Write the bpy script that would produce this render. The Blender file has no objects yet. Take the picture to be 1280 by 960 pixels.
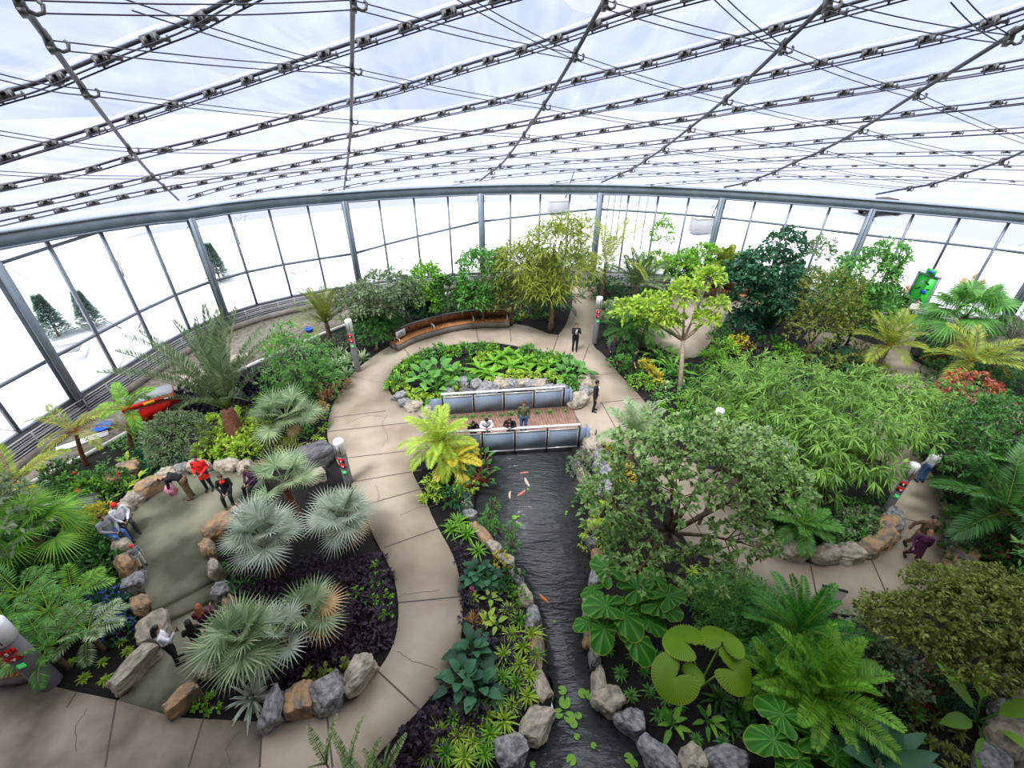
import bpy, math, random
import numpy as np
from mathutils import Vector, Matrix, noise
from mathutils.geometry import delaunay_2d_cdt
RNG = np.random.default_rng(7); random.seed(7)
SC = bpy.context.scene; COL = SC.collection
PI = math.pi
# ------------------------------------------------------------------ camera geometry (1280x960 frame)
FPX = 590.0; CAMH = 13.5
UP = np.array([0.00561893, -0.8334751, -0.55252844]); FW = np.array([0.00372483, -0.55251588, 0.83349404]); RT = np.array([0.99997728, 0.00674142, 0.0])
def ray(px, py):
    v = np.array([px - 640.0, py - 480.0, FPX]); return np.array([v @ RT, v @ FW, v @ UP])
def G(px, py, z=0.0):
    r = ray(px, py); t = (z - CAMH) / r[2]; return (float(r[0] * t), float(r[1] * t), z)
def zover(x, y, px, py):
    r = ray(px, py); return CAMH + r[2] / math.hypot(r[0], r[1]) * math.hypot(x, y)
cd = bpy.data.cameras.new('camera'); cam = bpy.data.objects.new('camera', cd); COL.objects.link(cam); SC.camera = cam
cd.sensor_width = 36; cd.lens = 36 * FPX / 1280; cd.clip_end = 3000; cd.clip_start = .05
M3 = Matrix(((RT[0], -RT[1], -RT[2]), (FW[0], -FW[1], -FW[2]), (UP[0], -UP[1], -UP[2])))
cam.matrix_world = Matrix.Translation((0, 0, CAMH)) @ M3.to_4x4()
SC.view_settings.view_transform = 'Standard'; SC.view_settings.look = 'None'; SC.view_settings.gamma = 1
SC.view_settings.use_curve_mapping = False; SC.view_settings.exposure = EXPOSURE = 0.5
# ------------------------------------------------------------------ materials
MATS = {}
def newmat(name):
    m = bpy.data.materials.new(name); m.use_nodes = True; m.node_tree.nodes.clear(); MATS[name] = m
    nt = m.node_tree; N = nt.nodes.new; L = nt.links.new
    out = N('ShaderNodeOutputMaterial'); return m, nt, N, L, out
def c4(c): return (c[0], c[1], c[2], 1)
def simple(name, c, rough=.6, metal=0, c2=None, scale=4, bump=0, emit=None, detail=4, spec=.4, obj_rand=False, lo=.35, hi=.65):
    m, nt, N, L, out = newmat(name); b = N('ShaderNodeBsdfPrincipled'); L(b.outputs[0], out.inputs[0])
    b.inputs['Base Color'].default_value = c4(c); b.inputs['Roughness'].default_value = rough; b.inputs['Metallic'].default_value = metal
    b.inputs['Specular IOR Level'].default_value = spec
    if emit: b.inputs['Emission Color'].default_value = c4(c); b.inputs['Emission Strength'].default_value = emit
    if c2 is not None or bump:
        tc = N('ShaderNodeTexCoord'); n = N('ShaderNodeTexNoise'); n.inputs['Scale'].default_value = scale; n.inputs['Detail'].default_value = detail
        if obj_rand:
            oi = N('ShaderNodeObjectInfo'); n.noise_dimensions = '4D'; mm = N('ShaderNodeMath'); mm.operation = 'MULTIPLY'; mm.inputs[1].default_value = 50
            L(oi.outputs['Random'], mm.inputs[0]); L(mm.outputs[0], n.inputs['W'])
        L(tc.outputs['Object'], n.inputs['Vector'])
        if c2 is not None:
            r = N('ShaderNodeValToRGB'); r.color_ramp.elements[0].position = lo; r.color_ramp.elements[1].position = hi
            r.color_ramp.elements[0].color = c4(c); r.color_ramp.elements[1].color = c4(c2)
            L(n.outputs[0], r.inputs[0]); L(r.outputs[0], b.inputs['Base Color'])
        if bump:
            bp = N('ShaderNodeBump'); bp.inputs['Strength'].default_value = bump; bp.inputs['Distance'].default_value = .05
            L(n.outputs[0], bp.inputs['Height']); L(bp.outputs[0], b.inputs['Normal'])
    return m
def leafmat(name, c1, c2, edge=None, rough=.42, trans=.3, spec=.35, estart=.93):
    """leaf colour varies from leaf to leaf with the point attribute 'rnd'; 'e' marks the margin."""
    m, nt, N, L, out = newmat(name); b = N('ShaderNodeBsdfPrincipled')
    a = N('ShaderNodeAttribute'); a.attribute_name = 'rnd'
    r = N('ShaderNodeValToRGB'); r.color_ramp.elements[0].color = c4(c1); r.color_ramp.elements[1].color = c4(c2)
    L(a.outputs['Fac'], r.inputs[0]); colo = r.outputs[0]
    if edge is not None:
        e = N('ShaderNodeAttribute'); e.attribute_name = 'e'; mr = N('ShaderNodeMapRange'); mr.inputs[1].default_value = estart; mr.inputs[2].default_value = min(1, estart + .06)
        L(e.outputs['Fac'], mr.inputs[0]); mx = N('ShaderNodeMix'); mx.data_type = 'RGBA'; L(mr.outputs[0], mx.inputs[0]); L(colo, mx.inputs[6]); mx.inputs[7].default_value = c4(edge); colo = mx.outputs[2]
    L(colo, b.inputs['Base Color']); b.inputs['Roughness'].default_value = rough; b.inputs['Specular IOR Level'].default_value = spec
    t = N('ShaderNodeBsdfTranslucent'); L(colo, t.inputs[0]); mx = N('ShaderNodeMixShader'); mx.inputs[0].default_value = trans
    L(b.outputs[0], mx.inputs[1]); L(t.outputs[0], mx.inputs[2]); L(mx.outputs[0], out.inputs[0]); return m
# ------------------------------------------------------------------ mesh builder
class MB:
    def __init__(s): s.V = []; s.Q = []; s.T = []; s.R = []; s.E = []; s.n = 0
    def add(s, V, Q=None, T=None, mi=0, rnd=None, e=None):
        V = np.asarray(V, float).reshape(-1, 3); k = len(V)
        s.V.append(V)
        s.R.append(np.full(k, .5) if rnd is None else np.broadcast_to(np.asarray(rnd, float), (k,)))
        s.E.append(np.zeros(k) if e is None else np.asarray(e, float).reshape(-1))
        if Q is not None and len(Q): Q = np.asarray(Q, int).reshape(-1, 4) + s.n; s.Q.append((Q, mi))
        if T is not None and len(T): T = np.asarray(T, int).reshape(-1, 3) + s.n; s.T.append((T, mi))
        s.n += k; return s
    def mesh(s, name, mats, smooth=False):
        me = bpy.data.meshes.new(name); V = np.concatenate(s.V) if s.V else np.zeros((0, 3))
        nq = sum(len(q) for q, _ in s.Q); ntr = sum(len(t) for t, _ in s.T)
        me.vertices.add(len(V)); me.vertices.foreach_set('co', V.ravel())
        lv = np.concatenate([q.ravel() for q, _ in s.Q] + [t.ravel() for t, _ in s.T]) if nq + ntr else np.zeros(0, int)
        me.loops.add(len(lv)); me.loops.foreach_set('vertex_index', lv.astype(np.int32))
        me.polygons.add(nq + ntr)
        st = np.concatenate([np.arange(nq) * 4, nq * 4 + np.arange(ntr) * 3]).astype(np.int32)
        me.polygons.foreach_set('loop_start', st)
        mi = np.concatenate([np.full(len(q), m) for q, m in s.Q] + [np.full(len(t), m) for t, m in s.T]).astype(np.int32)
        me.polygons.foreach_set('material_index', mi)
        if smooth: me.polygons.foreach_set('use_smooth', np.ones(nq + ntr, bool))
        for nm, arr in (('rnd', s.R), ('e', s.E)):
            at = me.attributes.new(nm, 'FLOAT', 'POINT'); at.data.foreach_set('value', np.concatenate(arr).astype(np.float32))
        for m in (mats if isinstance(mats, (list, tuple)) else [mats]): me.materials.append(MATS[m] if isinstance(m, str) else m)
        me.update(calc_edges=True); return me
    def build(s, name, mats, parent=None, loc=None, smooth=False):
        o = bpy.data.objects.new(name, s.mesh(name, mats, smooth)); COL.objects.link(o)
        if parent: o.parent = parent
        if loc is not None: o.location = loc
        return o
def link(name, me, parent=None, M=None):
    o = bpy.data.objects.new(name, me); COL.objects.link(o); o.parent = parent
    if M is not None: o.matrix_local = M
    return o
def tag(o, label, cat, group=None, kind=None):
    if label: o['label'] = label
    if cat: o['category'] = cat
    if group: o['group'] = group
    if kind: o['kind'] = kind
    return o
def empty(name, loc, rz=0):
    o = bpy.data.objects.new(name, None); COL.objects.link(o); o.location = loc; o.rotation_euler = (0, 0, rz); o.empty_display_size = .2; return o
def struct(o): o['kind'] = 'structure'; return o
def box(mb, c, s, rz=0, mi=0, M=None, taper=1.0, rnd=None):
    x, y, z = s[0] / 2, s[1] / 2, s[2] / 2
    V = np.array([[-x, -y, -z], [x, -y, -z], [x, y, -z], [-x, y, -z], [-x * taper, -y * taper, z], [x * taper, -y * taper, z], [x * taper, y * taper, z], [-x * taper, y * taper, z]])
    if M is not None: V = V @ np.array(M.to_3x3()).T
    if rz: cs, sn = math.cos(rz), math.sin(rz); V = V @ np.array([[cs, sn, 0], [-sn, cs, 0], [0, 0, 1]])
    mb.add(V + np.array(c), [[0, 3, 2, 1], [4, 5, 6, 7], [0, 1, 5, 4], [1, 2, 6, 5], [2, 3, 7, 6], [3, 0, 4, 7]], mi=mi, rnd=rnd)
def norm(a): a = np.asarray(a, float); return a / np.maximum(np.linalg.norm(a, axis=-1, keepdims=True), 1e-9)
def tube(mb, P, R, k=6, mi=0, caps=True, flat=None, rnd=None):
    P = np.asarray(P, float); n = len(P); R = np.broadcast_to(np.asarray(R, float), (n,))
    T = np.gradient(P, axis=0); T = norm(T)
    ref = np.array([0, 0, 1.0]) if abs(T[0][2]) < .9 else np.array([1.0, 0, 0])
    A = norm(np.cross(T, ref)); B = np.cross(T, A)
    for i in range(1, n):
        if A[i] @ A[i - 1] < 0: A[i] *= -1; B[i] *= -1
    th = np.arange(k) / k * 2 * PI + PI / k
    ca, sa = np.cos(th), np.sin(th)
    fa, fb = flat if flat else (1, 1)
    V = P[:, None, :] + R[:, None, None] * (ca[None, :, None] * A[:, None, :] * fa + sa[None, :, None] * B[:, None, :] * fb)
    i = np.arange(n - 1)[:, None] * k; j = np.arange(k)[None, :]; j2 = (j + 1) % k
    Q = np.stack([i + j, i + j2, i + k + j2, i + k + j], -1).reshape(-1, 4)
    V = V.reshape(-1, 3); Tt = []
    if caps:
        V = np.concatenate([V, P[:1], P[-1:]]); a, b = n * k, n * k + 1
        for q in range(k): Tt += [[a, (q + 1) % k, q], [b, (n - 1) * k + q, (n - 1) * k + (q + 1) % k]]
    mb.add(V, Q, Tt, mi=mi, rnd=rnd); return mb
def lathe(mb, prof, c=(0, 0, 0), k=16, mi=0):
    prof = np.array(prof, float); n = len(prof); th = np.arange(k) / k * 2 * PI
    V = np.stack([prof[:, :1] * np.cos(th), prof[:, :1] * np.sin(th), np.repeat(prof[:, 1:], k, 1)], -1).reshape(-1, 3) + np.array(c)
    i = np.arange(n - 1)[:, None] * k; j = np.arange(k)[None, :]; j2 = (j + 1) % k
    mb.add(V, np.stack([i + j, i + j2, i + k + j2, i + k + j], -1).reshape(-1, 4), mi=mi)
PROF = {
    'leaf': lambda t: np.sin(PI * np.clip(t, 0, 1) ** .85) ** .8 * .97 + .03,
    'wide': lambda t: np.sin(PI * np.clip(t, 0, 1) ** .6) ** .7 * .97 + .03,
    'strap': lambda t: (1 - t ** 3) * .9 + .05 - .3 * (t < .05),
    'tipped': lambda t: np.where(t < .25, .6 + 1.6 * t, 1.0) * (1 - np.clip((t - .3) / .7, 0, 1) ** 2) + .02,
    'fan': lambda t: np.where(t < .42, .04 + .96 * t / .42, np.clip(1 - (t - .42) / .58, .02, 1) ** 1.15),
}
def blade(mb, p, d, up, L, W, n=2, droop=0., fold=.2, prof='leaf', mi=0, rnd=None):
    p = np.atleast_2d(np.asarray(p, float)); N = len(p); d = norm(np.broadcast_to(d, (N, 3))); up = np.broadcast_to(up, (N, 3))
    L = np.broadcast_to(np.asarray(L, float), (N,)); W = np.broadcast_to(np.asarray(W, float), (N,)); droop = np.broadcast_to(np.asarray(droop, float), (N,))
    t = np.linspace(0, 1, n + 1)
    side = np.cross(d, up); bad = np.linalg.norm(side, axis=1) < 1e-3
    if bad.any(): side[bad] = [1, 0, 0]
    side = norm(side); nr = np.cross(side, d)
    C = p[:, None] + d[:, None] * (L[:, None] * t)[..., None] + np.array([0, 0, -1.0]) * (droop[:, None] * L[:, None] * t ** 2)[..., None]
    w = (W[:, None] * PROF[prof](t)[None]) * .5
    wv = w[..., None]
    V = np.stack([C - side[:, None] * wv + nr[:, None] * wv * fold, C, C + side[:, None] * wv + nr[:, None] * wv * fold], 2)
    b = np.arange(N)[:, None, None] * (n + 1) * 3 + np.arange(n)[None, :, None] * 3 + np.arange(2)[None, None, :]
    Q = np.stack([b, b + 1, b + 4, b + 3], -1).reshape(-1, 4)
    r = RNG.random(N) if rnd is None else np.broadcast_to(np.asarray(rnd, float), (N,))
    mb.add(V.reshape(-1, 3), Q, mi=mi, rnd=np.repeat(r, (n + 1) * 3), e=np.tile(np.repeat(t, 3), N)); return mb
def prism(name, poly, z0, z1, mat, hole=None, parent=None):
    """solid slab from a plan outline (list of xy)."""
    def clean(P):
        return [Vector((p[0], p[1])) for p in P]
    pts = clean(poly); n = len(pts); faces_in = [list(range(n))]; holes = []
    for h in (hole or []): holes.append(clean(h))
    allp = list(pts); edges = [(i, (i + 1) % n) for i in range(n)]
    for h in holes:
        o = len(allp); m = len(h); allp += h; edges += [(o + i, o + (i + 1) % m) for i in range(m)]
    v, e, f, ov, oe, of = delaunay_2d_cdt(allp, edges, [], 0, 1e-5)
    def inside(P, x, y):
        c = False; j = len(P) - 1
        for i in range(len(P)):
            if (P[i].y > y) != (P[j].y > y) and x < (P[j].x - P[i].x) * (y - P[i].y) / (P[j].y - P[i].y) + P[i].x: c = not c
            j = i
        return c
    F = []
    for t in f:
        cx = sum(v[i].x for i in t) / 3; cy = sum(v[i].y for i in t) / 3
        if inside(pts, cx, cy) and not any(inside(h, cx, cy) for h in holes): F.append(list(t))
    nv = len(v); V = [(p.x, p.y, z1) for p in v] + [(p.x, p.y, z0) for p in v]
    cnt = {}
    for t in F:
        for a, b in zip(t, t[1:] + t[:1]): cnt[(a, b)] = 1
    Q = []
    for (a, b) in cnt:
        if (b, a) not in cnt: Q.append([b, a, a + nv, b + nv])
    mb = MB(); mb.add(V, Q, F + [[a + nv for a in reversed(t)] for t in F]); return mb.build(name, mat, parent)
def inpoly(P, x, y):
    c = False; j = len(P) - 1
    for i in range(len(P)):
        if (P[i][1] > y) != (P[j][1] > y) and x < (P[j][0] - P[i][0]) * (y - P[i][1]) / (P[j][1] - P[i][1]) + P[i][0]: c = not c
        j = i
    return c
def smoothline(P, n=4, closed=False):
    """Catmull-Rom through plan points."""
    P = [np.array(p, float) for p in P]; out = []; m = len(P); rng = range(m if closed else m - 1)
    for i in rng:
        if closed: a, b, c, d = P[(i - 1) % m], P[i], P[(i + 1) % m], P[(i + 2) % m]
        else: a, b, c, d = P[max(i - 1, 0)], P[i], P[i + 1], P[min(i + 2, m - 1)]
        for k in range(n):
            t = k / n; out.append(.5 * (2 * b + (c - a) * t + (2 * a - 5 * b + 4 * c - d) * t * t + (3 * b - a - 3 * c + d) * t ** 3))
    if not closed: out.append(P[-1])
    return np.array(out)
def GP(pts, z=0.): return [G(a, b, z)[:2] for a, b in pts]
# ------------------------------------------------------------------ world and materials
w = bpy.data.worlds.new('world'); SC.world = w; w.use_nodes = True; nt = w.node_tree; nt.nodes.clear()
N = nt.nodes.new; L = nt.links.new
o_ = N('ShaderNodeOutputWorld'); bg = N('ShaderNodeBackground'); tc = N('ShaderNodeTexCoord'); sx = N('ShaderNodeSeparateXYZ'); rp = N('ShaderNodeValToRGB')
L(tc.outputs['Generated'], sx.inputs[0]); L(sx.outputs[2], rp.inputs[0]); L(rp.outputs[0], bg.inputs[0]); L(bg.outputs[0], o_.inputs[0])
e = rp.color_ramp.elements; e[0].position = 0; e[0].color = (.30, .33, .42, 1); e[1].position = .55; e[1].color = (1.0, 1.0, 1.03, 1)
em = e.new(.2); em.color = (.46, .48, .55, 1)
bg.inputs[1].default_value = WORLD_STRENGTH = 1.75
sun = bpy.data.lights.new('sun', 'SUN'); sun.energy = 3.4; sun.angle = math.radians(14); sun.color = (1, .97, .92)
so = bpy.data.objects.new('sun', sun); COL.objects.link(so); so.rotation_euler = (math.radians(22), math.radians(-18), 0)
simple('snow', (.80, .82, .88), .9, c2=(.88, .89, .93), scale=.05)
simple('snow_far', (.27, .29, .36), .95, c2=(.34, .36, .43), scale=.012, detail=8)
simple('snow_road', (.50, .53, .60), .9, c2=(.62, .65, .72), scale=.3)
simple('hill', (.17, .205, .30), .95, c2=(.22, .255, .35), scale=.02, detail=8)
simple('steel', (.19, .235, .27), .45, c2=(.23, .275, .31), scale=1.5, metal=.1)
simple('mullion', (.22, .245, .29), .4, metal=.3)
simple('cast', (.10, .10, .095), .6, c2=(.19, .19, .18), scale=14, metal=.3)
simple('cable', (.07, .07, .085), .45, metal=.6)
simple('rail_black', (.035, .035, .04), .5)
simple('concrete', (.275, .21, .145), .72, c2=(.425, .35, .26), scale=.5, bump=.05, detail=10, lo=.30, hi=.58)
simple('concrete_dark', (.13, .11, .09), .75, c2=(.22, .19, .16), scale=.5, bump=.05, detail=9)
simple('concrete_worn_dim', (.13, .105, .075), .72, c2=(.34, .28, .215), scale=.8, bump=.06, detail=12, lo=.32, hi=.66)  # stained, mottled plaza concrete; its darker tone also paints in the dim foreground
simple('joint', (.10, .08, .065), .9)
simple('court', (.085, .09, .055), .85, c2=(.31, .31, .21), scale=.6, bump=.25, detail=10)
simple('soil', (.005, .0045, .004), .95, c2=(.020, .017, .015), scale=22, bump=.9, detail=8)
simple('kerb', (.55, .54, .51), .7)
simple('curbwall', (.16, .14, .12), .8, c2=(.24, .21, .18), scale=2)
simple('gravel', (.11, .10, .075), .95, c2=(.24, .22, .17), scale=5, bump=.4, detail=10)
simple('louvre', (.38, .39, .39), .5, metal=.2)
simple('grate', (.055, .055, .055), .7)
simple('wood', (.42, .165, .05), .5, c2=(.58, .25, .085), scale=6, obj_rand=True)
simple('wood_dark', (.17, .06, .022), .55, c2=(.30, .12, .045), scale=6)
simple('deck', (.27, .145, .10), .7, c2=(.38, .22, .155), scale=4)
simple('panel', (.22, .275, .36), .35, c2=(.26, .32, .40), scale=1)
simple('chrome', (.62, .62, .60), .35, metal=.5)
simple('white', (.85, .85, .85), .5)
simple('post_grey', (.15, .14, .145), .6)
simple('red', (.65, .012, .01), .4); simple('orange', (.9, .25, .02), .5); simple('blue', (.02, .10, .55), .5)
simple('green_sign', (.03, .6, .10), .4, emit=.35); simple('green_film', (.02, .55, .03), .35)
simple('black', (.012, .012, .013), .5); simple('greylid', (.30, .31, .33), .5); simple('yellow', (.85, .42, .02), .5)
simple('ink', (.05, .05, .06), .7)
simple('rock_grey', (.10, .105, .11), .85, c2=(.36, .35, .33), scale=3.2, bump=.9, detail=10, obj_rand=True)
simple('rock_ochre', (.15, .14, .125), .85, c2=(.44, .27, .13), scale=1.7, bump=.9, detail=10, obj_rand=True, lo=.36, hi=.58)
simple('rock_tan', (.17, .15, .12), .85, c2=(.46, .40, .30), scale=2.4, bump=.9, detail=10, obj_rand=True, lo=.3, hi=.62)
simple('rock_dark', (.05, .052, .055), .85, c2=(.17, .17, .17), scale=2.5, bump=.9, detail=10, obj_rand=True)
simple('bark', (.10, .065, .04), .9, c2=(.22, .155, .10), scale=9, bump=.6)
simple('bark_pale', (.25, .19, .13), .9, c2=(.38, .30, .21), scale=9, bump=.5)
simple('bark_red', (.13, .05, .028), .9, c2=(.24, .10, .055), scale=12, bump=.8)
leafmat('dead', (.55, .33, .13), (.72, .52, .28), trans=.2)
# ETFE film, glazing, water
m, nt, N, L, out = newmat('film'); tr = N('ShaderNodeBsdfTransparent'); tr.inputs[0].default_value = (.80, .83, .92, 1)
df = N('ShaderNodeBsdfDiffuse'); df.inputs[0].default_value = (.93, .94, .97, 1); tl = N('ShaderNodeBsdfTranslucent'); tl.inputs[0].default_value = (.93, .94, .98, 1)
gl = N('ShaderNodeBsdfGlossy'); gl.inputs['Roughness'].default_value = .12
m1 = N('ShaderNodeMixShader'); m1.inputs[0].default_value = .65; L(df.outputs[0], m1.inputs[1]); L(tl.outputs[0], m1.inputs[2])
tcn = N('ShaderNodeTexCoord'); mp = N('ShaderNodeMapping'); mp.inputs['Scale'].default_value = (.9, .12, .3); mp.inputs['Rotation'].default_value = (0, 0, .5)
nz = N('ShaderNodeTexNoise'); nz.inputs['Scale'].default_value = 1.3; nz.inputs['Detail'].default_value = 9; nz.inputs['Distortion'].default_value = 1.2
L(tcn.outputs['Object'], mp.inputs[0]); L(mp.outputs[0], nz.inputs[0]); mr = N('ShaderNodeMapRange'); mr.inputs[1].default_value = .35; mr.inputs[2].default_value = .7; mr.inputs[3].default_value = .07; mr.inputs[4].default_value = .20
L(nz.outputs[0], mr.inputs[0]); m2 = N('ShaderNodeMixShader'); L(mr.outputs[0], m2.inputs[0]); L(tr.outputs[0], m2.inputs[1]); L(m1.outputs[0], m2.inputs[2])
m3 = N('ShaderNodeMixShader'); m3.inputs[0].default_value = .04; L(m2.outputs[0], m3.inputs[1]); L(gl.outputs[0], m3.inputs[2]); L(m3.outputs[0], out.inputs[0])
m, nt, N, L, out = newmat('seam'); tr = N('ShaderNodeBsdfTransparent'); df = N('ShaderNodeBsdfTranslucent'); df.inputs[0].default_value = (.95, .95, .97, 1)
m2 = N('ShaderNodeMixShader'); m2.inputs[0].default_value = .3; L(tr.outputs[0], m2.inputs[1]); L(df.outputs[0], m2.inputs[2]); L(m2.outputs[0], out.inputs[0])
m, nt, N, L, out = newmat('glass'); tr = N('ShaderNodeBsdfTransparent'); tr.inputs[0].default_value = (.93, .95, .96, 1)
gl = N('ShaderNodeBsdfGlossy'); gl.inputs['Roughness'].default_value = .02; fr = N('ShaderNodeFresnel'); fr.inputs[0].default_value = 1.35
m2 = N('ShaderNodeMixShader'); L(fr.outputs[0], m2.inputs[0]); L(tr.outputs[0], m2.inputs[1]); L(gl.outputs[0], m2.inputs[2]); L(m2.outputs[0], out.inputs[0])
m, nt, N, L, out = newmat('water'); b = N('ShaderNodeBsdfPrincipled'); b.inputs['Base Color'].default_value = (.05, .058, .055, 1); b.inputs['Roughness'].default_value = .05; b.inputs['IOR'].default_value = 1.55
tcn = N('ShaderNodeTexCoord'); mp = N('ShaderNodeMapping'); mp.inputs['Scale'].default_value = (.9, 2.6, 1); mp.inputs['Rotation'].default_value = (0, 0, .12)
nz = N('ShaderNodeTexNoise'); nz.inputs['Scale'].default_value = 1.5; nz.inputs['Detail'].default_value = 3; nz.inputs['Distortion'].default_value = .6
nz2 = N('ShaderNodeTexNoise'); nz2.inputs['Scale'].default_value = 5; nz2.inputs['Detail'].default_value = 2
L(tcn.outputs['Object'], mp.inputs[0]); L(mp.outputs[0], nz.inputs[0]); L(mp.outputs[0], nz2.inputs[0])
ad = N('ShaderNodeMath'); ad.operation = 'MULTIPLY_ADD'; ad.inputs[1].default_value = .35; L(nz2.outputs[0], ad.inputs[0]); L(nz.outputs[0], ad.inputs[2])
bp = N('ShaderNodeBump'); bp.inputs['Strength'].default_value = .55; bp.inputs['Distance'].default_value = .22; L(ad.outputs[0], bp.inputs['Height']); L(bp.outputs[0], b.inputs['Normal'])
tr = N('ShaderNodeBsdfTransparent'); tr.inputs[0].default_value = (.55, .65, .62, 1); mx = N('ShaderNodeMixShader'); mx.inputs[0].default_value = .88
L(tr.outputs[0], mx.inputs[1]); L(b.outputs[0], mx.inputs[2]); L(mx.outputs[0], out.inputs[0])
# ------------------------------------------------------------------ wall plan, eave and roof surface
COLS = [(-21.0, -3.0), (-20.9, 7.6), (-20.2, 17.6), (-17.9, 26.6), (-10.9, 31.7), (-2.3, 34.2), (6.0, 34.7), (14.0, 33.4), (22.3, 30.6), (30.3, 26.6), (36.5, 20.5), (40.0, 12.0), (41.0, 4.0), (40.6, -3.0)]
ZB = [11.0, 9.6, 8.25, 7.15, 7.0, 7.0, 7.0, 7.0, 7.0, 7.05, 7.3, 7.8, 8.3, 8.8]
TRZ = [2.9, 2.9, 2.9, 3.0, 3.05, 4.6, 5.4, 5.2, 4.9, 4.9, 4.9, 4.9, 4.9, 4.9]
NSUB = 4
PLAN = smoothline(COLS, NSUB); PZ = np.interp(np.arange(len(PLAN)) / NSUB, range(len(COLS)), ZB)
PZT = np.interp(np.arange(len(PLAN)) / NSUB, range(len(COLS)), TRZ)
PLT = np.gradient(PLAN, axis=0); PLN = norm(np.stack([PLT[:, 1], -PLT[:, 0]], 1))   # inward normal
FINE = smoothline(COLS, 24); FZ = np.interp(np.arange(len(FINE)) / 24, range(len(COLS)), ZB)
def zroof(x, y):
    d = np.hypot(FINE[:, 0] - x, FINE[:, 1] - y); i = int(np.argmin(d)); s = d[i]
    wgt = np.exp(-(d - s) / 2.5); zb = float((FZ * wgt).sum() / wgt.sum())
    return zb + .42 * s - .0042 * s * s
def inside_plan(x, y): return inpoly([tuple(p) for p in PLAN], x, y)
def RP(px, py, off=0.0):
    r = ray(px, py); r = r / math.hypot(r[0], r[1]); t = 2.0; prev = None
    while t < 60:
        d = CAMH + r[2] * t - (zroof(r[0] * t, r[1] * t) + off)
        if d > 0 or not inside_plan(r[0] * t, r[1] * t): break
        prev = t; t += .5
    a, b = t - .5, t
    if inside_plan(r[0] * t, r[1] * t):
        for _ in range(20):
            q = (a + b) / 2
            if CAMH + r[2] * q - (zroof(r[0] * q, r[1] * q) + off) > 0: b = q
            else: a = q
    t = b; return np.array([r[0] * t, r[1] * t, zroof(r[0] * t, r[1] * t) + off])
# film (one skin over the whole hall)
mb = MB(); C0 = np.array([6.0, -2.5]); K = 44; nP = len(FINE[::3]); V = []; fp = FINE[::3]
for k in range(K + 1):
    for p in fp:
        q = p + (C0 - p) * (k / K) ** .9; V.append((q[0], q[1], zroof(q[0], q[1]) + .22))
Q = [[k * nP + i, k * nP + i + 1, (k + 1) * nP + i + 1, (k + 1) * nP + i] for k in range(K) for i in range(nP - 1)]
mb.add(V, Q); o = mb.build('ceiling', 'film', smooth=True); struct(o)
# floor, snow, roads, hills
def strip(mb, P, wd, z, mi=0, side=0, dz=0.0):
    P = np.asarray(P, float)[:, :2]; T = norm(np.gradient(P, axis=0)); Nn = np.stack([T[:, 1], -T[:, 0]], 1)
    a = P - Nn * wd * (.5 if side == 0 else 0); b = P + Nn * wd * (.5 if side == 0 else side)
    n = len(P); zz = np.full((n, 1), z); V = np.concatenate([np.hstack([a, zz]), np.hstack([b, zz + dz])])
    mb.add(V, [[i, i + n, i + n + 1, i + 1] for i in range(n - 1)], mi=mi)
def ribbon(mb, P, wd, z0, z1, mi=0):
    """solid wall of thickness wd along a plan line; z0/z1 scalars or arrays."""
    P = np.asarray(P, float)[:, :2]; T = norm(np.gradient(P, axis=0)); Nn = np.stack([T[:, 1], -T[:, 0]], 1); n = len(P)
    z0 = np.broadcast_to(z0, (n,))[:, None]; z1 = np.broadcast_to(z1, (n,))[:, None]
    a = P - Nn * wd / 2; b = P + Nn * wd / 2
    V = np.concatenate([np.hstack([a, z0]), np.hstack([b, z0]), np.hstack([b, z1]), np.hstack([a, z1])])
    Q = []
    for i in range(n - 1):
        for q in range(4): u = q * n; w2 = ((q + 1) % 4) * n; Q.append([u + i, w2 + i, w2 + i + 1, u + i + 1])
    Q += [[0, 3 * n, 2 * n, n], [n - 1, 2 * n - 1, 3 * n - 1, 4 * n - 1]]
    mb.add(V, Q, mi=mi)
ring = [tuple(p) for p in FINE[::4]] 
mb = MB(); big = 900
out_poly = [(-big, -400), (big, -400), (big, big), (-big, big)]
o = prism('floor_snow', out_poly, -.6, -.12, 'snow', hole=[ring]); struct(o)
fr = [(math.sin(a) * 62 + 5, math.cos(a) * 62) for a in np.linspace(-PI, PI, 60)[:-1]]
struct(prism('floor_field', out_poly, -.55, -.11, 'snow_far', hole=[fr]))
mb = MB()
for P, wd in [([(0, 418), (120, 378), (240, 337), (330, 312), (430, 290)], 2.2), ([(-40, 345), (60, 312), (150, 285), (240, 262), (420, 245), (600, 238), (800, 236)], 7.0), ([(900, 252), (1000, 268), (1100, 290), (1280, 335)], 5.0), ([(940, 300), (1100, 335), (1180, 360), (1290, 400)], 2.0)]:
    strip(mb, smoothline(GP(P, -.1), 5), wd, -.10)
o = mb.build('trim_1', 'snow_road'); struct(o)
def ridge(name, R, base, h, seed, depth, mat='hill'):
    mb = MB(); n = 220; V = []
    for j in range(5):
        for i in range(n):
            a = -1.9 + 3.8 * i / (n - 1) * 1.0; rr = R + depth * j
            hh = base + (h * (.55 + .45 * noise.noise(Vector((i * .045, seed, 0))))) * (j / 2.2 if j < 3 else 1.4 - .1 * j) + (4.5 * noise.noise(Vector((i * .9, seed + j, 1))) if j else 0)
            V.append((rr * math.sin(a), rr * math.cos(a), hh if j else -1))
    Q = [[j * n + i, j * n + i + 1, (j + 1) * n + i + 1, (j + 1) * n + i] for j in range(4) for i in range(n - 1)]
    mb.add(V, Q); o = mb.build(name, mat); struct(o); return o
ridge('hills', 230, 8, 78, 3, 40)
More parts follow.
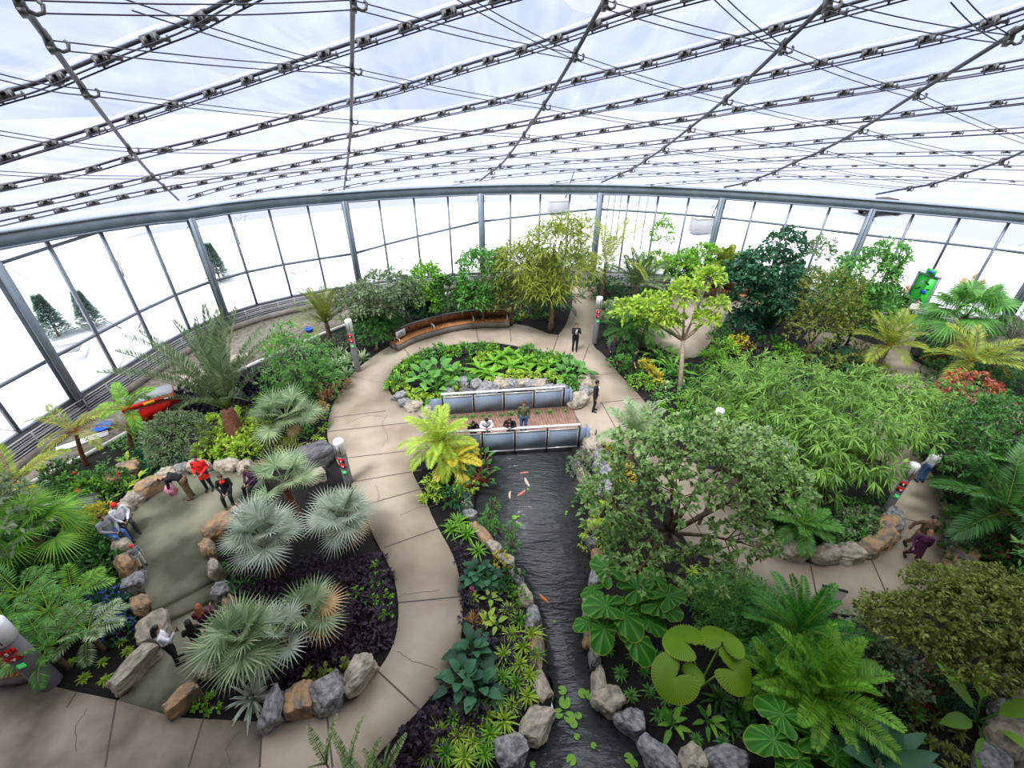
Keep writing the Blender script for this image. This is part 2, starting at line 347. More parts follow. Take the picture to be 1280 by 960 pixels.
# eave beam
mb = MB(); ribbon(mb, PLAN[:, :] + PLN * .12, .30, PZ - .52, PZ + .05); ribbon(mb, PLAN + PLN * .12, .46, PZ - .58, PZ - .50); ribbon(mb, PLAN + PLN * .12, .46, PZ + .0, PZ + .07)
o = mb.build('trim_2', 'steel'); struct(o)
# bays: window_n with glass, mullions, transoms ; columns ; louvre band
def zline(i): return PZ[i] - .5
cr_lab = ['left wall column nearest the camera side', 'second steel column along the left wall', 'steel column behind the young red-stemmed palms at the left wall', 'steel column rising behind the tall grey date palm', 'steel column behind the grey-green tree and the signpost by the bench', 'steel column left of the tall feathery tree at the far wall', 'steel column just behind the arching coconut palm', 'steel column right of the lime broad-leaved plant', 'slanting-looking steel column between the dark tree and the green door', 'steel column at the far right beyond the fan palm', 'right wall column outside the picture edge', 'right wall column further back', 'right wall column nearest the camera side', 'last right wall column']
nb = len(COLS) - 1
for b_ in range(nb):
    i0, i1 = b_ * NSUB, (b_ + 1) * NSUB
    mb = MB()
    for j in range(i0, i1 + 1):
        if j == i1: continue
        p = PLAN[j]; nrm = PLN[j]; ang = math.atan2(nrm[1], nrm[0])
        if j > i0 and math.hypot(p[0] - G(1137, 392)[0], p[1] - G(1137, 392)[1]) < 1.6: box(mb, (p[0], p[1], (zline(j) + 3.3) / 2), (.16, .12, zline(j) - 3.3), rz=ang)
        elif j > i0: box(mb, (p[0], p[1], zline(j) / 2), (.16, .12, zline(j)), rz=ang)
        else: box(mb, (p[0] - .12 * nrm[0] + PLT[j][0] * .12, p[1] + PLT[j][1] * .12, zline(j) / 2), (.14, .09, zline(j)), rz=ang)
    idx = list(range(i0, i1 + 1)); P = PLAN[idx]
    w_ = empty('window_%d' % (b_ + 1), (0, 0, 0)); struct(w_)
    struct(mb.build('mullion', 'mullion', w_))
    mb = MB(); ribbon(mb, P, .10, PZT[idx] - .07, PZT[idx] + .07)
    if b_ in (0, 1, 2): ribbon(mb, P, .10, np.minimum(7.1, PZ[idx] - .6) - .06, np.minimum(7.1, PZ[idx] - .6) + .06)
    ribbon(mb, P, .12, .78, .9) if b_ != 8 else None; struct(mb.build('transom', 'mullion', w_))
    mb = MB(); n = len(P); V = np.concatenate([np.hstack([P, np.full((n, 1), .85)]), np.hstack([P, zline(0) * 0 + PZ[idx][:, None] - .5])])
    mb.add(V, [[i, i + 1, n + i + 1, n + i] for i in range(n - 1)]); struct(mb.build('glass', 'glass', w_))
    # louvre radiator band below the glass
    if 1 <= b_ <= 9:
        mb = MB(); IN = P + PLN[idx] * .30
        for k in range(7): ribbon(mb, IN + PLN[idx] * (.04 * (6 - k)), .05, .12 + .1 * k, .18 + .1 * k)
        ribbon(mb, P + PLN[idx] * .12, .03, 0, .82, mi=1)
        for j in range(len(P)):
            for ff in (0, .5):
                if j + ff > len(P) - 1: continue
                q = IN[j] * (1 - ff) + IN[min(j + 1, len(P) - 1)] * ff + PLN[i0 + j] * .3
                tube(mb, [(q[0], q[1], 0), (q[0], q[1], .95)], .035, 6); 
        for zz in (.3, .6, .92): tube(mb, [(a[0], a[1], zz) for a in IN + PLN[idx] * .3], .016, 5)
        o = mb.build('baseboard_%d' % (b_), ['louvre', 'grate']); struct(o)
for k, (x, y) in enumerate(COLS):
    j = k * NSUB; nrm = PLN[j]; ang = math.atan2(nrm[1], nrm[0]); mb = MB()
    px_, py_ = x + nrm[0] * .30, y + nrm[1] * .30; h = ZB[k] - .45
    box(mb, (px_, py_, h / 2 + .02), (.34, .07, h), rz=ang)
    for s_ in (-1, 1):
        box(mb, (px_ + s_ * .15 * nrm[0], py_ + s_ * .15 * nrm[1], h / 2 + .02), (.04, .34, h), rz=ang)
    box(mb, (px_, py_, .08), (.5, .5, .06), rz=ang)
    o = mb.build('steel_column', 'steel'); tag(o, 'blue-grey ' + cr_lab[k], 'column', 'steel columns of the curved glass wall'); struct(o)
# thin diagonal brace rods in the bays
for b_ in range(1, 10):
    for (u, v, flip) in ((0, 3, 0), (4, 2, 1)) if b_ % 2 else ((0, 2, 0), (4, 1, 1)):
        a, b2 = PLAN[b_ * NSUB + u] + PLN[b_ * NSUB + u] * .12, PLAN[b_ * NSUB + v] + PLN[b_ * NSUB + v] * .12
        mb = MB(); A = np.array([a[0], a[1], PZ[b_ * NSUB + u] - .7]); B = np.array([b2[0], b2[1], .9])
        tube(mb, [A, B], .014, 5); M_ = A + (B - A) * .7; tube(mb, [M_, M_ + (B - A) * .03], .035, 6)
        struct(tag(mb.build('brace_rod', 'mullion'), 'thin steel brace rod crossing one bay of the glass wall', 'brace rod', 'brace rods across the glazed bays'))
# building side behind the camera: wall and mezzanine
mb = MB(); box(mb, (10, -3.2, 9.5), (63, .3, 19.5)); o = mb.build('wall_back', 'curbwall'); struct(o)
mb = MB(); box(mb, (10, -2.0, 11.75), (62, 2.2, .3)); o = mb.build('trim_3', 'curbwall'); struct(o)
mb = MB(); mb.add([(-30, -3.2, 17.6), (48, -3.2, 17.6), (48, 4, 17.6), (-30, 4, 17.6), (-30, -3.2, 17.9), (48, -3.2, 17.9), (48, 4, 17.9), (-30, 4, 17.9)], [[0, 1, 2, 3], [7, 6, 5, 4], [0, 4, 5, 1], [1, 5, 6, 2], [2, 6, 7, 3], [3, 7, 4, 0]]); struct(mb.build('shade_roof', 'curbwall'))  # unseen opaque roof slab, added and sized to darken the foreground
# perimeter: curb, gravel, white kerb
KERB = smoothline([(-19.2, 2)] + GP([(-60, 672), (0, 628), (52, 599), (107, 571), (160, 542), (255, 486), (320, 455), (370, 433), (420, 412), (482, 390), (543, 372), (602, 359), (660, 350), (700, 343)]), 4)
IN = [tuple(p) for p in (FINE + norm(np.stack([np.gradient(FINE, axis=0)[:, 1], -np.gradient(FINE, axis=0)[:, 0]], 1)) * .85)]
mb = MB(); INa = np.array(IN)[20:]; strip(mb, INa, .01, .012); 
mb = MB(); ribbon(mb, np.array(IN)[24:-40], .16, -.05, .34); struct(mb.build('trim_4', 'curbwall'))
gp = [tuple(p) for p in KERB]; k2 = [p for p in IN if p[1] > 1.5 and p[0] < KERB[-1][0] + 1.5][::-1]
struct(prism('floor_gravel', gp + k2, -.05, .03, 'gravel'))
mb = MB(); ribbon(mb, KERB, .13, -.05, .14); struct(mb.build('trim_5', 'kerb'))
# ------------------------------------------------------------------ roof structure
CL = MB()
box(CL, (0, 0, .02), (.44, .20, .07)); box(CL, (0, .0, -.10), (.30, .06, .22)); box(CL, (-.13, .10, -.07), (.12, .10, .16)); box(CL, (.13, .10, -.07), (.12, .10, .16))
for s_ in (-1, 1):
    box(CL, (s_ * .20, -.03, -.16), (.10, .30, .06)); tube(CL, [(s_ * .24, -.12, -.26), (s_ * .24, -.12, -.06)], .028, 6); tube(CL, [(s_ * .15, .14, -.24), (s_ * .15, .14, -.04)], .022, 6)
tube(CL, [(-.3, -.05, -.15), (.3, -.05, -.15)], .03, 6)
CLM = CL.mesh('clamp', 'cast')
NK = MB(); box(NK, (0, 0, .10), (.5, .12, .12)); box(NK, (0, 0, -.06), (.24, .18, .26)); box(NK, (.0, 0, -.22), (.34, .14, .08)); tube(NK, [(0, .05, -.16), (0, .2, -.24), (0, .32, -.2), (0, .36, -.06), (0, .3, .0)], .045, 6)
tube(NK, [(-.32, 0, -.0), (.32, 0, -.0)], .075, 8)
NKM = NK.mesh('bracket', 'cast')
def resurf(P, off):
    return np.array([(p[0], p[1], zroof(p[0], p[1]) + off) for p in P])
def extend(P, a=3, b=5):
    P = list(P); d0 = P[0] - P[1]; d1 = P[-1] - P[-2]; d0 = d0 / np.linalg.norm(d0); d1 = d1 / np.linalg.norm(d1)
    pre = []; 
    for k in range(1, a + 1):
        q = P[0] + d0 * k * 2
        if inside_plan(q[0], q[1]): pre.insert(0, q)
    post = []
    for k in range(1, b + 1):
        q = P[-1] + d1 * k * 2
        if inside_plan(q[0], q[1]) and q[1] > -2: post.append(q)
    return np.array(pre + P + post)
PUR = [
 [(0, 120), (52, 105), (100, 85), (190, 48), (240, 28), (292, 0)],
 [(0, 198), (87, 172), (168, 146), (238, 123), (302, 102), (370, 79), (425, 61), (500, 36), (550, 19), (610, 0)],
 [(0, 234), (101, 214), (161, 197), (259, 174), (320, 158), (380, 142), (425, 129), (500, 110), (593, 80), (657, 61), (727, 37), (790, 15), (842, 0)],
 [(0, 262), (37, 256), (111, 240), (215, 216), (265, 206), (316, 194), (366, 184), (420, 171), (448, 166), (506, 152), (593, 132), (657, 117), (727, 98), (798, 82), (867, 64), (954, 40), (1062, 8), (1090, 0)],
 [(120, 252), (190, 238), (249, 228), (299, 219), (346, 210), (393, 201), (421, 196), (472, 186), (539, 174), (586, 166), (640, 156), (697, 145), (729, 139), (788, 127), (851, 114), (925, 100), (1009, 82), (1085, 65), (1174, 45), (1236, 28), (1280, 13)],
 [(330, 223), (420, 210), (462, 204), (507, 197), (574, 188), (623, 181), (672, 174), (742, 164), (816, 153), (878, 144), (944, 132), (1011, 122), (1087, 110), (1174, 95), (1223, 87), (1277, 77)],
 [(420, 222), (475, 215), (530, 208), (600, 199), (680, 190), (760, 183), (820, 177), (870, 170), (919, 164), (973, 159), (1030, 152), (1097, 146), (1174, 136), (1214, 132), (1280, 124)],
 [(520, 220), (600, 212), (700, 203), (780, 197), (863, 188), (936, 183), (988, 179), (1045, 174), (1130, 169), (1194, 166), (1280, 161)],
 [(640, 219), (740, 211), (850, 204), (950, 199), (1058, 193), (1119, 192), (1172, 191), (1240, 190), (1280, 190)],
 [(760, 221), (860, 216), (950, 212), (1050, 208), (1150, 207), (1240, 208), (1280, 209)],
 [(880, 226), (960, 222), (1060, 221), (1150, 222), (1230, 225), (1280, 228)]]
place = ['nearest the camera', 'second', 'third', 'fourth', 'fifth', 'sixth', 'seventh', 'eighth', 'ninth', 'tenth', 'lowest, just above the eave beam']
for k, L_ in enumerate(PUR):
    P = extend(np.array([RP(*p) for p in L_])); P = smoothline(P, 3); P = resurf(P, .04)
    r_ = empty('roof_purlin', tuple(P[0])); org = P[0]
    tag(r_, 'steel roof purlin with clamps, ' + (place[k] + ' in the roof' if k == 0 else place[k] + (' row counting down from the top left corner' if k < 10 else '')), 'purlin', 'clamped purlins under the film roof')
    Q_ = P - org; mb = MB(); tube(mb, Q_, [.04, .04, .036, .033, .03, .026, .022, .02, .018, .016, .015][k], 6); mb.build('tube', 'cable', r_)
    mb = MB(); tube(mb, Q_ + [0, 0, .1], .05 if k < 5 else .025, 4, flat=(1.6, .35)); mb.build('seam_rail', 'seam', r_)
    sd = norm(np.stack([np.gradient(Q_[:, 1]), -np.gradient(Q_[:, 0]), np.zeros(len(Q_))], 1))
    for s_, dz in ((.14, -.14), (-.10, -.17)): mb = MB(); tube(mb, Q_ + sd * s_ + [0, 0, dz], .017, 5); mb.build('cable', 'cable', r_)
    seg = np.linalg.norm(np.diff(Q_, axis=0), axis=1); s = np.concatenate([[0], np.cumsum(seg)]); nC = min(95, int(s[-1] / 1.1)); cs_ = [.85, .85, .82, .8, .78, .72, .65, .58, .5, .45, .4][k]
    for c_ in range(nC):
        u = (c_ + .5) * s[-1] / nC; p = np.array([np.interp(u, s, Q_[:, a]) for a in range(3)]); p2 = np.array([np.interp(u + .1, s, Q_[:, a]) for a in range(3)]); d = p2 - p
        yaw = math.atan2(d[1], d[0]); pit = -math.asin(max(-1, min(1, d[2] / max(1e-6, np.linalg.norm(d)))))
        link('clamp', CLM, r_, Matrix.Translation(p) @ Matrix.Rotation(yaw, 4, 'Z') @ Matrix.Rotation(pit, 4, 'Y') @ Matrix.Rotation(PI, 4, 'Z') @ Matrix.Diagonal((cs_ * 1.05, cs_, cs_ * .8, 1)))
RAD = [[(223, 250), (205, 233), (191, 220), (161, 185), (104, 111), (60, 50), (23, 0)], [(430, 237), (432, 222), (434, 207), (436, 187), (439, 150), (440, 85), (441, 0)],
 [(600, 226), (614, 215), (625, 207), (637, 193), (655, 168), (680, 131), (719, 67), (756, 0)],
 [(752, 228), (774, 218), (789, 212), (806, 201), (830, 185), (862, 160), (907, 124), (979, 57), (1036, 0)],
 [(905, 234), (930, 229), (947, 223), (968, 215), (993, 203), (1028, 188), (1077, 161), (1147, 116), (1263, 44)],
 [(1095, 243), (1137, 235), (1166, 230), (1203, 218), (1253, 201), (1300, 180)]]
RL = ['left roof cable running from the column behind the date palm', 'roof cable running straight up from the column behind the grey-green tree', 'roof cable leaning right above the far middle column', 'roof cable above the column behind the coconut palm', 'long roof cable reaching towards the top right corner', 'roof cable at the right above the green door']
NODE = {}
for k, L_ in enumerate(RAD):
    P = [RP(p[0], p[1], -.35) for p in L_]; NODE[k] = P
    P = extend(np.array(P), 0, 5); P = smoothline(P, 3); P = resurf(P, -.35); org = P[0]
    r_ = empty('roof_cable', tuple(org)); tag(r_, 'dark steel ' + RL[k], 'cable', 'radial cables under the film roof')
    mb = MB(); tube(mb, P - org, .048, 8); mb.build('rod', 'cable', r_)
    for q in NODE[k][1 if k else 1:]:
        i = int(np.argmin(np.linalg.norm(P - q, axis=1))); d = P[min(i + 1, len(P) - 1)] - P[i - 1]; d = d / np.linalg.norm(d)
        yaw = math.atan2(d[1], d[0]); pit = -math.asin(d[2])
        link('bracket', NKM, r_, Matrix.Translation(q - org) @ Matrix.Rotation(yaw, 4, 'Z') @ Matrix.Rotation(pit, 4, 'Y') @ Matrix.Diagonal((.62, .62, .62, 1)))
def tie(a, b, lab):
    for dz, du in ((0, 0), (-.12, .12)):
        n = 8; P = np.array([a + (b - a) * (i / n) for i in range(n + 1)]); P[:, 2] += dz - .05 * np.sin(np.linspace(0, PI, n + 1)); P[:, 1] += du
        mb = MB(); tube(mb, P, .0115, 5); tag(mb.build('tie_cable', 'cable'), lab, 'cable', 'thin tie cables between the roof cables')
TL = 'thin dark tie cable strung between two roof cables under the film'
def nd(k, i): return NODE[k][i] if i < len(NODE[k]) else None
lefts = {(1, 5): (153, -2), (0, 4): (-30, 84), (0, 3): (-30, 158), (0, 2): (-30, 212), (2, 6): (541, -30), (3, 7): (880, -30), (4, 8): (1200, -10)}
for (k, i), px in lefts.items(): tie(RP(px[0], px[1], -.35), nd(k, i), TL)
for k in range(5):
    for i in range(2, len(NODE[k])):
        # each ring drops one bracket per bay to the right
        j = {0: i, 1: i, 2: i, 3: i, 4: i - 2}[k]
        if j and j < len(NODE[k + 1]): tie(nd(k, i), nd(k + 1, j), TL)
# ------------------------------------------------------------------ floor: soil, paths, pond, court
WZ = -.30
POND = GP([(590, 545), (596, 575), (594, 610), (592, 640), (604, 668), (628, 694), (648, 716), (655, 742), (667, 765), (676, 800), (684, 840), (690, 868), (686, 885), (662, 920), (640, 945), (560, 1040), (900, 1040), (838, 975), (815, 940), (790, 912), (762, 890), (752, 872), (744, 850), (738, 820), (732, 790), (732, 765), (738, 735), (745, 712), (742, 690), (733, 662), (738, 640), (742, 620), (728, 597), (718, 570), (714, 545), (712, 500), (640, 492), (560, 500)])
def polysmooth(P, n=3): return [tuple(p) for p in smoothline(P, n, closed=True)]
PONDS = polysmooth(POND, 3)
big_floor = [tuple(p) for p in FINE[::4]]
struct(prism('floor', big_floor, -.9, -.04, 'soil', hole=[PONDS]))
cx_ = sum(p[0] for p in PONDS) / len(PONDS)
wp = [(p[0] + (.12 if p[0] > 1 else -.12), p[1]) for p in PONDS]
o = prism('water', wp, WZ - .02, WZ, 'water'); struct(o)
struct(prism('floor_pond', wp, -1.2, -1.05, 'rock_dark'))
def slab(name, px, z=.02, mat='concrete', n=4, world=None):
    P = polysmooth(world if world else GP(px), n); return struct(prism(name, P, -.06, z, mat))
W_ = [(-60, 862), (0, 856), (40, 852), (62, 857), (95, 865), (148, 876), (205, 893), (232, 898), (330, 903), (400, 888), (440, 868), (470, 842), (489, 812), (497, 785), (498, 755), (493, 725), (483, 700), (468, 672), (455, 640), (436, 600), (422, 578), (412, 556), (409, 538), (414, 512), (425, 490), (440, 468), (462, 449), (482, 436), (503, 427), (560, 411), (640, 405), (672, 412), (698, 419), (711, 396), (716, 374), (711, 352), (702, 338), (715, 330), (733, 336), (743, 352), (749, 375), (748, 400), (741, 430), (752, 441), (776, 470), (797, 492), (815, 515), (834, 545), (850, 568), (880, 585), (925, 600), (938, 640), (950, 672), (975, 692), (1015, 705), (1065, 706), (1105, 688), (1122, 660), (1118, 630), (1112, 600), (1105, 570), (1120, 545), (1140, 560), (1163, 590), (1182, 622), (1189, 655), (1187, 700), (1160, 745), (1110, 768), (1050, 768), (1000, 752), (960, 742), (925, 722), (893, 700), (870, 690), (848, 660), (838, 625), (818, 600), (790, 570), (765, 556), (733, 552), (727, 530), (716, 512), (722, 500), (734, 488), (732, 468), (718, 452), (680, 440), (620, 428), (570, 430), (520, 442), (490, 462), (486, 488), (504, 508), (535, 514), (545, 518), (552, 545), (548, 560), (522, 580), (516, 592), (528, 615), (540, 645), (552, 668), (566, 694), (575, 725), (578, 760), (576, 800), (566, 830), (548, 860), (520, 892), (490, 925), (462, 955), (420, 1010), (-60, 1010)]
struct(prism('floor_path', polysmooth(GP(W_), 2), -.06, .02, 'concrete'))
# far seating area, path to the green door and side path
seat = [(936, 378), (937, 388), (915, 398), (897, 412), (888, 428), (868, 447), (838, 440), (812, 425), (790, 408), (800, 385), (835, 368), (868, 362), (905, 366)]
struct(prism('floor_terrace', polysmooth(GP(seat), 3), -.06, .02, 'concrete'))
pd = [(1106, 384), (1122, 382), (1150, 395), (1152, 404), (1146, 420), (1136, 444), (1150, 455), (1178, 467), (1215, 480), (1260, 500), (1310, 525), (1310, 545), (1255, 520), (1200, 500), (1160, 492), (1150, 520), (1130, 560), (1100, 575), (1085, 560), (1095, 520), (1110, 480), (1085, 455), (1050, 442), (1010, 430), (1010, 415), (1050, 418), (1090, 430), (1112, 438), (1120, 415)]
struct(prism('floor_walk', polysmooth(GP(pd), 2), -.06, .021, 'concrete'))
struct(prism('floor_corner', GP([(1225, 845), (1262, 838), (1320, 850), (1340, 1000), (1238, 1000), (1250, 940), (1272, 900), (1262, 870)]), -.06, .021, 'concrete_dark'))
struct(prism('floor_plaza', GP([(0, 856), (40, 852), (62, 857), (95, 865), (148, 876), (205, 893), (232, 898), (330, 903), (325, 960), (322, 1015), (-60, 1015), (-60, 862)]), .0, .0225, 'concrete_worn_dim'))
# joints scored in the concrete
JO = [[(418, 522), (482, 514)], [(410, 540), (545, 525)], [(432, 573), (545, 560)], [(440, 603), (527, 588)], [(462, 630), (546, 606)], [(480, 685), (548, 661)], [(498, 754), (578, 746)], [(471, 838), (530, 893)], [(408, 886), (416, 960)], [(328, 902), (325, 960)], [(146, 876), (132, 960)], [(255, 898), (236, 960)], [(96, 866), (84, 885)], [(497, 427), (512, 444)], [(595, 410), (598, 427)], [(637, 405), (639, 428)], [(698, 419), (690, 443)], [(737, 430), (729, 451)], [(716, 374), (749, 374)], [(736, 470), (776, 466)], [(750, 504), (806, 498)], [(752, 504), (772, 540)], [(945, 678), (928, 722)], [(1012, 703), (1022, 752)], [(1087, 695), (1115, 760)], [(1140, 703), (1180, 724)], [(1118, 646), (1187, 662)]]
mb = MB()
for j in JO: strip(mb, GP(j), .045, .024)
struct(mb.build('trim_6', 'joint'))
mb = MB()
for j in [[(484, 519), (478, 532), (486, 545), (479, 558)], [(470, 607), (474, 618), (472, 628)], [(500, 645), (520, 636), (545, 632)], [(497, 815), (520, 828), (548, 838)], [(500, 745), (520, 742), (548, 738)], [(440, 470), (462, 476), (486, 480)], [(432, 530), (460, 520), (482, 522)], [(640, 415), (660, 420), (680, 428)], [(1090, 735), (1110, 745), (1128, 760)], [(300, 915), (285, 935), (290, 955)], [(110, 885), (95, 910), (100, 940)]]:
    q = smoothline(GP(j), 5) + RNG.normal(size=(len(smoothline(GP(j), 5)), 2)) * .025; strip(mb, q, .014, .0245)
struct(mb.build('trim_8', 'joint'))
# inspection hatch and white round marker on the ring path
mb = MB(); hp = GP([(1028, 732), (1060, 740), (1045, 762), (1016, 757)], .03); mb.add([(p[0], p[1], .03) for p in hp], [[3, 2, 1, 0]]); ribbon(mb, hp[:2], .09, .02, .045, mi=1)
tag(mb.build('floor_hatch', ['concrete_dark', 'black']), 'grey steel floor hatch set in the ring path beside the dark cycad', 'hatch')
mb = MB(); x, y, _ = G(1091, 757); lathe(mb, [(0, .035), (.17, .035), (.17, .02)], (x, y, 0), 20); lathe(mb, [(0, .038), (.09, .038), (.09, .036)], (x, y, 0), 16, mi=1)
tag(mb.build('floor_marker', ['white', 'panel']), 'small white round marker lying on the ring path', 'marker')
# court with steps
CT = [(148, 877), (158, 855), (190, 822), (204, 806), (197, 778), (190, 758), (182, 740), (172, 712), (166, 690), (160, 662), (166, 640), (190, 618), (214, 602), (245, 592), (290, 590), (322, 596), (318, 620), (298, 640), (275, 655), (264, 676), (262, 700), (268, 718), (280, 738), (284, 758), (270, 795), (262, 830), (240, 860), (207, 893)]
struct(prism('floor_court', GP(CT), -.06, .012, 'court'))
up1 = [(196, 785), (285, 744), (292, 738), (262, 700), (262, 676), (298, 640), (330, 600), (290, 585), (214, 598), (166, 636), (158, 662), (166, 690), (172, 712), (190, 758)]
up2 = [(191, 762), (266, 724), (262, 712), (260, 700), (262, 676), (298, 640), (330, 600), (290, 585), (214, 598), (166, 636), (158, 662), (166, 690), (172, 712), (184, 745)]
struct(prism('floor_step', GP(up1), -.04, .16, 'court')); struct(prism('floor_terrace', GP(up2, .3), -.04, .32, 'court'))
CZ = .32
# ------------------------------------------------------------------ rocks
def rockmesh(seed, sub=4, k=5.0):
    import bmesh
    bm = bmesh.new(); bmesh.ops.create_icosphere(bm, subdivisions=sub, radius=1); rs = random.Random(seed)
    cuts = [(Vector((rs.gauss(0, 1), rs.gauss(0, 1), rs.gauss(0, .6))).normalized(), rs.uniform(.72, .98)) for _ in range(9)]
    off = Vector((seed * 3.1, seed * 1.7, 0))
    for v in bm.verts:
        p = v.co.copy(); n_ = (abs(p.x) ** k + abs(p.y) ** k + abs(p.z) ** k) ** (1 / k); p = p / n_
        for c_, d_ in cuts:
            t = p.dot(c_) - d_ * 1.12
            if t > 0: p -= c_ * t
        a = noise.noise(p * 1.3 + off) * .16 + noise.noise(p * 3.4 + off) * .08 + (noise.noise(Vector((p.x * 1.5, p.y * 1.5, p.z * 9)) + off)) * .05 + noise.noise(p * 9 + off) * .025
        v.co = p * (1 + a)
    me = bpy.data.meshes.new('rock'); bm.to_mesh(me); bm.free()
    return me
ROCKS = [rockmesh(s) for s in range(1, 9)]
ROCKM = {}
def rock(px, py, l, w_, h, yaw, mat, label, group=None, z=0., sink=.25, seed=None, tilt=0, name='rock'):
    """l along yaw (degrees, world), w_ across, h above the ground; (px, py) is the pixel of its middle at half height."""
    seed = RNG.integers(0, 8) if seed is None else seed; key = (int(seed), mat)
    if key not in ROCKM:
        me = ROCKS[int(seed)].copy(); me.materials.clear(); me.materials.append(MATS[mat]); ROCKM[key] = me
    x, y, zz = G(px, py, z + h * .5); o = bpy.data.objects.new(name, ROCKM[key]); COL.objects.link(o)
    o.location = (x, y, z + h * .5 - sink / 2); o.scale = (l / 2, w_ / 2, (h + sink) / 2); o.rotation_euler = (0, math.radians(tilt), math.radians(yaw))
    return tag(o, label, 'rock', group)
def yaw_of(a, b): p, q = G(*a), G(*b); return math.degrees(math.atan2(q[1] - p[1], q[0] - p[0])), math.dist(p[:2], q[:2])
def rock2(a, b, w_, h, mat, label, group=None, z=0., **k):
    yw, l = yaw_of(a, b); return rock((a[0] + b[0]) / 2, (a[1] + b[1]) / 2, l * 1.04, w_, h, yw, mat, label, group, z, **k)
# court surround, each pointed out
rock2((142, 860), (192, 808), .62, .5, 'rock_tan', 'long layered grey-tan boulder lying at the left of the court mouth', seed=2)
rock2((192, 800), (190, 768), .75, .6, 'rock_tan', 'upright tan and grey boulder beside the woman in the white top')
rock2((166, 762), (187, 748), .8, .45, 'rock_ochre', 'flat-topped ochre boulder left of the lower court step')
rock2((154, 734), (182, 724), .7, .5, 'rock_grey', 'dark grey boulder beside the upper court step', z=.1)
rock2((147, 712), (170, 700), .75, .6, 'rock_ochre', 'big bright ochre boulder the small child in the red hat leans on', z=.2)
rock2((141, 690), (165, 680), .6, .5, 'rock_tan', 'striped grey and rust boulder behind the child in the red hat', z=.2)
rock2((135, 672), (156, 662), .55, .45, 'rock_tan', 'pale tan boulder beside the seated person in jeans', z=.2)
rock2((133, 655), (160, 640), .6, .45, 'rock_grey', 'grey boulder the person in jeans sits on', z=.2)
rock2((140, 640), (166, 632), .6, .45, 'rock_tan', 'boulder under the seated person in white shirt and red cap', z=.2)
rock2((156, 632), (178, 617), .6, .5, 'rock_tan', 'tan boulder right of the seated person in the red cap', z=.2)
rock2((172, 617), (200, 600), .75, .65, 'rock_ochre', 'large ochre boulder at the upper left corner of the court', z=.2)
rock2((197, 600), (218, 588), .6, .5, 'rock_tan', 'grey-tan boulder left of the bending person in dark jacket', z=.2)
rock2((216, 591), (240, 583), .5, .45, 'rock_grey', 'low grey boulder behind the bending person in dark jacket', z=.2)
rock2((236, 583), (262, 581), .6, .5, 'rock_tan', 'tan boulder left of the person in the red coat', z=.2)
rock2((270, 583), (298, 582), .6, .5, 'rock_tan', 'tan boulder right of the person in the red coat', z=.2)
rock2((298, 584), (318, 584), .6, .5, 'rock_tan', 'cream boulder under the person in purple at the court edge', z=.2)
rock2((256, 668), (292, 646), .8, .6, 'rock_ochre', 'large ochre boulder at the right edge of the court', z=.2)
rock2((290, 646), (314, 636), .7, .5, 'rock_ochre', 'ochre boulder the small child in white sits on', z=.2)
rock2((252, 690), (268, 682), .7, .55, 'rock_ochre', 'squarish ochre boulder right of the court under the silver palms', z=.2)
rock2((259, 716), (276, 706), .6, .5, 'rock_tan', 'tan boulder at the right end of the upper court step', z=.2)
rock2((266, 742), (290, 734), .65, .45, 'rock_grey', 'rounded blue-grey boulder at the right end of the court steps', z=.1)
rock2((276, 762), (296, 750), .7, .45, 'rock_ochre', 'ochre boulder behind the seated women on the right of the court')
rock2((250, 845), (272, 820), .6, .4, 'rock_tan', 'tan boulder half hidden by silver palm leaves near the court mouth')
rock2((208, 890), (246, 858), .5, .5, 'rock_ochre', 'long rusty boulder lying at the right of the court mouth', seed=2)
rock2((326, 890), (358, 880), .95, .6, 'rock_grey', 'squarish grey boulder at the left end of the row in front of the silver palms')
rock2((357, 880), (390, 870), .85, .5, 'rock_ochre', 'bright orange-brown boulder in the row in front of the silver palms')
rock2((388, 876), (432, 856), .85, .55, 'rock_grey', 'broad grey boulder in the row in front of the silver palms')
rock2((430, 860), (468, 822), .65, .7, 'rock_tan', 'long pointed layered boulder at the right end of the row by the path bend', seed=5)
rock2((368, 578), (417, 560), 1.1, .75, 'rock_dark', 'large dark slate slab beside the grey signpost', seed=6)
rock2((378, 600), (405, 590), .6, .4, 'rock_tan', 'tan rock below the dark slate slab')
# ring bed
RB = [((944, 668), (972, 684), 'rock_tan', 'tan block at the left end of the ring bed wall'), ((976, 684), (1013, 692), 'rock_tan', 'long tan block in the ring bed wall'), ((1014, 692), (1048, 693), 'rock_tan', 'cream block in the middle of the ring bed wall'), ((1048, 693), (1078, 687), 'rock_tan', 'light tan block right of the middle of the ring bed wall'), ((1076, 687), (1098, 679), 'rock_ochre', 'brownish block in the ring bed wall'), ((1096, 680), (1114, 664), 'rock_ochre', 'ochre block at the right bend of the ring bed wall'), ((1104, 664), (1112, 645), 'rock_ochre', 'upright ochre block at the right end of the ring bed wall'), ((1115, 660), (1119, 640), 'rock_grey', 'narrow grey stone leaning outside the ring bed wall'), ((940, 668), (936, 645), 'rock_grey', 'grey block on the hidden left side of the ring bed wall')]
for a, b, mt, lb in RB: rock2(a, b, .62, .52, mt, lb)
for i, (x, y) in enumerate([(1191, 655), (1193, 668), (1193, 680), (1191, 640), (1192, 692)]): rock(x, y, .5, .45, .3, 80 + 10 * i, 'rock_tan' if i % 2 else 'rock_grey', 'small rounded stone edging the outer side of the ring path', 'stones along the outer ring path')
rock2((1196, 706), (1212, 688), .8, .6, 'rock_ochre', 'brown boulder at the outer edge of the ring path by the olive-green tree')
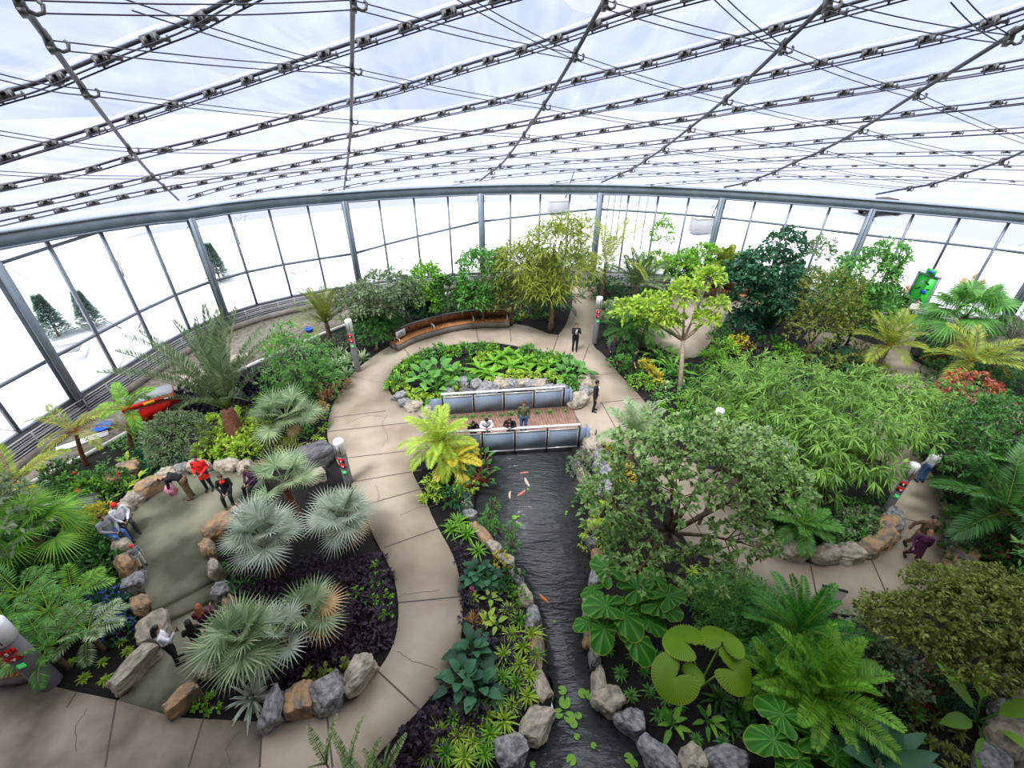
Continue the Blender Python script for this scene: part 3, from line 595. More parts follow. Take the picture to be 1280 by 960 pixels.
for (x, y, l, mt, lb) in [(1258, 918, 1.0, 'rock_tan', 'large tan boulder in the bottom right corner bed'), (1262, 893, .8, 'rock_grey', 'grey boulder above the tan one in the bottom right corner'), (1272, 858, .7, 'rock_tan', 'tan stone behind the large-leaved plant in the bottom right corner'), (1240, 950, .8, 'rock_grey', 'grey stone at the bottom right edge below the large-leaved plant'), (1262, 846, .6, 'rock_grey', 'grey stone tucked under the olive-green tree at the corner path')]:
    rock(x, y, l, l * .8, l * .5, 40, mt, lb)
# pond banks: stones one after another
def bank(pts, lab, grp, mats, wmin=.32, wmax=.45, z=WZ, h=.46, skip=()):
    P = smoothline(GP(pts, 0), 8); seg = np.linalg.norm(np.diff(P, axis=0), axis=1); s = np.concatenate([[0], np.cumsum(seg)]); u = 0; i = 0
    while u < s[-1] - .3:
        l = random.uniform(.5, 1.05); m_ = min(u + l / 2, s[-1]); x, y = [np.interp(m_, s, P[:, a]) for a in range(2)]; x2, y2 = [np.interp(m_ + .1, s, P[:, a]) for a in range(2)]
        mt = mats[i % len(mats)]; seed = int(RNG.integers(0, 8)); key = (seed, mt)
        if key not in ROCKM: me = ROCKS[seed].copy(); me.materials.clear(); me.materials.append(MATS[mt]); ROCKM[key] = me
        hh = h * random.uniform(.8, 1.15); o = bpy.data.objects.new('rock', ROCKM[key]); COL.objects.link(o); wd = random.uniform(wmin, wmax)
        o.location = (x, y, z + hh / 2 - .1); o.scale = (l / 2 * 1.03, wd / 2 * 1.15, hh / 2 + .1); o.rotation_euler = (random.uniform(-.1, .1), random.uniform(-.1, .1), math.atan2(y2 - y, x2 - x))
        tag(o, lab, 'rock', grp); u += l; i += 1
MX = ['rock_tan', 'rock_grey', 'rock_tan', 'rock_grey', 'rock_ochre', 'rock_tan']
bank([(586, 590), (583, 625), (594, 655), (614, 680), (635, 702), (650, 728), (661, 757), (670, 790), (674, 840), (681, 868)], 'weathered bank stone along the left edge of the dark pond', 'stones along the left pond bank', MX)
bank([(686, 882), (664, 912), (645, 935), (620, 950)], 'pale stone slab on the lower left pond bank where the grass tufts end', 'stones on the lower left pond bank', ['rock_tan', 'rock_grey'], .5, .65)
bank([(718, 575), (732, 596), (748, 622), (744, 648), (740, 672), (750, 700), (746, 725), (738, 760), (738, 795), (745, 822), (750, 858)], 'grey bank stone along the right edge of the dark pond', 'stones along the right pond bank', ['rock_grey', 'rock_tan', 'rock_grey', 'rock_ochre'])
bank([(748, 858), (770, 885), (800, 912), (820, 942), (842, 955), (880, 950), (925, 962)], 'squarish stone on the lower right pond bank below the lime fan palm', 'stones on the lower right pond bank', ['rock_tan', 'rock_grey', 'rock_grey'], .5, .7, h=.7)
bank([(588, 590), (578, 600)], 'dark stone at the left foot of the footbridge', 'stones at the left bridge foot', ['rock_dark'], .5, .6)
# rocks of the bed behind the bridge
for i, (x, y, l, mt) in enumerate([(500, 494, .8, 'rock_grey'), (507, 502, .7, 'rock_grey'), (518, 507, .9, 'rock_tan'), (536, 514, 1.0, 'rock_tan'), (566, 484, .7, 'rock_grey'), (578, 478, .8, 'rock_grey'), (595, 480, .8, 'rock_grey'), (612, 484, 1.0, 'rock_grey'), (628, 479, .9, 'rock_tan'), (641, 480, .8, 'rock_grey'), (655, 479, .8, 'rock_tan'), (664, 481, .7, 'rock_grey'), (674, 480, 1.1, 'rock_tan'), (686, 486, .8, 'rock_grey'), (604, 489, .9, 'rock_grey'), (560, 492, .9, 'rock_grey'), (584, 491, .8, 'rock_dark'), (638, 488, .8, 'rock_dark'), (700, 486, .8, 'rock_grey')]):
    rock(x, y, l, l * .75, .4 if i > 3 else .3, 20 * i, mt, 'small waterfall rock in the planted bed behind the far bridge rail' if i > 3 else 'low stone on the rounded left edge of the planted bed', 'rocks behind the far bridge rail' if i > 3 else 'stones at the left end of the planted bed')
rock(731, 479, .9, .8, .5, 80, 'rock_tan', 'pale upright stone at the right end of the planted bed')
rock(731, 488, .8, .7, .3, 60, 'rock_grey', 'grey stone under the pale one at the right end of the planted bed')
rock(722, 500, 1.1, .9, .5, 20, 'rock_tan', 'round tan boulder at the right end of the far bridge rail')
for x, y, l, mt, lb in [(737, 547, .8, 'rock_tan', 'small tan block at the right foot of the near bridge rail'), (741, 560, 1.2, 'rock_tan', 'long flat tan stone below the right end of the bridge'), (752, 575, 1.0, 'rock_grey', 'grey boulder right of the bridge above the water'), (757, 595, 1.1, 'rock_grey', 'tall grey boulder behind the yellow-green shrub by the water'), (757, 612, 1.0, 'rock_grey', 'lower grey boulder on the right pond bank'), (560, 577, .7, 'rock_dark', 'dark stone at the path edge by the yellow palm')]: rock(x, y, l, l * .7, .6, 70, mt, lb)
for x, y, l, mt, lb in [(150, 590, 1.3, 'rock_ochre', 'brown boulder lying in the bed behind the court'), (245, 470, 1.4, 'rock_tan', 'large pale boulder on the gravel strip beside the red toolbox'), (302, 447, 1.0, 'rock_tan', 'cream block on the gravel strip behind the date palm'), (92, 636, 1.5, 'rock_dark', 'dark slab in the bed left of the seated person in the red cap'), (246, 563, .9, 'rock_dark', 'dark round rock in the bed behind the red-coated person')]: rock(x, y, l, l * .7, .4, 30, mt, lb)
# ------------------------------------------------------------------ footbridge
A = Vector(G(548, 516)); B = Vector(G(716, 508)); A2 = Vector(G(575, 562)); B2 = Vector(G(728, 555))
mb = MB(); nn = 46
for i in range(nn):
    t0, t1 = i / nn, (i + .93) / nn
    p = [A.lerp(B, t0), A.lerp(B, t1), A2.lerp(B2, t1), A2.lerp(B2, t0)]
    V = [(q.x, q.y, .045) for q in p] + [(q.x, q.y, .0) for q in p]; mb.add(V, [[3, 2, 1, 0], [0, 1, 5, 4], [1, 2, 6, 5], [2, 3, 7, 6], [3, 0, 4, 7], [4, 5, 6, 7]])
br = empty('footbridge', tuple(A)); tag(br, 'timber-decked footbridge over the dark pond between two panelled rails', 'bridge')
def local(o, r_): o.location = -Vector(r_.location); return o
local(mb.build('deck', 'deck', br), br)
mb = MB(); 
for a, b in ((A, B), (A2, B2)): ribbon(mb, [a.xy, b.xy], .16, -.35, -.01)
local(mb.build('side_beam', 'steel', br), br)
mb = MB(); box(mb, (B2.x + .1, (B.y + B2.y) / 2, -.6), (.4, 3.4, 1.2)); box(mb, (A2.x - .5, (A.y + A2.y) / 2, -.6), (.4, 3.4, 1.2)); local(mb.build('abutment', 'curbwall', br), br)
def rail(a, b, n, name, label, ext, lean):
    r_ = empty('bridge_railing', (a.x, a.y, .0)); tag(r_, label, 'railing'); d = (b - a).normalized(); nrm = Vector((-d.y, d.x, 0)) * lean; ln = (b - a).length
    org = Vector((a.x, a.y, 0)); yaw = math.atan2(d.y, d.x)
    for i in range(n):
        mb = MB(); m_ = d * (ln * (i + .5) / n); box(mb, (m_.x + nrm.x * .05, m_.y + nrm.y * .05, .50), (ln / n - .10, .03, .96), rz=yaw); mb.build('panel', 'panel', r_)
        mb = MB()
        for z_ in (.02, 1.0): box(mb, (m_.x + nrm.x * .05, m_.y + nrm.y * .05, z_), (ln / n - .06, .06, .05), rz=yaw)
        for s_ in (-1, 1): q = m_ + d * s_ * (ln / n / 2 - .06); box(mb, (q.x + nrm.x * .05, q.y + nrm.y * .05, .5), (.04, .05, 1.0), rz=yaw)
        mb.build('panel_frame', 'chrome', r_)
    for i in range(n + 1):
        mb = MB(); q = d * (ln * i / n); box(mb, (q.x, q.y, .42), (.06, .09, 1.3), rz=yaw); mb.build('post', 'black', r_)
    mb = MB(); box(mb, ((d * ln / 2).x - nrm.x * .05, (d * ln / 2).y - nrm.y * .05, 1.12), (ln + .1, .12, .05), rz=yaw); mb.build('handrail', 'white' if True else '', r_)
    mb = MB(); tube(mb, [(-nrm.x * .1, -nrm.y * .1, .86), (d.x * ln - nrm.x * .1, d.y * ln - nrm.y * .1, .86)], .025, 8); mb.build('grip_rail', 'chrome', r_)
    if ext:
        q = d * (ln + ext / 2); mb = MB(); box(mb, (q.x, q.y, .5), (ext, .04, .98), rz=yaw); mb.build('end_panel', 'panel', r_)
        q2 = d * (ln + ext); mb = MB(); box(mb, (q2.x, q2.y, .5), (.05, .4, 1.02), rz=yaw); mb.build('end_return', 'panel', r_)
nL, nR = Vector(G(575, 566)), Vector(G(722, 557))
rail(nL - (nR - nL) * .08, nR, 4, '', 'blue-grey panelled rail on the near side of the footbridge, people leaning over it', .35, -1)
fL, fR = Vector(G(555, 518)), Vector(G(703, 508))
rail(fL, fR, 4, '', 'blue-grey panelled rail on the far side of the footbridge, with ferns at its foot', .35, -1)
q = fL + (fL - fR).normalized() * .3; mb = MB(); box(mb, (q.x, q.y, .45), (.55, .05, .9), rz=math.atan2((fR - fL).y, (fR - fL).x)); tag(mb.build('end_screen', 'panel'), 'plain grey screen at the left end of the far bridge rail', 'screen')
# ------------------------------------------------------------------ curved timber benches
def bench(line, label, zs=.45, back=.95, wseat=.55, side=-1, signs=True, sgn_at=(.03,), arms=(.03, .36, .70, .98)):
    P = smoothline(line, 16); seg = np.linalg.norm(np.diff(P, axis=0), axis=1); s = np.concatenate([[0], np.cumsum(seg)]); Lh = s[-1]
    T = norm(np.gradient(P, axis=0)); Nn = np.stack([-T[:, 1], T[:, 0]], 1) * side   # towards the back
    r_ = empty('curved_bench', (P[0][0], P[0][1], 0)); tag(r_, label, 'bench'); org = np.array([P[0][0], P[0][1]])
    at = lambda u, o_: np.array([np.interp(u, s, P[:, a] + Nn[:, a] * o_) for a in range(2)]) - org
    mb = MB(); ribbon(mb, P + Nn * .32 - org, .60, 0, .40); mb.build('plinth', 'curbwall', r_)
    n = int(Lh / .11); mb = MB(); mk = MB()
    for i in range(n):
        u = (i + .5) * Lh / n; a = at(u, .02); b = at(u, wseat); yaw = math.atan2(*(b - a)[::-1]); c_ = (a + b) / 2
        box(mb, (c_[0], c_[1], zs), (wseat, Lh / n * .86, .05), rz=yaw, rnd=RNG.random())
        c2 = at(u, wseat + .10); box(mk, (c2[0], c2[1], (zs + back) / 2 + .02), (.035, Lh / n * .9, back - zs), rz=yaw)
    mb.build('seat', 'wood', r_); mk.build('backrest', 'wood_dark', r_)
    mb = MB(); ribbon(mb, P + Nn * (wseat + .12) - org, .09, back + .02, back + .06); ribbon(mb, P + Nn * (wseat + .16) - org, .04, 0, back); mb.build('cap_rail', 'mullion', r_)
    for f_ in arms:
        a = at(f_ * Lh, .08); b = at(f_ * Lh, wseat - .05); mb = MB(); h = .24
        tube(mb, [(*a, zs), (*a, zs + h), (*b, zs + h + .02), (*b, zs)], .03, 6); mb.build('armrest', 'white', r_)
    if signs:
        c_ = at(.065 * Lh, wseat - .02); b = at(.065 * Lh + .3, wseat - .02); yaw = math.atan2(*(b - c_)[::-1])
        mb = MB(); box(mb, (c_[0] + .2, c_[1] + .05, zs + .35), (.72, .02, .42), rz=yaw); o = mb.build('notice', 'white', r_)
        mb = MB(); n_ = np.array([math.sin(yaw), -math.cos(yaw)])
        for k in range(5): box(mb, (c_[0] + .2 + n_[0] * .015, c_[1] + .05 + n_[1] * .015, zs + .46 - .055 * k), (.5 - .1 * (k % 2), .008, .018), rz=yaw)
        mb.build('notice_lines', 'ink', o)
    return r_
bench(GP([(499, 440), (520, 429), (545, 421), (570, 415), (600, 411), (637, 410)]), 'long curved timber bench on a concrete plinth with white armrests and notice', side=1)
bench(GP([(858, 374), (885, 371), (915, 375), (940, 385), (962, 400)]), 'curved timber bench at the far right terrace, partly behind the dark tree', side=1, signs=False, arms=(.36, .7))
bench(GP([(44, 853), (22, 858), (-10, 862), (-60, 866)])[::-1], 'timber bench with white notice and armrests at the left picture edge', side=1, signs=False, arms=(.75,))
b_ = G(20, 812, .8); mb = MB(); box(mb, (b_[0], b_[1], .72), (.62, .03, .4), rz=-.1); o = mb.build('notice_board', 'white'); 
mk = MB()
for k in range(4): box(mk, (b_[0], b_[1] - .02, .84 - .07 * k), (.45 - .08 * (k % 2), .006, .02), rz=-.1)
mk.build('text_lines', 'ink', o); tag(o, 'white printed notice fixed above the bench seat at the left picture edge', 'notice')
# ------------------------------------------------------------------ sign posts
def post(bx, by, h, r, label, signs=True, face=-PI / 2, lamp=True):
    x, y, _ = G(bx, by); r_ = empty('sign_post', (x, y, 0), face + PI / 2); tag(r_, label, 'post')
    mb = MB(); lathe(mb, [(0, 0), (r * 1.02, 0), (r, .05), (r, h - .62), (0, h - .62)], k=20); mb.build('pole', 'post_grey', r_, smooth=False)
    mb = MB(); lathe(mb, [(0, h - .62), (r * 1.12, h - .62), (r * 1.16, h - .06), (r * 1.05, h), (0, h)], k=20)
    cp = mb.build('cap', 'white', r_)
    if lamp:
        mb = MB()
        for a in (-.5, .3): box(mb, (math.sin(a) * r * 1.17, -math.cos(a) * r * 1.17, h - .33), (.018, .012, .42))
        mb.build('groove', 'ink', cp)
    if signs:
        mb = MB()
        for z_, w2 in ((h - .85, .22), (h - 1.12, .24)): 
            for a in (-.55, -.2, .15, .5): box(mb, (math.sin(a) * (r + .012), -math.cos(a) * (r + .012), z_), (r * .36, .015, .2), rz=a)
        sg = mb.build('red_sign', 'red', r_)
        mb = MB(); box(mb, (.0, -r - .03, h - .88), (.05, .01, .10)); box(mb, (.02, -r - .03, h - 1.12), (.09, .01, .03)); box(mb, (.02, -r - .03, h - 1.16), (.03, .01, .08)); mb.build('emblem', 'white', sg)
        mb = MB(); box(mb, (.02, -r - .01, h - 1.45), (.14, .03, .14)); g = mb.build('exit_light', 'green_sign', r_)
        mb = MB(); box(mb, (.02, -r - .03, h - 1.45), (.03, .01, .08)); box(mb, (.05, -r - .03, h - 1.43), (.05, .01, .02)); mb.build('exit_mark', 'white', g)
    return r_
post(448, 464, 3.05, .15, 'grey round signpost with white cap and red sign left of the curved bench')
post(743, 429, 2.95, .16, 'grey round signpost with white cap beside the far path')
post(1145, 444, 2.8, .16, 'grey signpost with white cap and red signs near the green door', face=-PI / 2 - .6)
post(64, 853, 2.75, .24, 'thick dark grey signpost in the lower left corner by the bench', face=-PI / 2 + .5)
post(436, 603, 2.15, .17, 'grey signpost with white cap beside the slate slab and silver palms', face=-PI / 2)
post(1106, 640, 2.4, .13, 'signpost with small green light among bamboo leaves at the ring bed', face=-PI / 2 - .7)
post(884, 566, 2.3, .15, 'signpost with white cap half buried in the bamboo foliage')
post(833, 392, 2.4, .12, 'small white-capped post behind the yellow-green tree', signs=False)
post(868, 398, 2.4, .14, 'white-capped post at the left end of the far terrace bench', signs=False)
# ------------------------------------------------------------------ green door
d0, d1 = Vector(G(1127, 388)), Vector(G(1148, 396)); dd = (d1 - d0).normalized(); yaw = math.atan2(dd.y, dd.x); wd = (d1 - d0).length
r_ = empty('door_1', tuple(d0 + (d1 - d0) / 2 + Vector((-.38, -.42, 0))), yaw); struct(r_)
mb = MB()
for s_ in (-1, 1): box(mb, (s_ * wd * .55, 0, 1.45), (.12, .14, 2.9))
box(mb, (0, 0, 2.85), (wd * 1.1 + .12, .14, .12)); struct(mb.build('door_frame', 'mullion', r_))
mb = MB(); box(mb, (0, 0, 1.4), (wd * .98, .05, 2.75)); lf = struct(mb.build('door_leaf', 'green_film', r_))
mb = MB()
for i, (x, z, s1, s2, a) in enumerate([(.1, 2.35, .3, .08, .5), (-.28, 1.9, .35, .07, -.7), (.2, 1.25, .28, .08, .9), (-.2, .8, .36, .06, .2), (.22, .5, .25, .06, -.6), (.3, 2.0, .2, .06, -.2)]): box(mb, (x, -.035, z), (s1, .012, s2), M=Matrix.Rotation(a, 3, 'Y'))
struct(mb.build('film_leaf_print', 'black', lf))
mb = MB(); box(mb, (.12, -.04, 1.78), (.34, .012, .26)); struct(mb.build('door_sign', 'blue', lf))
mb = MB(); tube(mb, [(-wd * .42, -.1, 1.12), (wd * .42, -.1, 1.12)], .03, 6); struct(mb.build('push_bar', 'chrome', lf))
mb = MB(); box(mb, (.05, -.1, 3.1), (.55, .12, .34)); e_ = mb.build('exit_sign', 'green_film', r_); mb = MB(); box(mb, (.05, -.17, 3.1), (.3, .01, .16)); mb.build('exit_symbol', 'blue', e_)
# ------------------------------------------------------------------ toolbox and small site things on the gravel strip
x, y, _ = G(196, 519); r_ = empty('tool_chest', (x, y, 0), math.radians(38)); tag(r_, 'big red steel site toolbox with grey lid on the gravel strip', 'toolbox')
mb = MB(); box(mb, (0, 0, .45), (2.0, .9, .86), rnd=0); mb.build('body', 'red', r_)
mb = MB(); box(mb, (0, 0, 1.0), (2.06, .96, .22), taper=.97); l_ = mb.build('lid', 'red', r_); mb = MB(); box(mb, (0, 0, 1.13), (2.0, .9, .04)); mb.build('lid_top', 'greylid', l_)
mb = MB(); box(mb, (.0, -.49, .98), (.42, .02, .16)); mb.build('yellow_label', 'yellow', r_)
mb = MB(); box(mb, (-.7, -.47, .78), (.5, .02, .1)); box(mb, (.72, -.5, .97), (.3, .02, .05)); mb.build('white_label', 'white', r_)
mb = MB(); box(mb, (.9, -.47, .35), (.1, .02, .3)); box(mb, (-.9, -.47, .35), (.1, .02, .3)); mb.build('corner_mark', 'orange', r_)
mb = MB(); box(mb, (0, -.47, .86), (2.0, .03, .03)); mb.build('lip', 'ink', r_)
x, y, _ = G(131, 537); mb = MB(); lathe(mb, [(0, 0), (.22, 0), (.32, .16), (.36, .16), (.36, .19), (.28, .19), (.2, .05), (0, .05)], k=20); tag(mb.build('basin', 'blue', loc=(x, y, .03)), 'round blue plastic basin on the gravel strip left of the red toolbox', 'basin')
x, y, _ = G(387, 415); mb = MB(); lathe(mb, [(0, 0), (.18, 0), (.24, .2), (.26, .2), (.2, .22), (.16, .05), (0, .05)], k=20); tag(mb.build('bucket', 'blue', loc=(x, y, .03)), 'small blue tub on the gravel strip behind the green shrub', 'tub')
x, y, _ = G(105, 556); r_ = empty('pipe_bundle', (x, y, 0), .7); tag(r_, 'white plastic pipes lying on the gravel by the blue basin', 'pipes')
for k in range(3): mb = MB(); tube(mb, [(-.9, k * .16, .08), (.9, k * .16 + .05, .08)], .05, 8); mb.build('pipe', 'white', r_)
# ------------------------------------------------------------------ things outside in the snow
def pickup(px, py, yaw, label, col):
    x, y, _ = G(px, py, -.1); r_ = empty('pickup_truck', (x, y, -.12), yaw); tag(r_, label, 'vehicle')
    mb = MB(); box(mb, (0, 0, .8), (5.2, 1.9, .6)); box(mb, (.35, 0, 1.4), (2.2, 1.75, .75), taper=.8); mb.build('body', col, r_)
    mb = MB(); box(mb, (.35, 0, 1.42), (1.9, 1.80, .42), taper=.9); mb.build('windows', 'ink', r_)
    for sx_ in (-1.6, 1.6):
        for sy in (-.9, .9): mb = MB(); tube(mb, [(sx_, sy - .1, .4), (sx_, sy + .1, .4)], .4, 14); mb.build('wheel', 'black', r_)
pickup(1098, 268, .25, 'dark pickup truck parked outside in the snow beyond the far right glass', 'black')
for (px, py, lb) in ((697, 268, 'white site trailer out in the snow behind the tall feathery tree'), (876, 292, 'white sign cabinet standing in the snow behind the lime plant')):
    x, y, _ = G(px, py, -.1); r_ = empty('site_trailer', (x, y, -.1), .2); tag(r_, lb, 'trailer'); mb = MB(); box(mb, (0, 0, .9), (2.2, 1.2, 1.4)); mb.build('body', 'greylid', r_); mb = MB(); box(mb, (0, 0, 1.65), (2.3, 1.3, .1)); mb.build('roof', 'white', r_); mb = MB(); tube(mb, [(.8, 0, 1.7), (1.6, 0, 4.5)], .06, 6); mb.build('mast', 'black', r_)
for i, (px, py) in enumerate([(762, 305), (770, 300), (792, 300), (755, 302), (800, 312)]):
    x, y, _ = G(px, py, -.1); mb = MB(); tube(mb, [(0, 0, 0), (0, 0, 5.0)], .06, 6); tag(mb.build('snow_pole', 'mullion', loc=(x, y, -.12)), 'bare pole standing in the snow beyond the coconut palm', 'pole', 'poles in the snow')
x, y, _ = G(86, 446, -.1); mb = MB(); box(mb, (0, 0, .25), (1.7, 1.5, .5), rz=.5); box(mb, (0, 0, .52), (1.5, 1.3, .06), rz=.5, mi=1); tag(mb.build('utility_box', ['white', 'greylid'], loc=(x, y, -.12)), 'square grey-topped utility box outside in the snow below the spruces', 'utility box')
# ------------------------------------------------------------------ plant materials
leafmat('lf_deep', (0.0203, 0.081, 0.0135), (0.0743, 0.23, 0.0378)); leafmat('lf_mid', (0.0608, 0.198, 0.0334), (0.186, 0.456, 0.0845)); leafmat('lf_fresh', (0.0805, 0.287, 0.0172), (0.31, 0.598, 0.0575))
leafmat('lf_lime', (0.234, 0.421, 0.0351), (0.546, 0.715, 0.078)); leafmat('lf_yellow', (0.45, 0.378, 0.027), (0.7, 0.62, 0.07)); leafmat('lf_silver', (.25, .33, .24), (.56, .62, .47), trans=.15)
leafmat('lf_silvergreen', (.14, .24, .10), (.42, .52, .28), trans=.2); leafmat('lf_greygreen', (0.075, 0.138, 0.0562), (0.275, 0.362, 0.175)); leafmat('lf_olive', (0.102, 0.152, 0.0238), (0.302, 0.358, 0.066))
leafmat('lf_black', (0.009, 0.0081, 0.0126), (0.03, 0.025, 0.04), rough=.3); leafmat('lf_purple', (0.0162, 0.009, 0.0162), (0.055, 0.035, 0.055)); leafmat('lf_bamboo', (0.0345, 0.115, 0.0138), (0.368, 0.644, 0.115), trans=.4)
leafmat('lf_coconut', (0.148, 0.229, 0.0269), (0.419, 0.493, 0.0598), trans=.35); leafmat('lf_red', (0.257, 0.0585, 0.0351), (0.585, 0.182, 0.091)); leafmat('lf_pink', (0.41, 0.117, 0.105), (0.364, 0.39, 0.104)); leafmat('lf_bluegreen', (.02, .085, .035), (.06, .20, .09))
leafmat('lf_taro', (0.042, 0.228, 0.0144), (0.156, 0.432, 0.048), edge=(.42, .50, .05), estart=.95, trans=.35); leafmat('lf_licuala', (.15, .34, .012), (.34, .56, .03), edge=(.45, .5, .06), estart=.97, trans=.4)
leafmat('lf_cycad', (0.03, 0.18, 0.018), (0.12, 0.42, 0.0525)); leafmat('lf_orange', (0.495, 0.144, 0.027), (0.6, 0.4, 0.06)); leafmat('lf_dust', (0.126, 0.117, 0.09), (0.3, 0.28, 0.22)); leafmat('fl_blue', (0.054, 0.09, 0.495), (0.16, 0.22, 0.75)); leafmat('fl_red', (0.54, 0.018, 0.009), (0.8, 0.08, 0.02)); leafmat('fl_pink', (0.54, 0.072, 0.27), (0.75, 0.2, 0.4))
leafmat('lf_spruce', (.08, .16, .12), (.30, .40, .36)); leafmat('lf_straw', (0.45, 0.324, 0.198), (0.68, 0.52, 0.34)); leafmat('lf_variegated', (0.117, 0.281, 0.0585), (0.65, 0.715, 0.364))
def keep_in(x, y, m_):
    d = np.hypot(FINE[:, 0] - x, FINE[:, 1] - y); i = int(np.argmin(d))
    if inside_plan(x, y) and d[i] < m_: v = np.array([x, y]) - FINE[i]; v = v / max(1e-6, np.linalg.norm(v)); x, y = FINE[i] + v * m_
    return float(x), float(y)
CACHE = {}
def cached(key, fn):
    if key not in CACHE: CACHE[key] = fn()
    return CACHE[key]
def arc(L, e0, bend, n=12, pw=1.3):
    t = np.linspace(0, 1, n + 1); th = e0 - bend * t ** pw; dx = np.cos(th) * L / n; dz = np.sin(th) * L / n
    return np.stack([np.concatenate([[0], np.cumsum(dx[:-1])]), np.zeros(n + 1), np.concatenate([[0], np.cumsum(dz[:-1])])], 1)
def frond_mesh(key, L, e0, bend, mat, nl=34, ll=.5, lw=.05, rr=.02, start=.15, lift=.25, droop=.25, rach='lf_mid', nseg=2, prof='leaf', amax=68, amin=28):
    def f():
        mb = MB(); P = arc(L, e0, bend); n = len(P) - 1; tt = np.linspace(0, 1, n + 1)
        tube(mb, P, rr * (1 - .8 * tt), 4, mi=1, rnd=.3)
        T = norm(np.gradient(P, axis=0)); t = np.repeat(np.linspace(start, 1, nl), 2) + RNG.uniform(-.006, .006, nl * 2); t = np.clip(t, 0, 1)
        p = np.stack([np.interp(t, tt, P[:, a]) for a in range(3)], 1); Tt = norm(np.stack([np.interp(t, tt, T[:, a]) for a in range(3)], 1))
        s = np.where(np.arange(len(t)) % 2 == 0, 1.0, -1.0); S = np.array([0, 1.0, 0]) * s[:, None]; Nn = np.cross(Tt, np.array([0, 1.0, 0])); Nn *= np.sign(Nn[:, 2:3] + 1e-9)
        al = np.radians(amax + (amin - amax) * (t - start) / (1 - start)); d = Tt * np.cos(al)[:, None] + S * np.sin(al)[:, None] + Nn * (lift + RNG.uniform(-.08, .08, len(t)))[:, None]
        ln = ll * (np.sin(PI * np.clip(.12 + .83 * (t - start) / (1 - start), 0, 1)) ** .6) * RNG.uniform(.9, 1.08, len(t))
        blade(mb, p, d, Nn, ln, lw, n=nseg, droop=droop, fold=.3, prof=prof); return mb.mesh('frond', [mat, rach])
    return cached(('fr', key, mat, L, round(e0, 2)), f)
def fan_mesh(key, pet, R, e0, mat, nb=26, spread=135, droop=.12, pr=.018, cup=.25, petm='lf_mid', tip=.45, sag=.2):
    def f():
        mb = MB(); P = arc(pet, e0, sag, 5); tube(mb, P, pr, 4, mi=1, rnd=.6)
        T = norm(P[-1] - P[-2]); T = norm(T + np.array([0, 0, -.15])); S = np.array([0, 1.0, 0]); Nn = np.cross(T, S); Nn = Nn * np.sign(Nn[2] + 1e-9)
        a = np.radians(np.linspace(-spread, spread, nb)); d = T * np.cos(a)[:, None] + S * np.sin(a)[:, None] + Nn * (cup * (.35 + .65 * np.abs(a) / a.max()))[:, None]
        Ls = R * (1 - .22 * (np.abs(a) / a.max()) ** 2) * RNG.uniform(.94, 1.05, nb); w_ = 2 * R * .37 * math.tan(abs(a[1] - a[0]) / 2) * 1.1
        blade(mb, np.repeat(P[-1:], nb, 0), d, Nn, Ls, w_, n=5, droop=droop, fold=.45, prof='fan'); return mb.mesh('fan_leaf', [mat, petm])
    return cached(('fan', key, mat, R, round(e0, 2), pet), f)
def MX4(az, z=0., tilt=0., s=1., roll=0.): return Matrix.Translation((0, 0, z)) @ Matrix.Rotation(az, 4, 'Z') @ Matrix.Rotation(tilt, 4, 'Y') @ Matrix.Rotation(roll, 4, 'X') @ Matrix.Diagonal((s, s, s, 1))
def trunk_mesh(key, h, r0, r1, mat, bulge=0, rings=True, lean=(0, 0)):
    def f():
        mb = MB(); n = max(6, int(h / .09)); t = np.linspace(0, 1, n + 1); r = r0 + (r1 - r0) * t + bulge * np.sin(PI * t)
        if rings: r = r * (1 + .09 * (np.arange(n + 1) % 2))
        tube(mb, np.stack([lean[0] * t ** 1.5, lean[1] * t ** 1.5, t * h], 1), r, 10); return mb.mesh('trunk', mat)
    return cached(('tr', key, h, mat, lean), f)
def palm(px, py, z, label, L=2.4, nf=16, mat='lf_mid', trunk='bark_red', tr=(.16, .11), e=(80, -5), bend=(.5, 1.2), ll=.5, lw=.05, nl=34, lift=.25, droop=.25, rach='lf_lime', name='feather_palm', dead=0, part='frond', cat='palm', group=None, base=None, **k):
    x, y, _ = G(px, py, z)
    if not base: x, y = keep_in(x, y, 2.6)
    if base: bx, by, _ = G(*base)
    else: bx, by = x, y
    r_ = empty(name, (bx, by, -.04)); tag(r_, label, cat, group); z += .04
    if z > .25: link('trunk', trunk_mesh(label, z, tr[0], tr[1], trunk, lean=(x - bx, y - by)), r_)
    for i in range(nf):
        u = i / max(1, nf - 1); lv = int(u * 3.99); e0 = math.radians(e[0] + (e[1] - e[0]) * (lv + .5) / 4); b_ = bend[0] + (bend[1] - bend[0]) * (lv + .5) / 4
        me = frond_mesh((ll, lw, nl, lift, i % 2), L, e0, b_, mat, nl=nl, ll=ll, lw=lw, lift=lift, droop=droop, rach=rach, **k)
        m_ = Matrix.Translation((x - bx, y - by, 0)) @ MX4(i * 2.399 + RNG.uniform(-.2, .2), z, RNG.uniform(-.12, .12), RNG.uniform(.85, 1.08), RNG.uniform(-.25, .25))
        link(part, me, r_, m_)
    for i in range(dead):
        me = frond_mesh((ll, lw, nl, 'd'), L * .9, -.2, .9, 'dead', nl=nl, ll=ll, lw=lw, droop=.5, rach='dead')
        o = link('dead_frond', me, r_, Matrix.Translation((x - bx, y - by, 0)) @ MX4(RNG.uniform(0, 6), z - .05)); o['label'] = 'withered tan frond'
    return r_
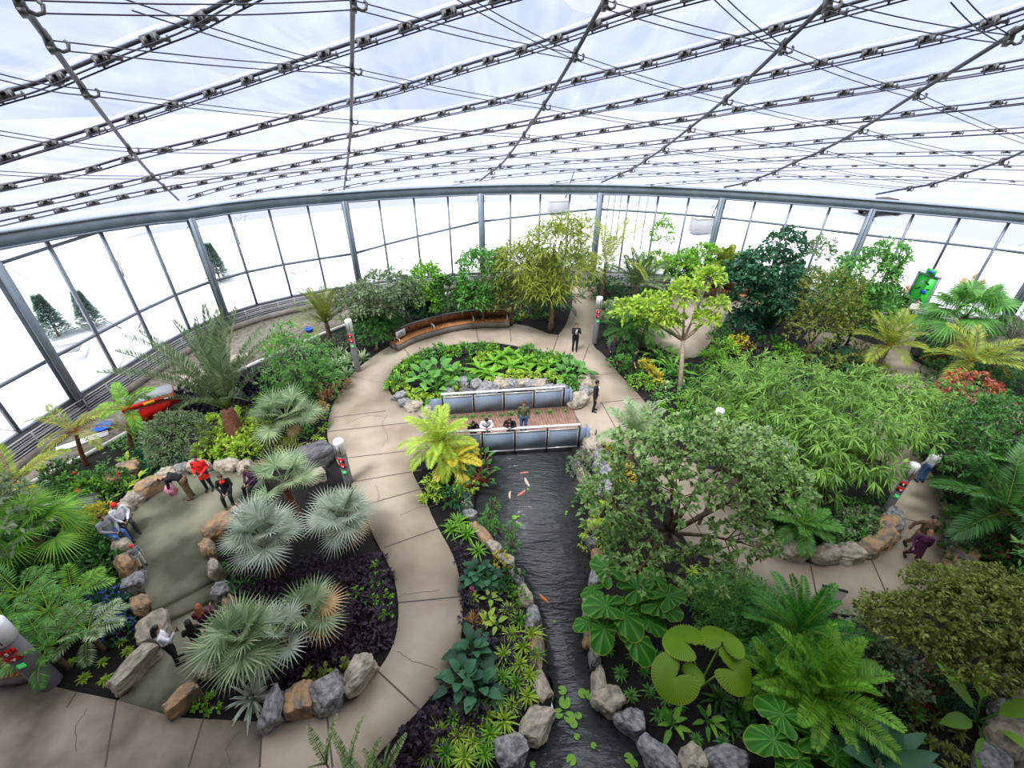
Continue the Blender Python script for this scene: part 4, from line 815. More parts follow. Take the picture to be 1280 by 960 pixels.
def fanpalm(px, py, z, label, R=.8, pet=.8, nf=16, mat='lf_silver', trunk='bark_red', tr=(.2, .16), e=(80, -15), nb=26, droop=.12, cup=.25, group=None, dead=(), name='fan_palm', spread=135, petm='lf_silvergreen', **k):
    x, y, _ = G(px, py, z); r_ = empty(name, (x, y, -.04)); tag(r_, label, 'palm', group); z += .04
    if z > .25: link('trunk', trunk_mesh(label, z, tr[0], tr[1], trunk), r_)
    for i in range(nf):
        u = i / max(1, nf - 1); lv = int(u * 3.99); e0 = math.radians(e[0] + (e[1] - e[0]) * (lv + .5) / 4)
        me = fan_mesh((i % 2, nb, droop, cup, spread), pet, R, e0, mat, nb=nb, droop=droop, cup=cup, spread=spread, petm=petm, **k)
        link('fan_leaf', me, r_, MX4(i * 2.399 + RNG.uniform(-.25, .25), z, RNG.uniform(-.1, .1), RNG.uniform(.82, 1.1), RNG.uniform(-.3, .3)))
    for az, el, s in dead:
        o = link('dead_fan_leaf', fan_mesh(('d', nb), pet, R, math.radians(el), 'dead', nb=nb, petm='dead', cup=.5, droop=.3), r_, MX4(math.radians(az), z, 0, s)); o['label'] = 'withered tan fan leaf'
    return r_
def leafcloud(blobs, n, L, W, mat, key=None, prof='leaf', droop=.25, shell=.55, up=.35, nseg=2, cluster=7, dn=0., hang=0., jit=.22, spread=.9):
    """rosettes of leaves set round twig ends in ellipsoidal masses; blobs = (x, y, z, rx, ry, rz)."""
    mb = MB(); vol = np.array([b[3] * b[4] * b[5] for b in blobs]) ** .7; cnt = np.maximum(1, (n / cluster * vol / vol.sum())).astype(int); tips = []
    for b, c in zip(blobs, cnt):
        u = norm(RNG.normal(size=(c, 3))); u[:, 2] = np.where(u[:, 2] < -.35, -u[:, 2] * .6, u[:, 2]); u = norm(u); rad = (shell + (1 - shell) * RNG.random(c) ** .6)[:, None]
        lump = 1 + .18 * np.array([noise.noise(Vector(q * 2.2 + b[0])) for q in u])[:, None]
        p = np.array(b[:3]) + u * rad * lump * np.array(b[3:6]); tips.append(np.hstack([p, u]))
    tips = np.concatenate(tips); m_ = len(tips); p = np.repeat(tips[:, :3], cluster, 0); u = np.repeat(tips[:, 3:], cluster, 0)
    d = norm(u * .7 + norm(RNG.normal(size=(m_ * cluster, 3))) * spread + np.array([0, 0, up])); d[:, 2] -= hang; d = norm(d); p = p + RNG.normal(size=p.shape) * L * jit
    upv = norm(RNG.normal(size=p.shape) * .5 + np.array([0, 0, 1.0]) + u * .3); Ls = L * RNG.uniform(.65, 1.15, len(p))
    cr = np.repeat(np.clip(RNG.normal(.5, .28, m_), 0, 1), cluster) * .65 + RNG.random(len(p)) * .35
    blade(mb, p, d, upv, Ls, Ls * W / L, n=nseg, droop=droop, fold=.25, prof=prof, rnd=cr); return mb, tips
def tree(px, py, z, label, blobs, n, L, W, mat, base=None, trunk='bark', tr=.12, name='tree', cat='tree', group=None, nlimb=None, multi=1, **k):
    """(px, py, z) = middle of the crown; blobs relative to it; base = pixel of the foot."""
    if py < 425: L *= 1.22; W *= 1.3; n = int(n * 1.35)
    x, y, _ = G(px, py, z); bx, by = G(*base)[:2] if base else (x, y)
    r_ = empty(name, (bx, by, -.04)); tag(r_, label, cat, group)
    B = [(x - bx + b[0], y - by + b[1], z + .04 + b[2], b[3], b[4] if len(b) > 4 else b[3], b[5] if len(b) > 5 else b[3] * .8) for b in blobs]
    mb, tips = leafcloud(B, n, L, W, mat, **k); mb.build('foliage', mat, r_)
    tk = MB(); bz = min(b[2] - b[5] for b in B); fork = np.array([(x - bx) * .6, (y - by) * .6, max(.3, min(bz + .2, z * .55))])
    for q in range(multi):
        st = np.array([RNG.uniform(-.15, .15) * (multi > 1), RNG.uniform(-.15, .15) * (multi > 1), 0]); mid = (st + fork) / 2 + RNG.normal(size=3) * [.06, .06, 0]
        tube(tk, [st, mid, fork], [tr * 1.25, tr * .95, tr * .8], 8)
    for b in B:
        c_ = np.array(b[:3]); m2 = (fork + c_) / 2 + RNG.normal(size=3) * .12 * b[3]; tube(tk, [fork, m2, c_], [tr * .6, tr * .4, tr * .2], 6)
        near = tips[np.linalg.norm(tips[:, :3] - c_, axis=1) < max(b[3:6]) * 1.3]
        for q in near[RNG.permutation(len(near))[:nlimb or 14]]:
            e_ = q[:3]; m3 = (c_ + e_) / 2 + RNG.normal(size=3) * .06 + [0, 0, -.05]; tube(tk, [c_ + (m2 - c_) * RNG.uniform(0, .6), m3, e_], [tr * .16, tr * .1, .006], 4)
    tk.build('trunk', trunk, r_); return r_
def bush(px, py, label, r=.6, h=.7, n=500, L=.14, W=.06, mat='lf_mid', name='shrub', cat='shrub', group=None, z=0., **k):
    x, y, _ = G(px, py, z + h * .5); x, y = keep_in(x, y, r + 1.4); key = ('bush', r, h, n, L, W, mat, int(RNG.integers(0, 2)))
    def f():
        mb, _ = leafcloud([(0, 0, h * .35, r, r, h * .65)], n, L, W, mat, shell=k.get('shell', .5), up=k.get('up', .4), cluster=k.get('cluster', 6), droop=k.get('droop', .2), prof=k.get('prof', 'leaf'))
        for i in range(6): a = i * 1.05; tube(mb, [(0, 0, -.05), (math.cos(a) * r * .3, math.sin(a) * r * .3, h * .35), (math.cos(a) * r * .6, math.sin(a) * r * .6, h * .7)], [.02, .014, .006], 4, mi=1)
        return mb.mesh('shrub', [mat, 'bark'])
    o = link(name, cached(key, f)); o.location = (x, y, z); s = RNG.uniform(.92, 1.08); o.scale = (s, s, s); o.rotation_euler = (0, 0, RNG.uniform(0, 6.28)); return tag(o, label, cat, group)
def tuft_mesh(n, L, W, mat, e=(15, 80), droop=.5, nseg=4, prof='strap', fold=.3):
    def f():
        mb = MB(); az = np.arange(n) * 2.399 + RNG.uniform(-.2, .2, n); el = np.radians(e[0] + (e[1] - e[0]) * np.linspace(0, 1, n)) + RNG.uniform(-.08, .08, n)
        d = np.stack([np.cos(az) * np.cos(el), np.sin(az) * np.cos(el), np.sin(el)], 1); p = d * [.02, .02, 0]
        blade(mb, p, d, [0, 0, 1.0], L * RNG.uniform(.75, 1.05, n), W, n=nseg, droop=droop, fold=fold, prof=prof); return mb.mesh('rosette', mat)
    return cached(('tuft', n, L, W, mat, e, droop, int(RNG.integers(0, 3))), f)
def tuft(px, py, label, n=26, L=.45, W=.05, mat='lf_mid', z=0., name='rosette_plant', cat='plant', group=None, s=None, **k):
    x, y, _ = G(px, py, z + L * .25); o = link(name, tuft_mesh(n, L, W, mat, **k)); o.location = (x, y, z - .03); q = s or RNG.uniform(.85, 1.15); o.scale = (q, q, q); o.rotation_euler = (0, 0, RNG.uniform(0, 6.28)); return tag(o, label, cat, group)
def paddle_mesh(pet, L, W, e0, mat, sag=.5, n=7, prof='wide', droop=.35, key=0, pm='lf_mid'):
    def f():
        mb = MB(); P = arc(pet, e0, .35, 5); tube(mb, P, .014 + .01 * L, 5, mi=1, rnd=.5); d = norm(P[-1] - P[-2]); d = norm(d + np.array([.25, 0, -.1]))
        blade(mb, P[-1:], d, [0, 0, 1.0], L, W, n=n, droop=droop, fold=.22, prof=prof); return mb.mesh('leaf', [mat, pm])
    return cached(('pad', pet, L, W, round(e0, 2), mat, prof, key), f)
def paddles(px, py, label, n=9, pet=.5, L=.6, W=.25, mat='lf_mid', z=0., e=(80, 30), name='broadleaf_plant', cat='plant', group=None, droop=.35, prof='wide', part='leaf', tall=0, pm='lf_mid'):
    x, y, _ = G(px, py, z + pet * .6 + tall); r_ = empty(name, (x, y, -.04)); tag(r_, label, cat, group)
    if tall: link('stem', trunk_mesh(label, tall, .07, .05, 'bark_pale', rings=False), r_)
    for i in range(n):
        lv = i * 4 // n; e0 = math.radians(e[0] + (e[1] - e[0]) * (lv + .5) / 4)
        link(part, paddle_mesh(pet, L, W, e0, mat, droop=droop, prof=prof, key=i % 2, pm=pm), r_, MX4(i * 2.399 + RNG.uniform(-.3, .3), z + .04 + tall, RNG.uniform(-.1, .1), RNG.uniform(.75, 1.1), RNG.uniform(-.3, .3)))
    return r_
def heart_mesh(R, mat, kind='heart', key=0, rip=.035):
    def f():
        mb = MB(); nt_ = 96 if kind == 'round' else 64; nr = 7; th = np.linspace(-PI, PI, nt_, endpoint=False); rr = np.linspace(0, 1, nr + 1)
        if kind == 'heart': out = R * (.62 + .30 * np.cos(th) ** 3 * (np.cos(th) > 0) + .12 * np.cos(2 * th)); out = out * (1 - .82 * np.exp(-((PI - np.abs(th)) / .20) ** 2)) + R * .12 * np.exp(-((np.abs(th) - 2.5) / .35) ** 2)
        else: out = R * (.95 - .10 * np.cos(th)); out = out * (1 - .9 * np.exp(-((PI - np.abs(th)) / (.32 + .1 * key)) ** 2)); out *= 1 + .02 * (np.arange(nt_) % 2)
        V = [(0, 0, 0)]; E_ = [0.]
        for k in range(1, nr + 1):
            for i in range(nt_):
                r = out[i] * rr[k]; z = (rip * R * math.cos(11 * th[i]) * rr[k] if kind == 'heart' else rip * R * rr[k] * (1 if i % 2 else -1)) - .10 * R * rr[k] ** 2.2 - .10 * R * (r * math.cos(th[i]) / R) ** 2 + .05 * R * abs(math.sin(th[i])) * rr[k]
                V.append((r * math.cos(th[i]), r * math.sin(th[i]), z)); E_.append(rr[k])
        Q = []; T = []
        for i in range(nt_):
            j = (i + 1) % nt_; T.append((0, 1 + i, 1 + j))
            for k in range(nr - 1): a = 1 + k * nt_; Q.append((a + i, a + nt_ + i, a + nt_ + j, a + j))
        pat = (np.arange(nt_) % 2) * .85 if kind == 'round' else (np.cos(11 * th) > .8) * .9  # round leaves: pleat shading painted as alternating tone; heart leaves: paler veins
        mb.add(V, Q, T, rnd=np.concatenate([[.5], np.tile(pat, nr)]), e=E_); return mb.mesh('leaf_blade', mat, smooth=kind == 'heart')
    return cached(('heart', R, mat, kind, key), f)
def bigleaves(base, leaves, label, mat, kind='heart', name='elephant_ear', cat='plant', rip=.055, pm='lf_mid', pr=.022):
    """leaves: (px, py, z, R, azimuth deg, tilt deg) for every leaf, on petioles rising from the base pixel."""
    bx, by, _ = G(*base); r_ = empty(name, (bx, by, -.04)); tag(r_, label, cat)
    for i, (px, py, z, R, az, tl) in enumerate(leaves):
        x, y, _ = G(px, py, z); d = np.array([x - bx, y - by, z + .04]); mb = MB(); m_ = d * [.35, .35, .62] + [0, 0, .05]; m2 = d * [.75, .75, .95]
        tube(mb, [(0, 0, 0), m_, m2, d], [pr * 1.5, pr * 1.1, pr * .8, pr * .6], 6, rnd=.6); st = mb.build('leaf_stalk', pm, r_)
        o = link('leaf', heart_mesh(R, mat, kind, i % 3, rip), r_, Matrix.Translation(d) @ Matrix.Rotation(math.radians(az), 4, 'Z') @ Matrix.Rotation(math.radians(tl), 4, 'Y') @ Matrix.Rotation(RNG.uniform(-.15, .15), 4, 'X'))
    return r_
def cover(poly, n, label, mat, L=.12, W=.05, z=.0, kind='leaf', up=.6, name='groundcover', rad=.2, nl=9, droop=.2, h=.12, prof='leaf', holes=()):
    """uncountable low planting over a bed outline (pixels)."""
    P = GP(poly); xs = [p[0] for p in P]; ys = [p[1] for p in P]; C_ = []
    while len(C_) < n:
        x, y = RNG.uniform(min(xs), max(xs)), RNG.uniform(min(ys), max(ys))
        if inpoly(P, x, y): C_.append((x, y))
    C_ = np.array(C_); mb = MB(); p = np.repeat(C_, nl, 0); az = RNG.uniform(0, 6.28, len(p)); r = rad * RNG.random(len(p)); el = RNG.uniform(.1, 1.2, len(p))
    pp = np.stack([p[:, 0] + np.cos(az) * r * .6, p[:, 1] + np.sin(az) * r * .6, z + h * RNG.random(len(p)) * (1 - r / rad * .5)], 1)
    d = np.stack([np.cos(az) * np.cos(el), np.sin(az) * np.cos(el), np.sin(el) * up], 1)
    blade(mb, pp, d, [0, 0, 1.0], L * RNG.uniform(.6, 1.1, len(p)), W, n=2, droop=droop, fold=.2, prof=prof, rnd=np.repeat(RNG.random(len(C_)), nl) * .6 + RNG.random(len(p)) * .4)
    return tag(mb.build(name, mat), label, 'groundcover', None, 'stuff')
leafmat('lf_ficus', (.07, .18, .03), (.36, .52, .17), trans=.2, rough=.33)
# ------------------------------------------------------------------ planting: left bed along the glass
palm(95, 540, 1.7, 'young palm with drooping yellow-edged fronds in front of the left steel column', L=1.9, nf=9, mat='lf_coconut', e=(60, 5), bend=(1.0, 1.7), ll=.42, lw=.045, nl=28, base=(108, 580), tr=(.09, .06), rach='lf_orange')
palm(160, 512, 1.8, 'young palm with thin red stem standing before the red toolbox', L=1.35, nf=7, mat='lf_fresh', e=(70, 10), bend=(.8, 1.7), ll=.4, lw=.06, base=(167, 564), tr=(.09, .06), rach='lf_orange')
palm(18, 604, 1.6, 'young palm with dark arching fronds at the left picture edge by the kerb', L=1.7, nf=8, mat='lf_coconut', e=(65, 0), bend=(.9, 1.6), ll=.4, lw=.055, tr=(.09, .06), rach='lf_orange')
palm(284, 512, 1.35, 'tall grey-green date palm with upright fronds and shaggy brown trunk', L=4.3, nf=30, mat='lf_greygreen', e=(88, 50), bend=(.3, .9), ll=.5, lw=.045, nl=54, lift=.6, droop=.02, tr=(.42, .24), rach='lf_olive', base=(297, 547), start=.22)
bush(221, 545, 'dense round grey-green shrub left of the date palm', r=1.15, h=1.9, n=3600, L=.15, W=.05, mat='lf_greygreen', shell=.85)
fanpalm(357, 522, .9, 'small silver-green fan palm right of the date palm', R=.85, pet=.95, nf=17, mat='lf_silvergreen', tr=(.14, .10), trunk='bark_pale', dead=((200, -45, .6), (320, -50, .6)), e=(75, 0), cup=.1)
tree(372, 452, 2.0, 'bushy dark green tree with pale leaf tips between date palm and yellow palm', [(0, 0, 0, 1.5, 1.5, 1.4), (.5, -.4, -1.0, 1.4), (-.6, -.3, -1.1, 1.4), (-.3, .2, 1.3, .75)], 3000, .21, .08, 'lf_mid', tr=.07, multi=3)
palm(408, 404, 1.4, 'yellow-green clump palm left of the grey signpost', L=2.4, nf=30, mat='lf_olive', e=(85, 35), bend=(.5, 1.3), ll=.45, lw=.035, nl=40, trunk='bark', rach='lf_coconut', lift=.4)
tree(485, 362, 3.4, 'grey-leaved airy tree behind the left end of the curved bench', [(0, 0, 0, 1.5), (-1.0, -.3, -1.0, 1.3), (.9, .4, -.6, 1.0)], 2500, .2, .085, 'lf_greygreen', base=(485, 408), tr=.07, multi=3, trunk='bark_pale')
tree(447, 378, 2.4, 'dusky green small tree behind the yellow clump palm', [(0, 0, 0, 1.4), (.8, .1, -.7, 1.1)], 1800, .19, .07, 'lf_greygreen', tr=.06)
tree(468, 414, 1.2, 'dark dense shrub tree just right of the grey signpost', [(0, 0, 0, 1.1, 1.1, 1.0), (.6, .9, .1, .9), (-.6, .8, .3, 1.0)], 2200, .19, .07, 'lf_deep', tr=.06, multi=2)
tree(532, 353, 2.8, 'yellow-green upright tree behind the curved bench', [(0, 0, 0, 1.0, 1.0, 1.2), (.2, -.3, -1.1, 1.0)], 1300, .26, .10, 'lf_fresh', tr=.06)
tree(506, 372, 1.8, 'large-leaved dark shrub at the back of the curved bench', [(0, 0, 0, 1.0), (.9, .1, -.4, .9)], 700, .38, .2, 'lf_bluegreen', tr=.05)
tree(563, 365, 2.2, 'dark green bush right of the yellow-green upright tree', [(0, 0, 0, 1.3, 1.2, 1.0), (1.2, 0, -.4, 1.1)], 1500, .2, .1, 'lf_deep', tr=.05)
tree(603, 340, 3.6, 'olive-green tree with upright twigs right of the bench', [(0, 0, 0, 1.4, 1.4, 1.5), (-.5, -.2, -1.5, 1.3)], 1900, .26, .09, 'lf_mid', tr=.07)
tree(640, 338, 3.6, 'broad dark tree left of the far path', [(0, 0, 0, 1.7, 1.6, 1.5), (.3, -.2, -1.6, 1.7), (-1.2, .1, -1.8, 1.4)], 3000, .26, .07, 'lf_olive', tr=.1)
tree(693, 308, 5.3, 'tall feathery yellow-green tree in front of the far glass wall', [(0, 0, .2, 1.7, 1.6, 1.2), (-1.7, 0, -1.0, 1.5), (1.0, -.2, -1.3, 1.5), (-.5, -.3, -2.2, 1.7), (1.0, .4, .7, 1.1)], 3600, .48, .055, 'lf_coconut', tr=.12, hang=.35, multi=3)
tree(676, 345, 2.7, 'slender green tree beside the far path', [(0, 0, .3, 1.3, 1.2, 1.5), (.3, 0, -1.2, 1.2)], 1500, .3, .06, 'lf_mid', base=(665, 388), tr=.07)
palm(694, 378, 1.0, 'dark green feather palm clump at the far path edge', L=1.9, nf=22, mat='lf_deep', e=(80, 10), bend=(.7, 1.5), ll=.5, lw=.05, trunk='bark')
tuft(684, 392, 'yellow-green spiky rosette at the left corner of the far path', n=22, L=.9, W=.07, mat='lf_lime', e=(20, 75))
for i, (x, y) in enumerate([(640, 385), (650, 392), (662, 394), (628, 382), (645, 398)]): tuft(x, y, 'light green leafy rosette beside the right end of the curved bench', n=26, L=.55, W=.09, mat='lf_fresh', group='rosettes right of the curved bench')
for x, y in [(500, 405), (520, 396), (545, 390), (575, 387), (600, 386), (620, 380)]: bush(x, y, 'low dark shrub right behind the curved bench', r=.7, h=.8, n=420, L=.18, W=.08, mat='lf_deep', group='low shrubs behind the curved bench')
for x, y, h in [(228, 505, .6), (244, 495, 1.0), (262, 503, .9), (315, 500, .8), (330, 488, .9), (318, 478, .8), (345, 470, .7)]: bush(x, y, 'low shrub with large near-black leaves beside the date palm', r=.85, h=h, n=240, L=.42, W=.2, mat='lf_black', group='black-leaved shrubs round the date palm', shell=.4)
for x, y in [(262, 530), (270, 548), (258, 562), (285, 560), (312, 545), (322, 530), (305, 560), (300, 520)]: bush(x, y, 'yellow-green croton-like shrub at the foot of the date palm', r=.6, h=.8, n=340, L=.22, W=.09, mat='lf_lime', group='yellow-green shrubs at the date palm')
for x, y in [(330, 545), (345, 560), (360, 562)]: bush(x, y, 'olive tufted shrub under the small silver-green fan palm', r=.5, h=.6, n=200, L=.3, W=.04, mat='lf_olive', group='olive shrubs under the small fan palm')
for x, y, L_ in [(192, 580, .75), (178, 566, .7), (172, 584, .6), (232, 573, .65), (205, 590, .5)]: tuft(x, y, 'blue-green stiff rosette plant in the bed behind the court', n=30, L=L_, W=.1, mat='lf_bluegreen', group='stiff rosettes behind the court', e=(5, 70), droop=.15)
for x, y, L_ in [(430, 452, .8), (440, 446, .8), (424, 440, .7), (452, 446, .7), (433, 465, .8), (418, 455, .7)]: tuft(x, y, 'grey-green rosette plant at the foot of the grey signpost', n=26, L=L_, W=.12, mat='lf_silvergreen', group='rosettes round the signpost foot', e=(0, 70), droop=.1)
for x, y in [(397, 487), (408, 497), (415, 488), (403, 508), (430, 481), (394, 520)]: bush(x, y, 'pink-tinged small shrub along the left path edge', r=.32, h=.45, n=70, L=.24, W=.12, mat='lf_pink', group='pink-tinged shrubs at the path edge')
for x, y in [(403, 535), (394, 545), (402, 548), (386, 555)]: tuft(x, y, 'small yellow-green rosette near the dark slate slab', n=14, L=.32, W=.06, mat='lf_lime', group='small rosettes by the slate slab', e=(5, 60))
for x, y, m_ in [(345, 430, 'lf_fresh'), (335, 500, 'lf_fresh'), (390, 460, 'lf_deep'), (400, 470, 'lf_deep'), (375, 490, 'lf_mid'), (350, 490, 'lf_fresh'), (425, 425, 'lf_greygreen'), (385, 430, 'lf_silvergreen')]: bush(x, y, 'leafy shrub under the bushy dark green tree', r=.8, h=.9, n=420, L=.2, W=.08, mat=m_, group='shrubs under the bushy dark tree')
fanpalm(38, 668, 1.3, 'large bright green palm with pleated arching leaves at the left edge', R=.95, pet=.85, nf=17, mat='lf_fresh', nb=30, droop=.45, cup=.05, e=(75, -5), tr=(.14, .12), trunk='bark', petm='lf_mid', spread=110)
PH = [(28, 742, 1.3, 'deeply cut philodendron at the left picture edge'), (62, 765, 1.4, 'deeply cut philodendron with pale leaf undersides, second from the left edge'), (92, 745, 1.0, 'bright green philodendron near the blue flowers'), (110, 790, .9, 'philodendron with silvery split leaves closest to the small lime tufts'), (60, 810, 1.0, 'dark philodendron beside the thick corner signpost'), (20, 790, 1.0, 'philodendron behind the cap of the thick corner signpost')]
for x, y, z, lb in PH: palm(x, y, z, lb, L=.95, nf=12, mat='lf_fresh' if 'bright' in lb else ('lf_silvergreen' if 'silvery' in lb else 'lf_mid'), e=(70, 0), bend=(.5, 1.2), ll=.30, lw=.05, nl=12, lift=.05, droop=.25, trunk='bark', tr=(.07, .06), rach='lf_lime', name='philodendron', part='split_leaf', cat='plant', start=.4, amax=80, amin=35)
SH = [(112, 612, 'lf_fresh', 'bright green shrub with red blossoms by the kerb'), (92, 605, 'lf_mid', 'mid green shrub with an orange blossom near the kerb'), (75, 590, 'lf_deep', 'dark low shrub close to the white kerb'), (140, 600, 'lf_deep', 'dark fern-like shrub above the person in the red cap'), (120, 648, 'lf_yellow', 'bright yellow shrub left of the person in jeans'), (108, 652, 'lf_yellow', 'smaller yellow shrub beside the big pleated palm'), (125, 668, 'lf_mid', 'green shrub below the bright yellow shrub'), (112, 690, 'lf_deep', 'dark green shrub left of the striped boulder'), (128, 705, 'lf_deep', 'dark shrub left of the bright ochre boulder'), (95, 700, 'lf_deep', 'dark shrub between pleated palm and ochre boulder')]
for x, y, m_, lb in SH: bush(x, y, lb, r=.62, h=.8, n=420, L=.17, W=.08, mat=m_)
for x, y in [(93, 592), (97, 613), (148, 592)]:
    mb = MB(); d = norm(RNG.normal(size=(14, 3))); blade(mb, np.zeros((14, 3)), d, [0, 0, 1], .09, .06, n=2); o = mb.build('blossom', 'fl_red', loc=G(x, y, .95)); tag(o, 'small red blossom on the shrubs near the white kerb', 'blossom', 'red blossoms near the kerb')
for x, y, m_, lb in [(160, 578, 'lf_lime', 'tall lime strap-leaved plant behind the court'), (172, 600, 'lf_lime', 'lime strap-leaved plant closer to the court boulders'), (158, 612, 'lf_lime', 'orange-tipped lime rosette above the tan boulders')]: paddles(x, y, lb, n=9, pet=.25, L=.5, W=.13, mat=m_, e=(85, 35), name='strap_leaf_plant')
tuft(112, 632, 'large lime spider-leaved rosette left of the person in the red cap', n=34, L=.95, W=.07, mat='lf_lime', e=(10, 75), droop=.4)
tuft(62, 700, 'lime strap rosette under the big pleated palm', n=24, L=.7, W=.08, mat='lf_lime', e=(10, 75), droop=.5)
for x, y in [(128, 752), (142, 760), (136, 775), (150, 745), (146, 785), (122, 735)]:
    o = bush(x, y, 'shrub sprinkled with blue flowers below the ochre boulders', r=.42, h=.6, n=260, L=.13, W=.07, mat='lf_bluegreen', group='blue-flowered shrubs')
    mb = MB(); k = 40; u = norm(RNG.normal(size=(k, 3))); u[:, 2] = abs(u[:, 2]); c_ = np.repeat(u * [.42, .42, .55] + [0, 0, .12], 6, 0); blade(mb, c_, norm(RNG.normal(size=c_.shape)), [0, 0, 1], .05, .035, n=2); mb.build('flowers', 'fl_blue', o)['kind'] = 'stuff'
for x, y in [(88, 826), (126, 826), (103, 846), (130, 848), (158, 812), (173, 790), (150, 800)]: tuft(x, y, 'small pale lime tuft in the dark mulch left of the court mouth', n=24, L=.24, W=.05, mat='lf_lime', group='pale lime tufts in the corner bed', e=(5, 80), prof='leaf')
# ------------------------------------------------------------------ island between court and path
fanpalm(355, 603, 1.7, 'green-silver fan palm with two tall leaves at the top of the island bed', R=.82, pet=.7, nf=9, mat='lf_silvergreen', e=(70, 10), tr=(.16, .13), nb=30, droop=.1, petm='lf_silvergreen')
fanpalm(427, 648, 1.25, 'silver-blue fan palm with stout brown trunk beside the path', R=.78, pet=.6, nf=19, mat='lf_silver', e=(85, -15), tr=(.3, .24), nb=28, dead=((10, -25, .8), (-10, -35, .75)), trunk='bark_red')
fanpalm(327, 672, 1.6, 'silver-white fan palm overhanging the court from the island bed', R=.82, pet=.65, nf=20, mat='lf_silver', e=(85, -15), tr=(.28, .22), nb=28)
fanpalm(302, 800, 1.2, 'silvery green fan palm leaning over the seated women', R=.82, pet=.6, nf=17, mat='lf_silvergreen', e=(80, -15), tr=(.24, .2), nb=28)
fanpalm(352, 795, .9, 'small blue-green fan palm in the middle of the island bed', R=.65, pet=.6, nf=9, mat='lf_silver', e=(75, -10), nb=22)
fanpalm(388, 768, .9, 'green fan palm with two withered tan leaves in the island bed', R=.75, pet=.45, nf=7, mat='lf_silvergreen', e=(75, 10), nb=26, dead=((30, 25, 1.0), (-35, 5, .95), (65, 50, .8)))
tuft(312, 868, 'big silvery sword-leaved rosette beside the squarish grey boulder', n=46, L=1.05, W=.085, mat='lf_silver', e=(5, 85), droop=.5)
tuft(338, 828, 'smaller silvery sword-leaved rosette in the island bed', n=30, L=.65, W=.06, mat='lf_silver', e=(5, 80), droop=.3)
cover([(385, 690), (440, 700), (478, 690), (490, 740), (492, 790), (470, 815), (400, 845), (345, 862), (330, 840), (350, 800), (380, 760)], 270, 'purple-black low leaves covering the island bed soil', 'lf_purple', L=.22, W=.075, rad=.25, h=.22, nl=12)
for x, y in [(440, 790), (452, 800), (462, 785), (430, 805), (470, 800), (448, 775), (380, 830), (398, 822), (370, 850), (395, 845), (425, 840), (412, 812)]: bush(x, y, 'low plant with dark bronze-green oval leaves in the island bed', r=.28, h=.22, n=46, L=.22, W=.13, mat='lf_olive' if x % 2 else 'lf_purple', group='bronze-green plants in the island bed', shell=.3)
for x, y in [(468, 712), (472, 728), (480, 745), (466, 750), (484, 765), (445, 740)]: bush(x, y, 'small fresh green plant near the path bend in the island bed', r=.25, h=.22, n=60, L=.11, W=.07, mat='lf_fresh', group='small green plants by the path bend')
for x, y in [(245, 880), (262, 885), (255, 872)]: bush(x, y, 'small lime plant behind the rusty boulder at the court mouth', r=.24, h=.2, n=40, L=.14, W=.08, mat='lf_fresh', group='small lime plants at the court mouth')
for x, y, m_ in [(322, 620, 'lf_deep'), (300, 700, 'lf_deep'), (320, 740, 'lf_purple'), (300, 740, 'lf_deep'), (345, 720, 'lf_purple')]: bush(x, y, 'dark undergrowth shrub beneath the silver fan palms', r=.5, h=.5, n=200, L=.2, W=.07, mat=m_, group='dark shrubs under the silver palms')
bush(322, 585, 'crimson-purple small shrub by the person in purple', r=.35, h=.5, n=120, L=.15, W=.08, mat='lf_red')
# ------------------------------------------------------------------ left pond bank
palm(549, 553, 1.3, 'yellowing feather palm at the left end of the footbridge', L=1.65, nf=24, mat='lf_lime', e=(85, -5), bend=(.7, 1.5), ll=.42, lw=.05, nl=26, trunk='bark', rach='lf_yellow', lift=.15)
palm(566, 573, .8, 'lower yellow feather palm sprouting beside the yellowing one', L=1.2, nf=12, mat='lf_yellow', e=(60, -5), bend=(.7, 1.5), ll=.36, lw=.07, nl=24, trunk='bark', rach='lf_yellow')
for x, y in [(600, 582), (604, 596), (592, 598)]: paddles(x, y, 'dark red-stemmed paddle-leaved plant standing at the water below the bridge', n=14, pet=.8, L=.42, W=.16, mat='lf_deep', e=(88, 50), group='paddle-leaved plants below the bridge', pm='lf_red')
for x, y, m_ in [(543, 603, 'lf_lime'), (540, 618, 'lf_lime'), (580, 607, 'lf_lime'), (578, 590, 'lf_lime'), (560, 620, 'lf_deep'), (565, 600, 'lf_deep'), (572, 622, 'lf_bluegreen')]: bush(x, y, 'small shrub between path and water below the yellow palm', r=.42, h=.5, n=150, L=.2, W=.07, mat=m_, group='small shrubs below the yellow palm')
for x, y, L_ in [(572, 650, .75), (583, 664, .7), (565, 658, .6), (597, 685, .6)]: tuft(x, y, 'bright green strappy tuft on the left bank above the purple leaves', n=30, L=L_, W=.06, mat='lf_fresh', group='strappy tufts on the left bank', e=(15, 80))
for x, y, r in [(600, 712, .5), (612, 722, .45), (593, 720, .4)]: paddles(x, y, 'grey-green broad-leaved plant on the left bank near the small lime plants', n=16, pet=.32, L=.34, W=.24, mat='lf_bluegreen', e=(80, 15), group='grey-green broad plants on the left bank')
cover([(560, 670), (590, 690), (610, 740), (650, 760), (670, 820), (640, 900), (560, 940), (480, 955), (560, 850), (580, 790), (578, 730)], 150, 'dark purple-green low leaves covering the left bank soil', 'lf_purple', L=.17, W=.07, rad=.22, h=.16)
tuft(590, 744, 'lime rosette with a pink flower spike on the left bank', n=18, L=.36, W=.09, mat='lf_lime', e=(5, 65), s=1)
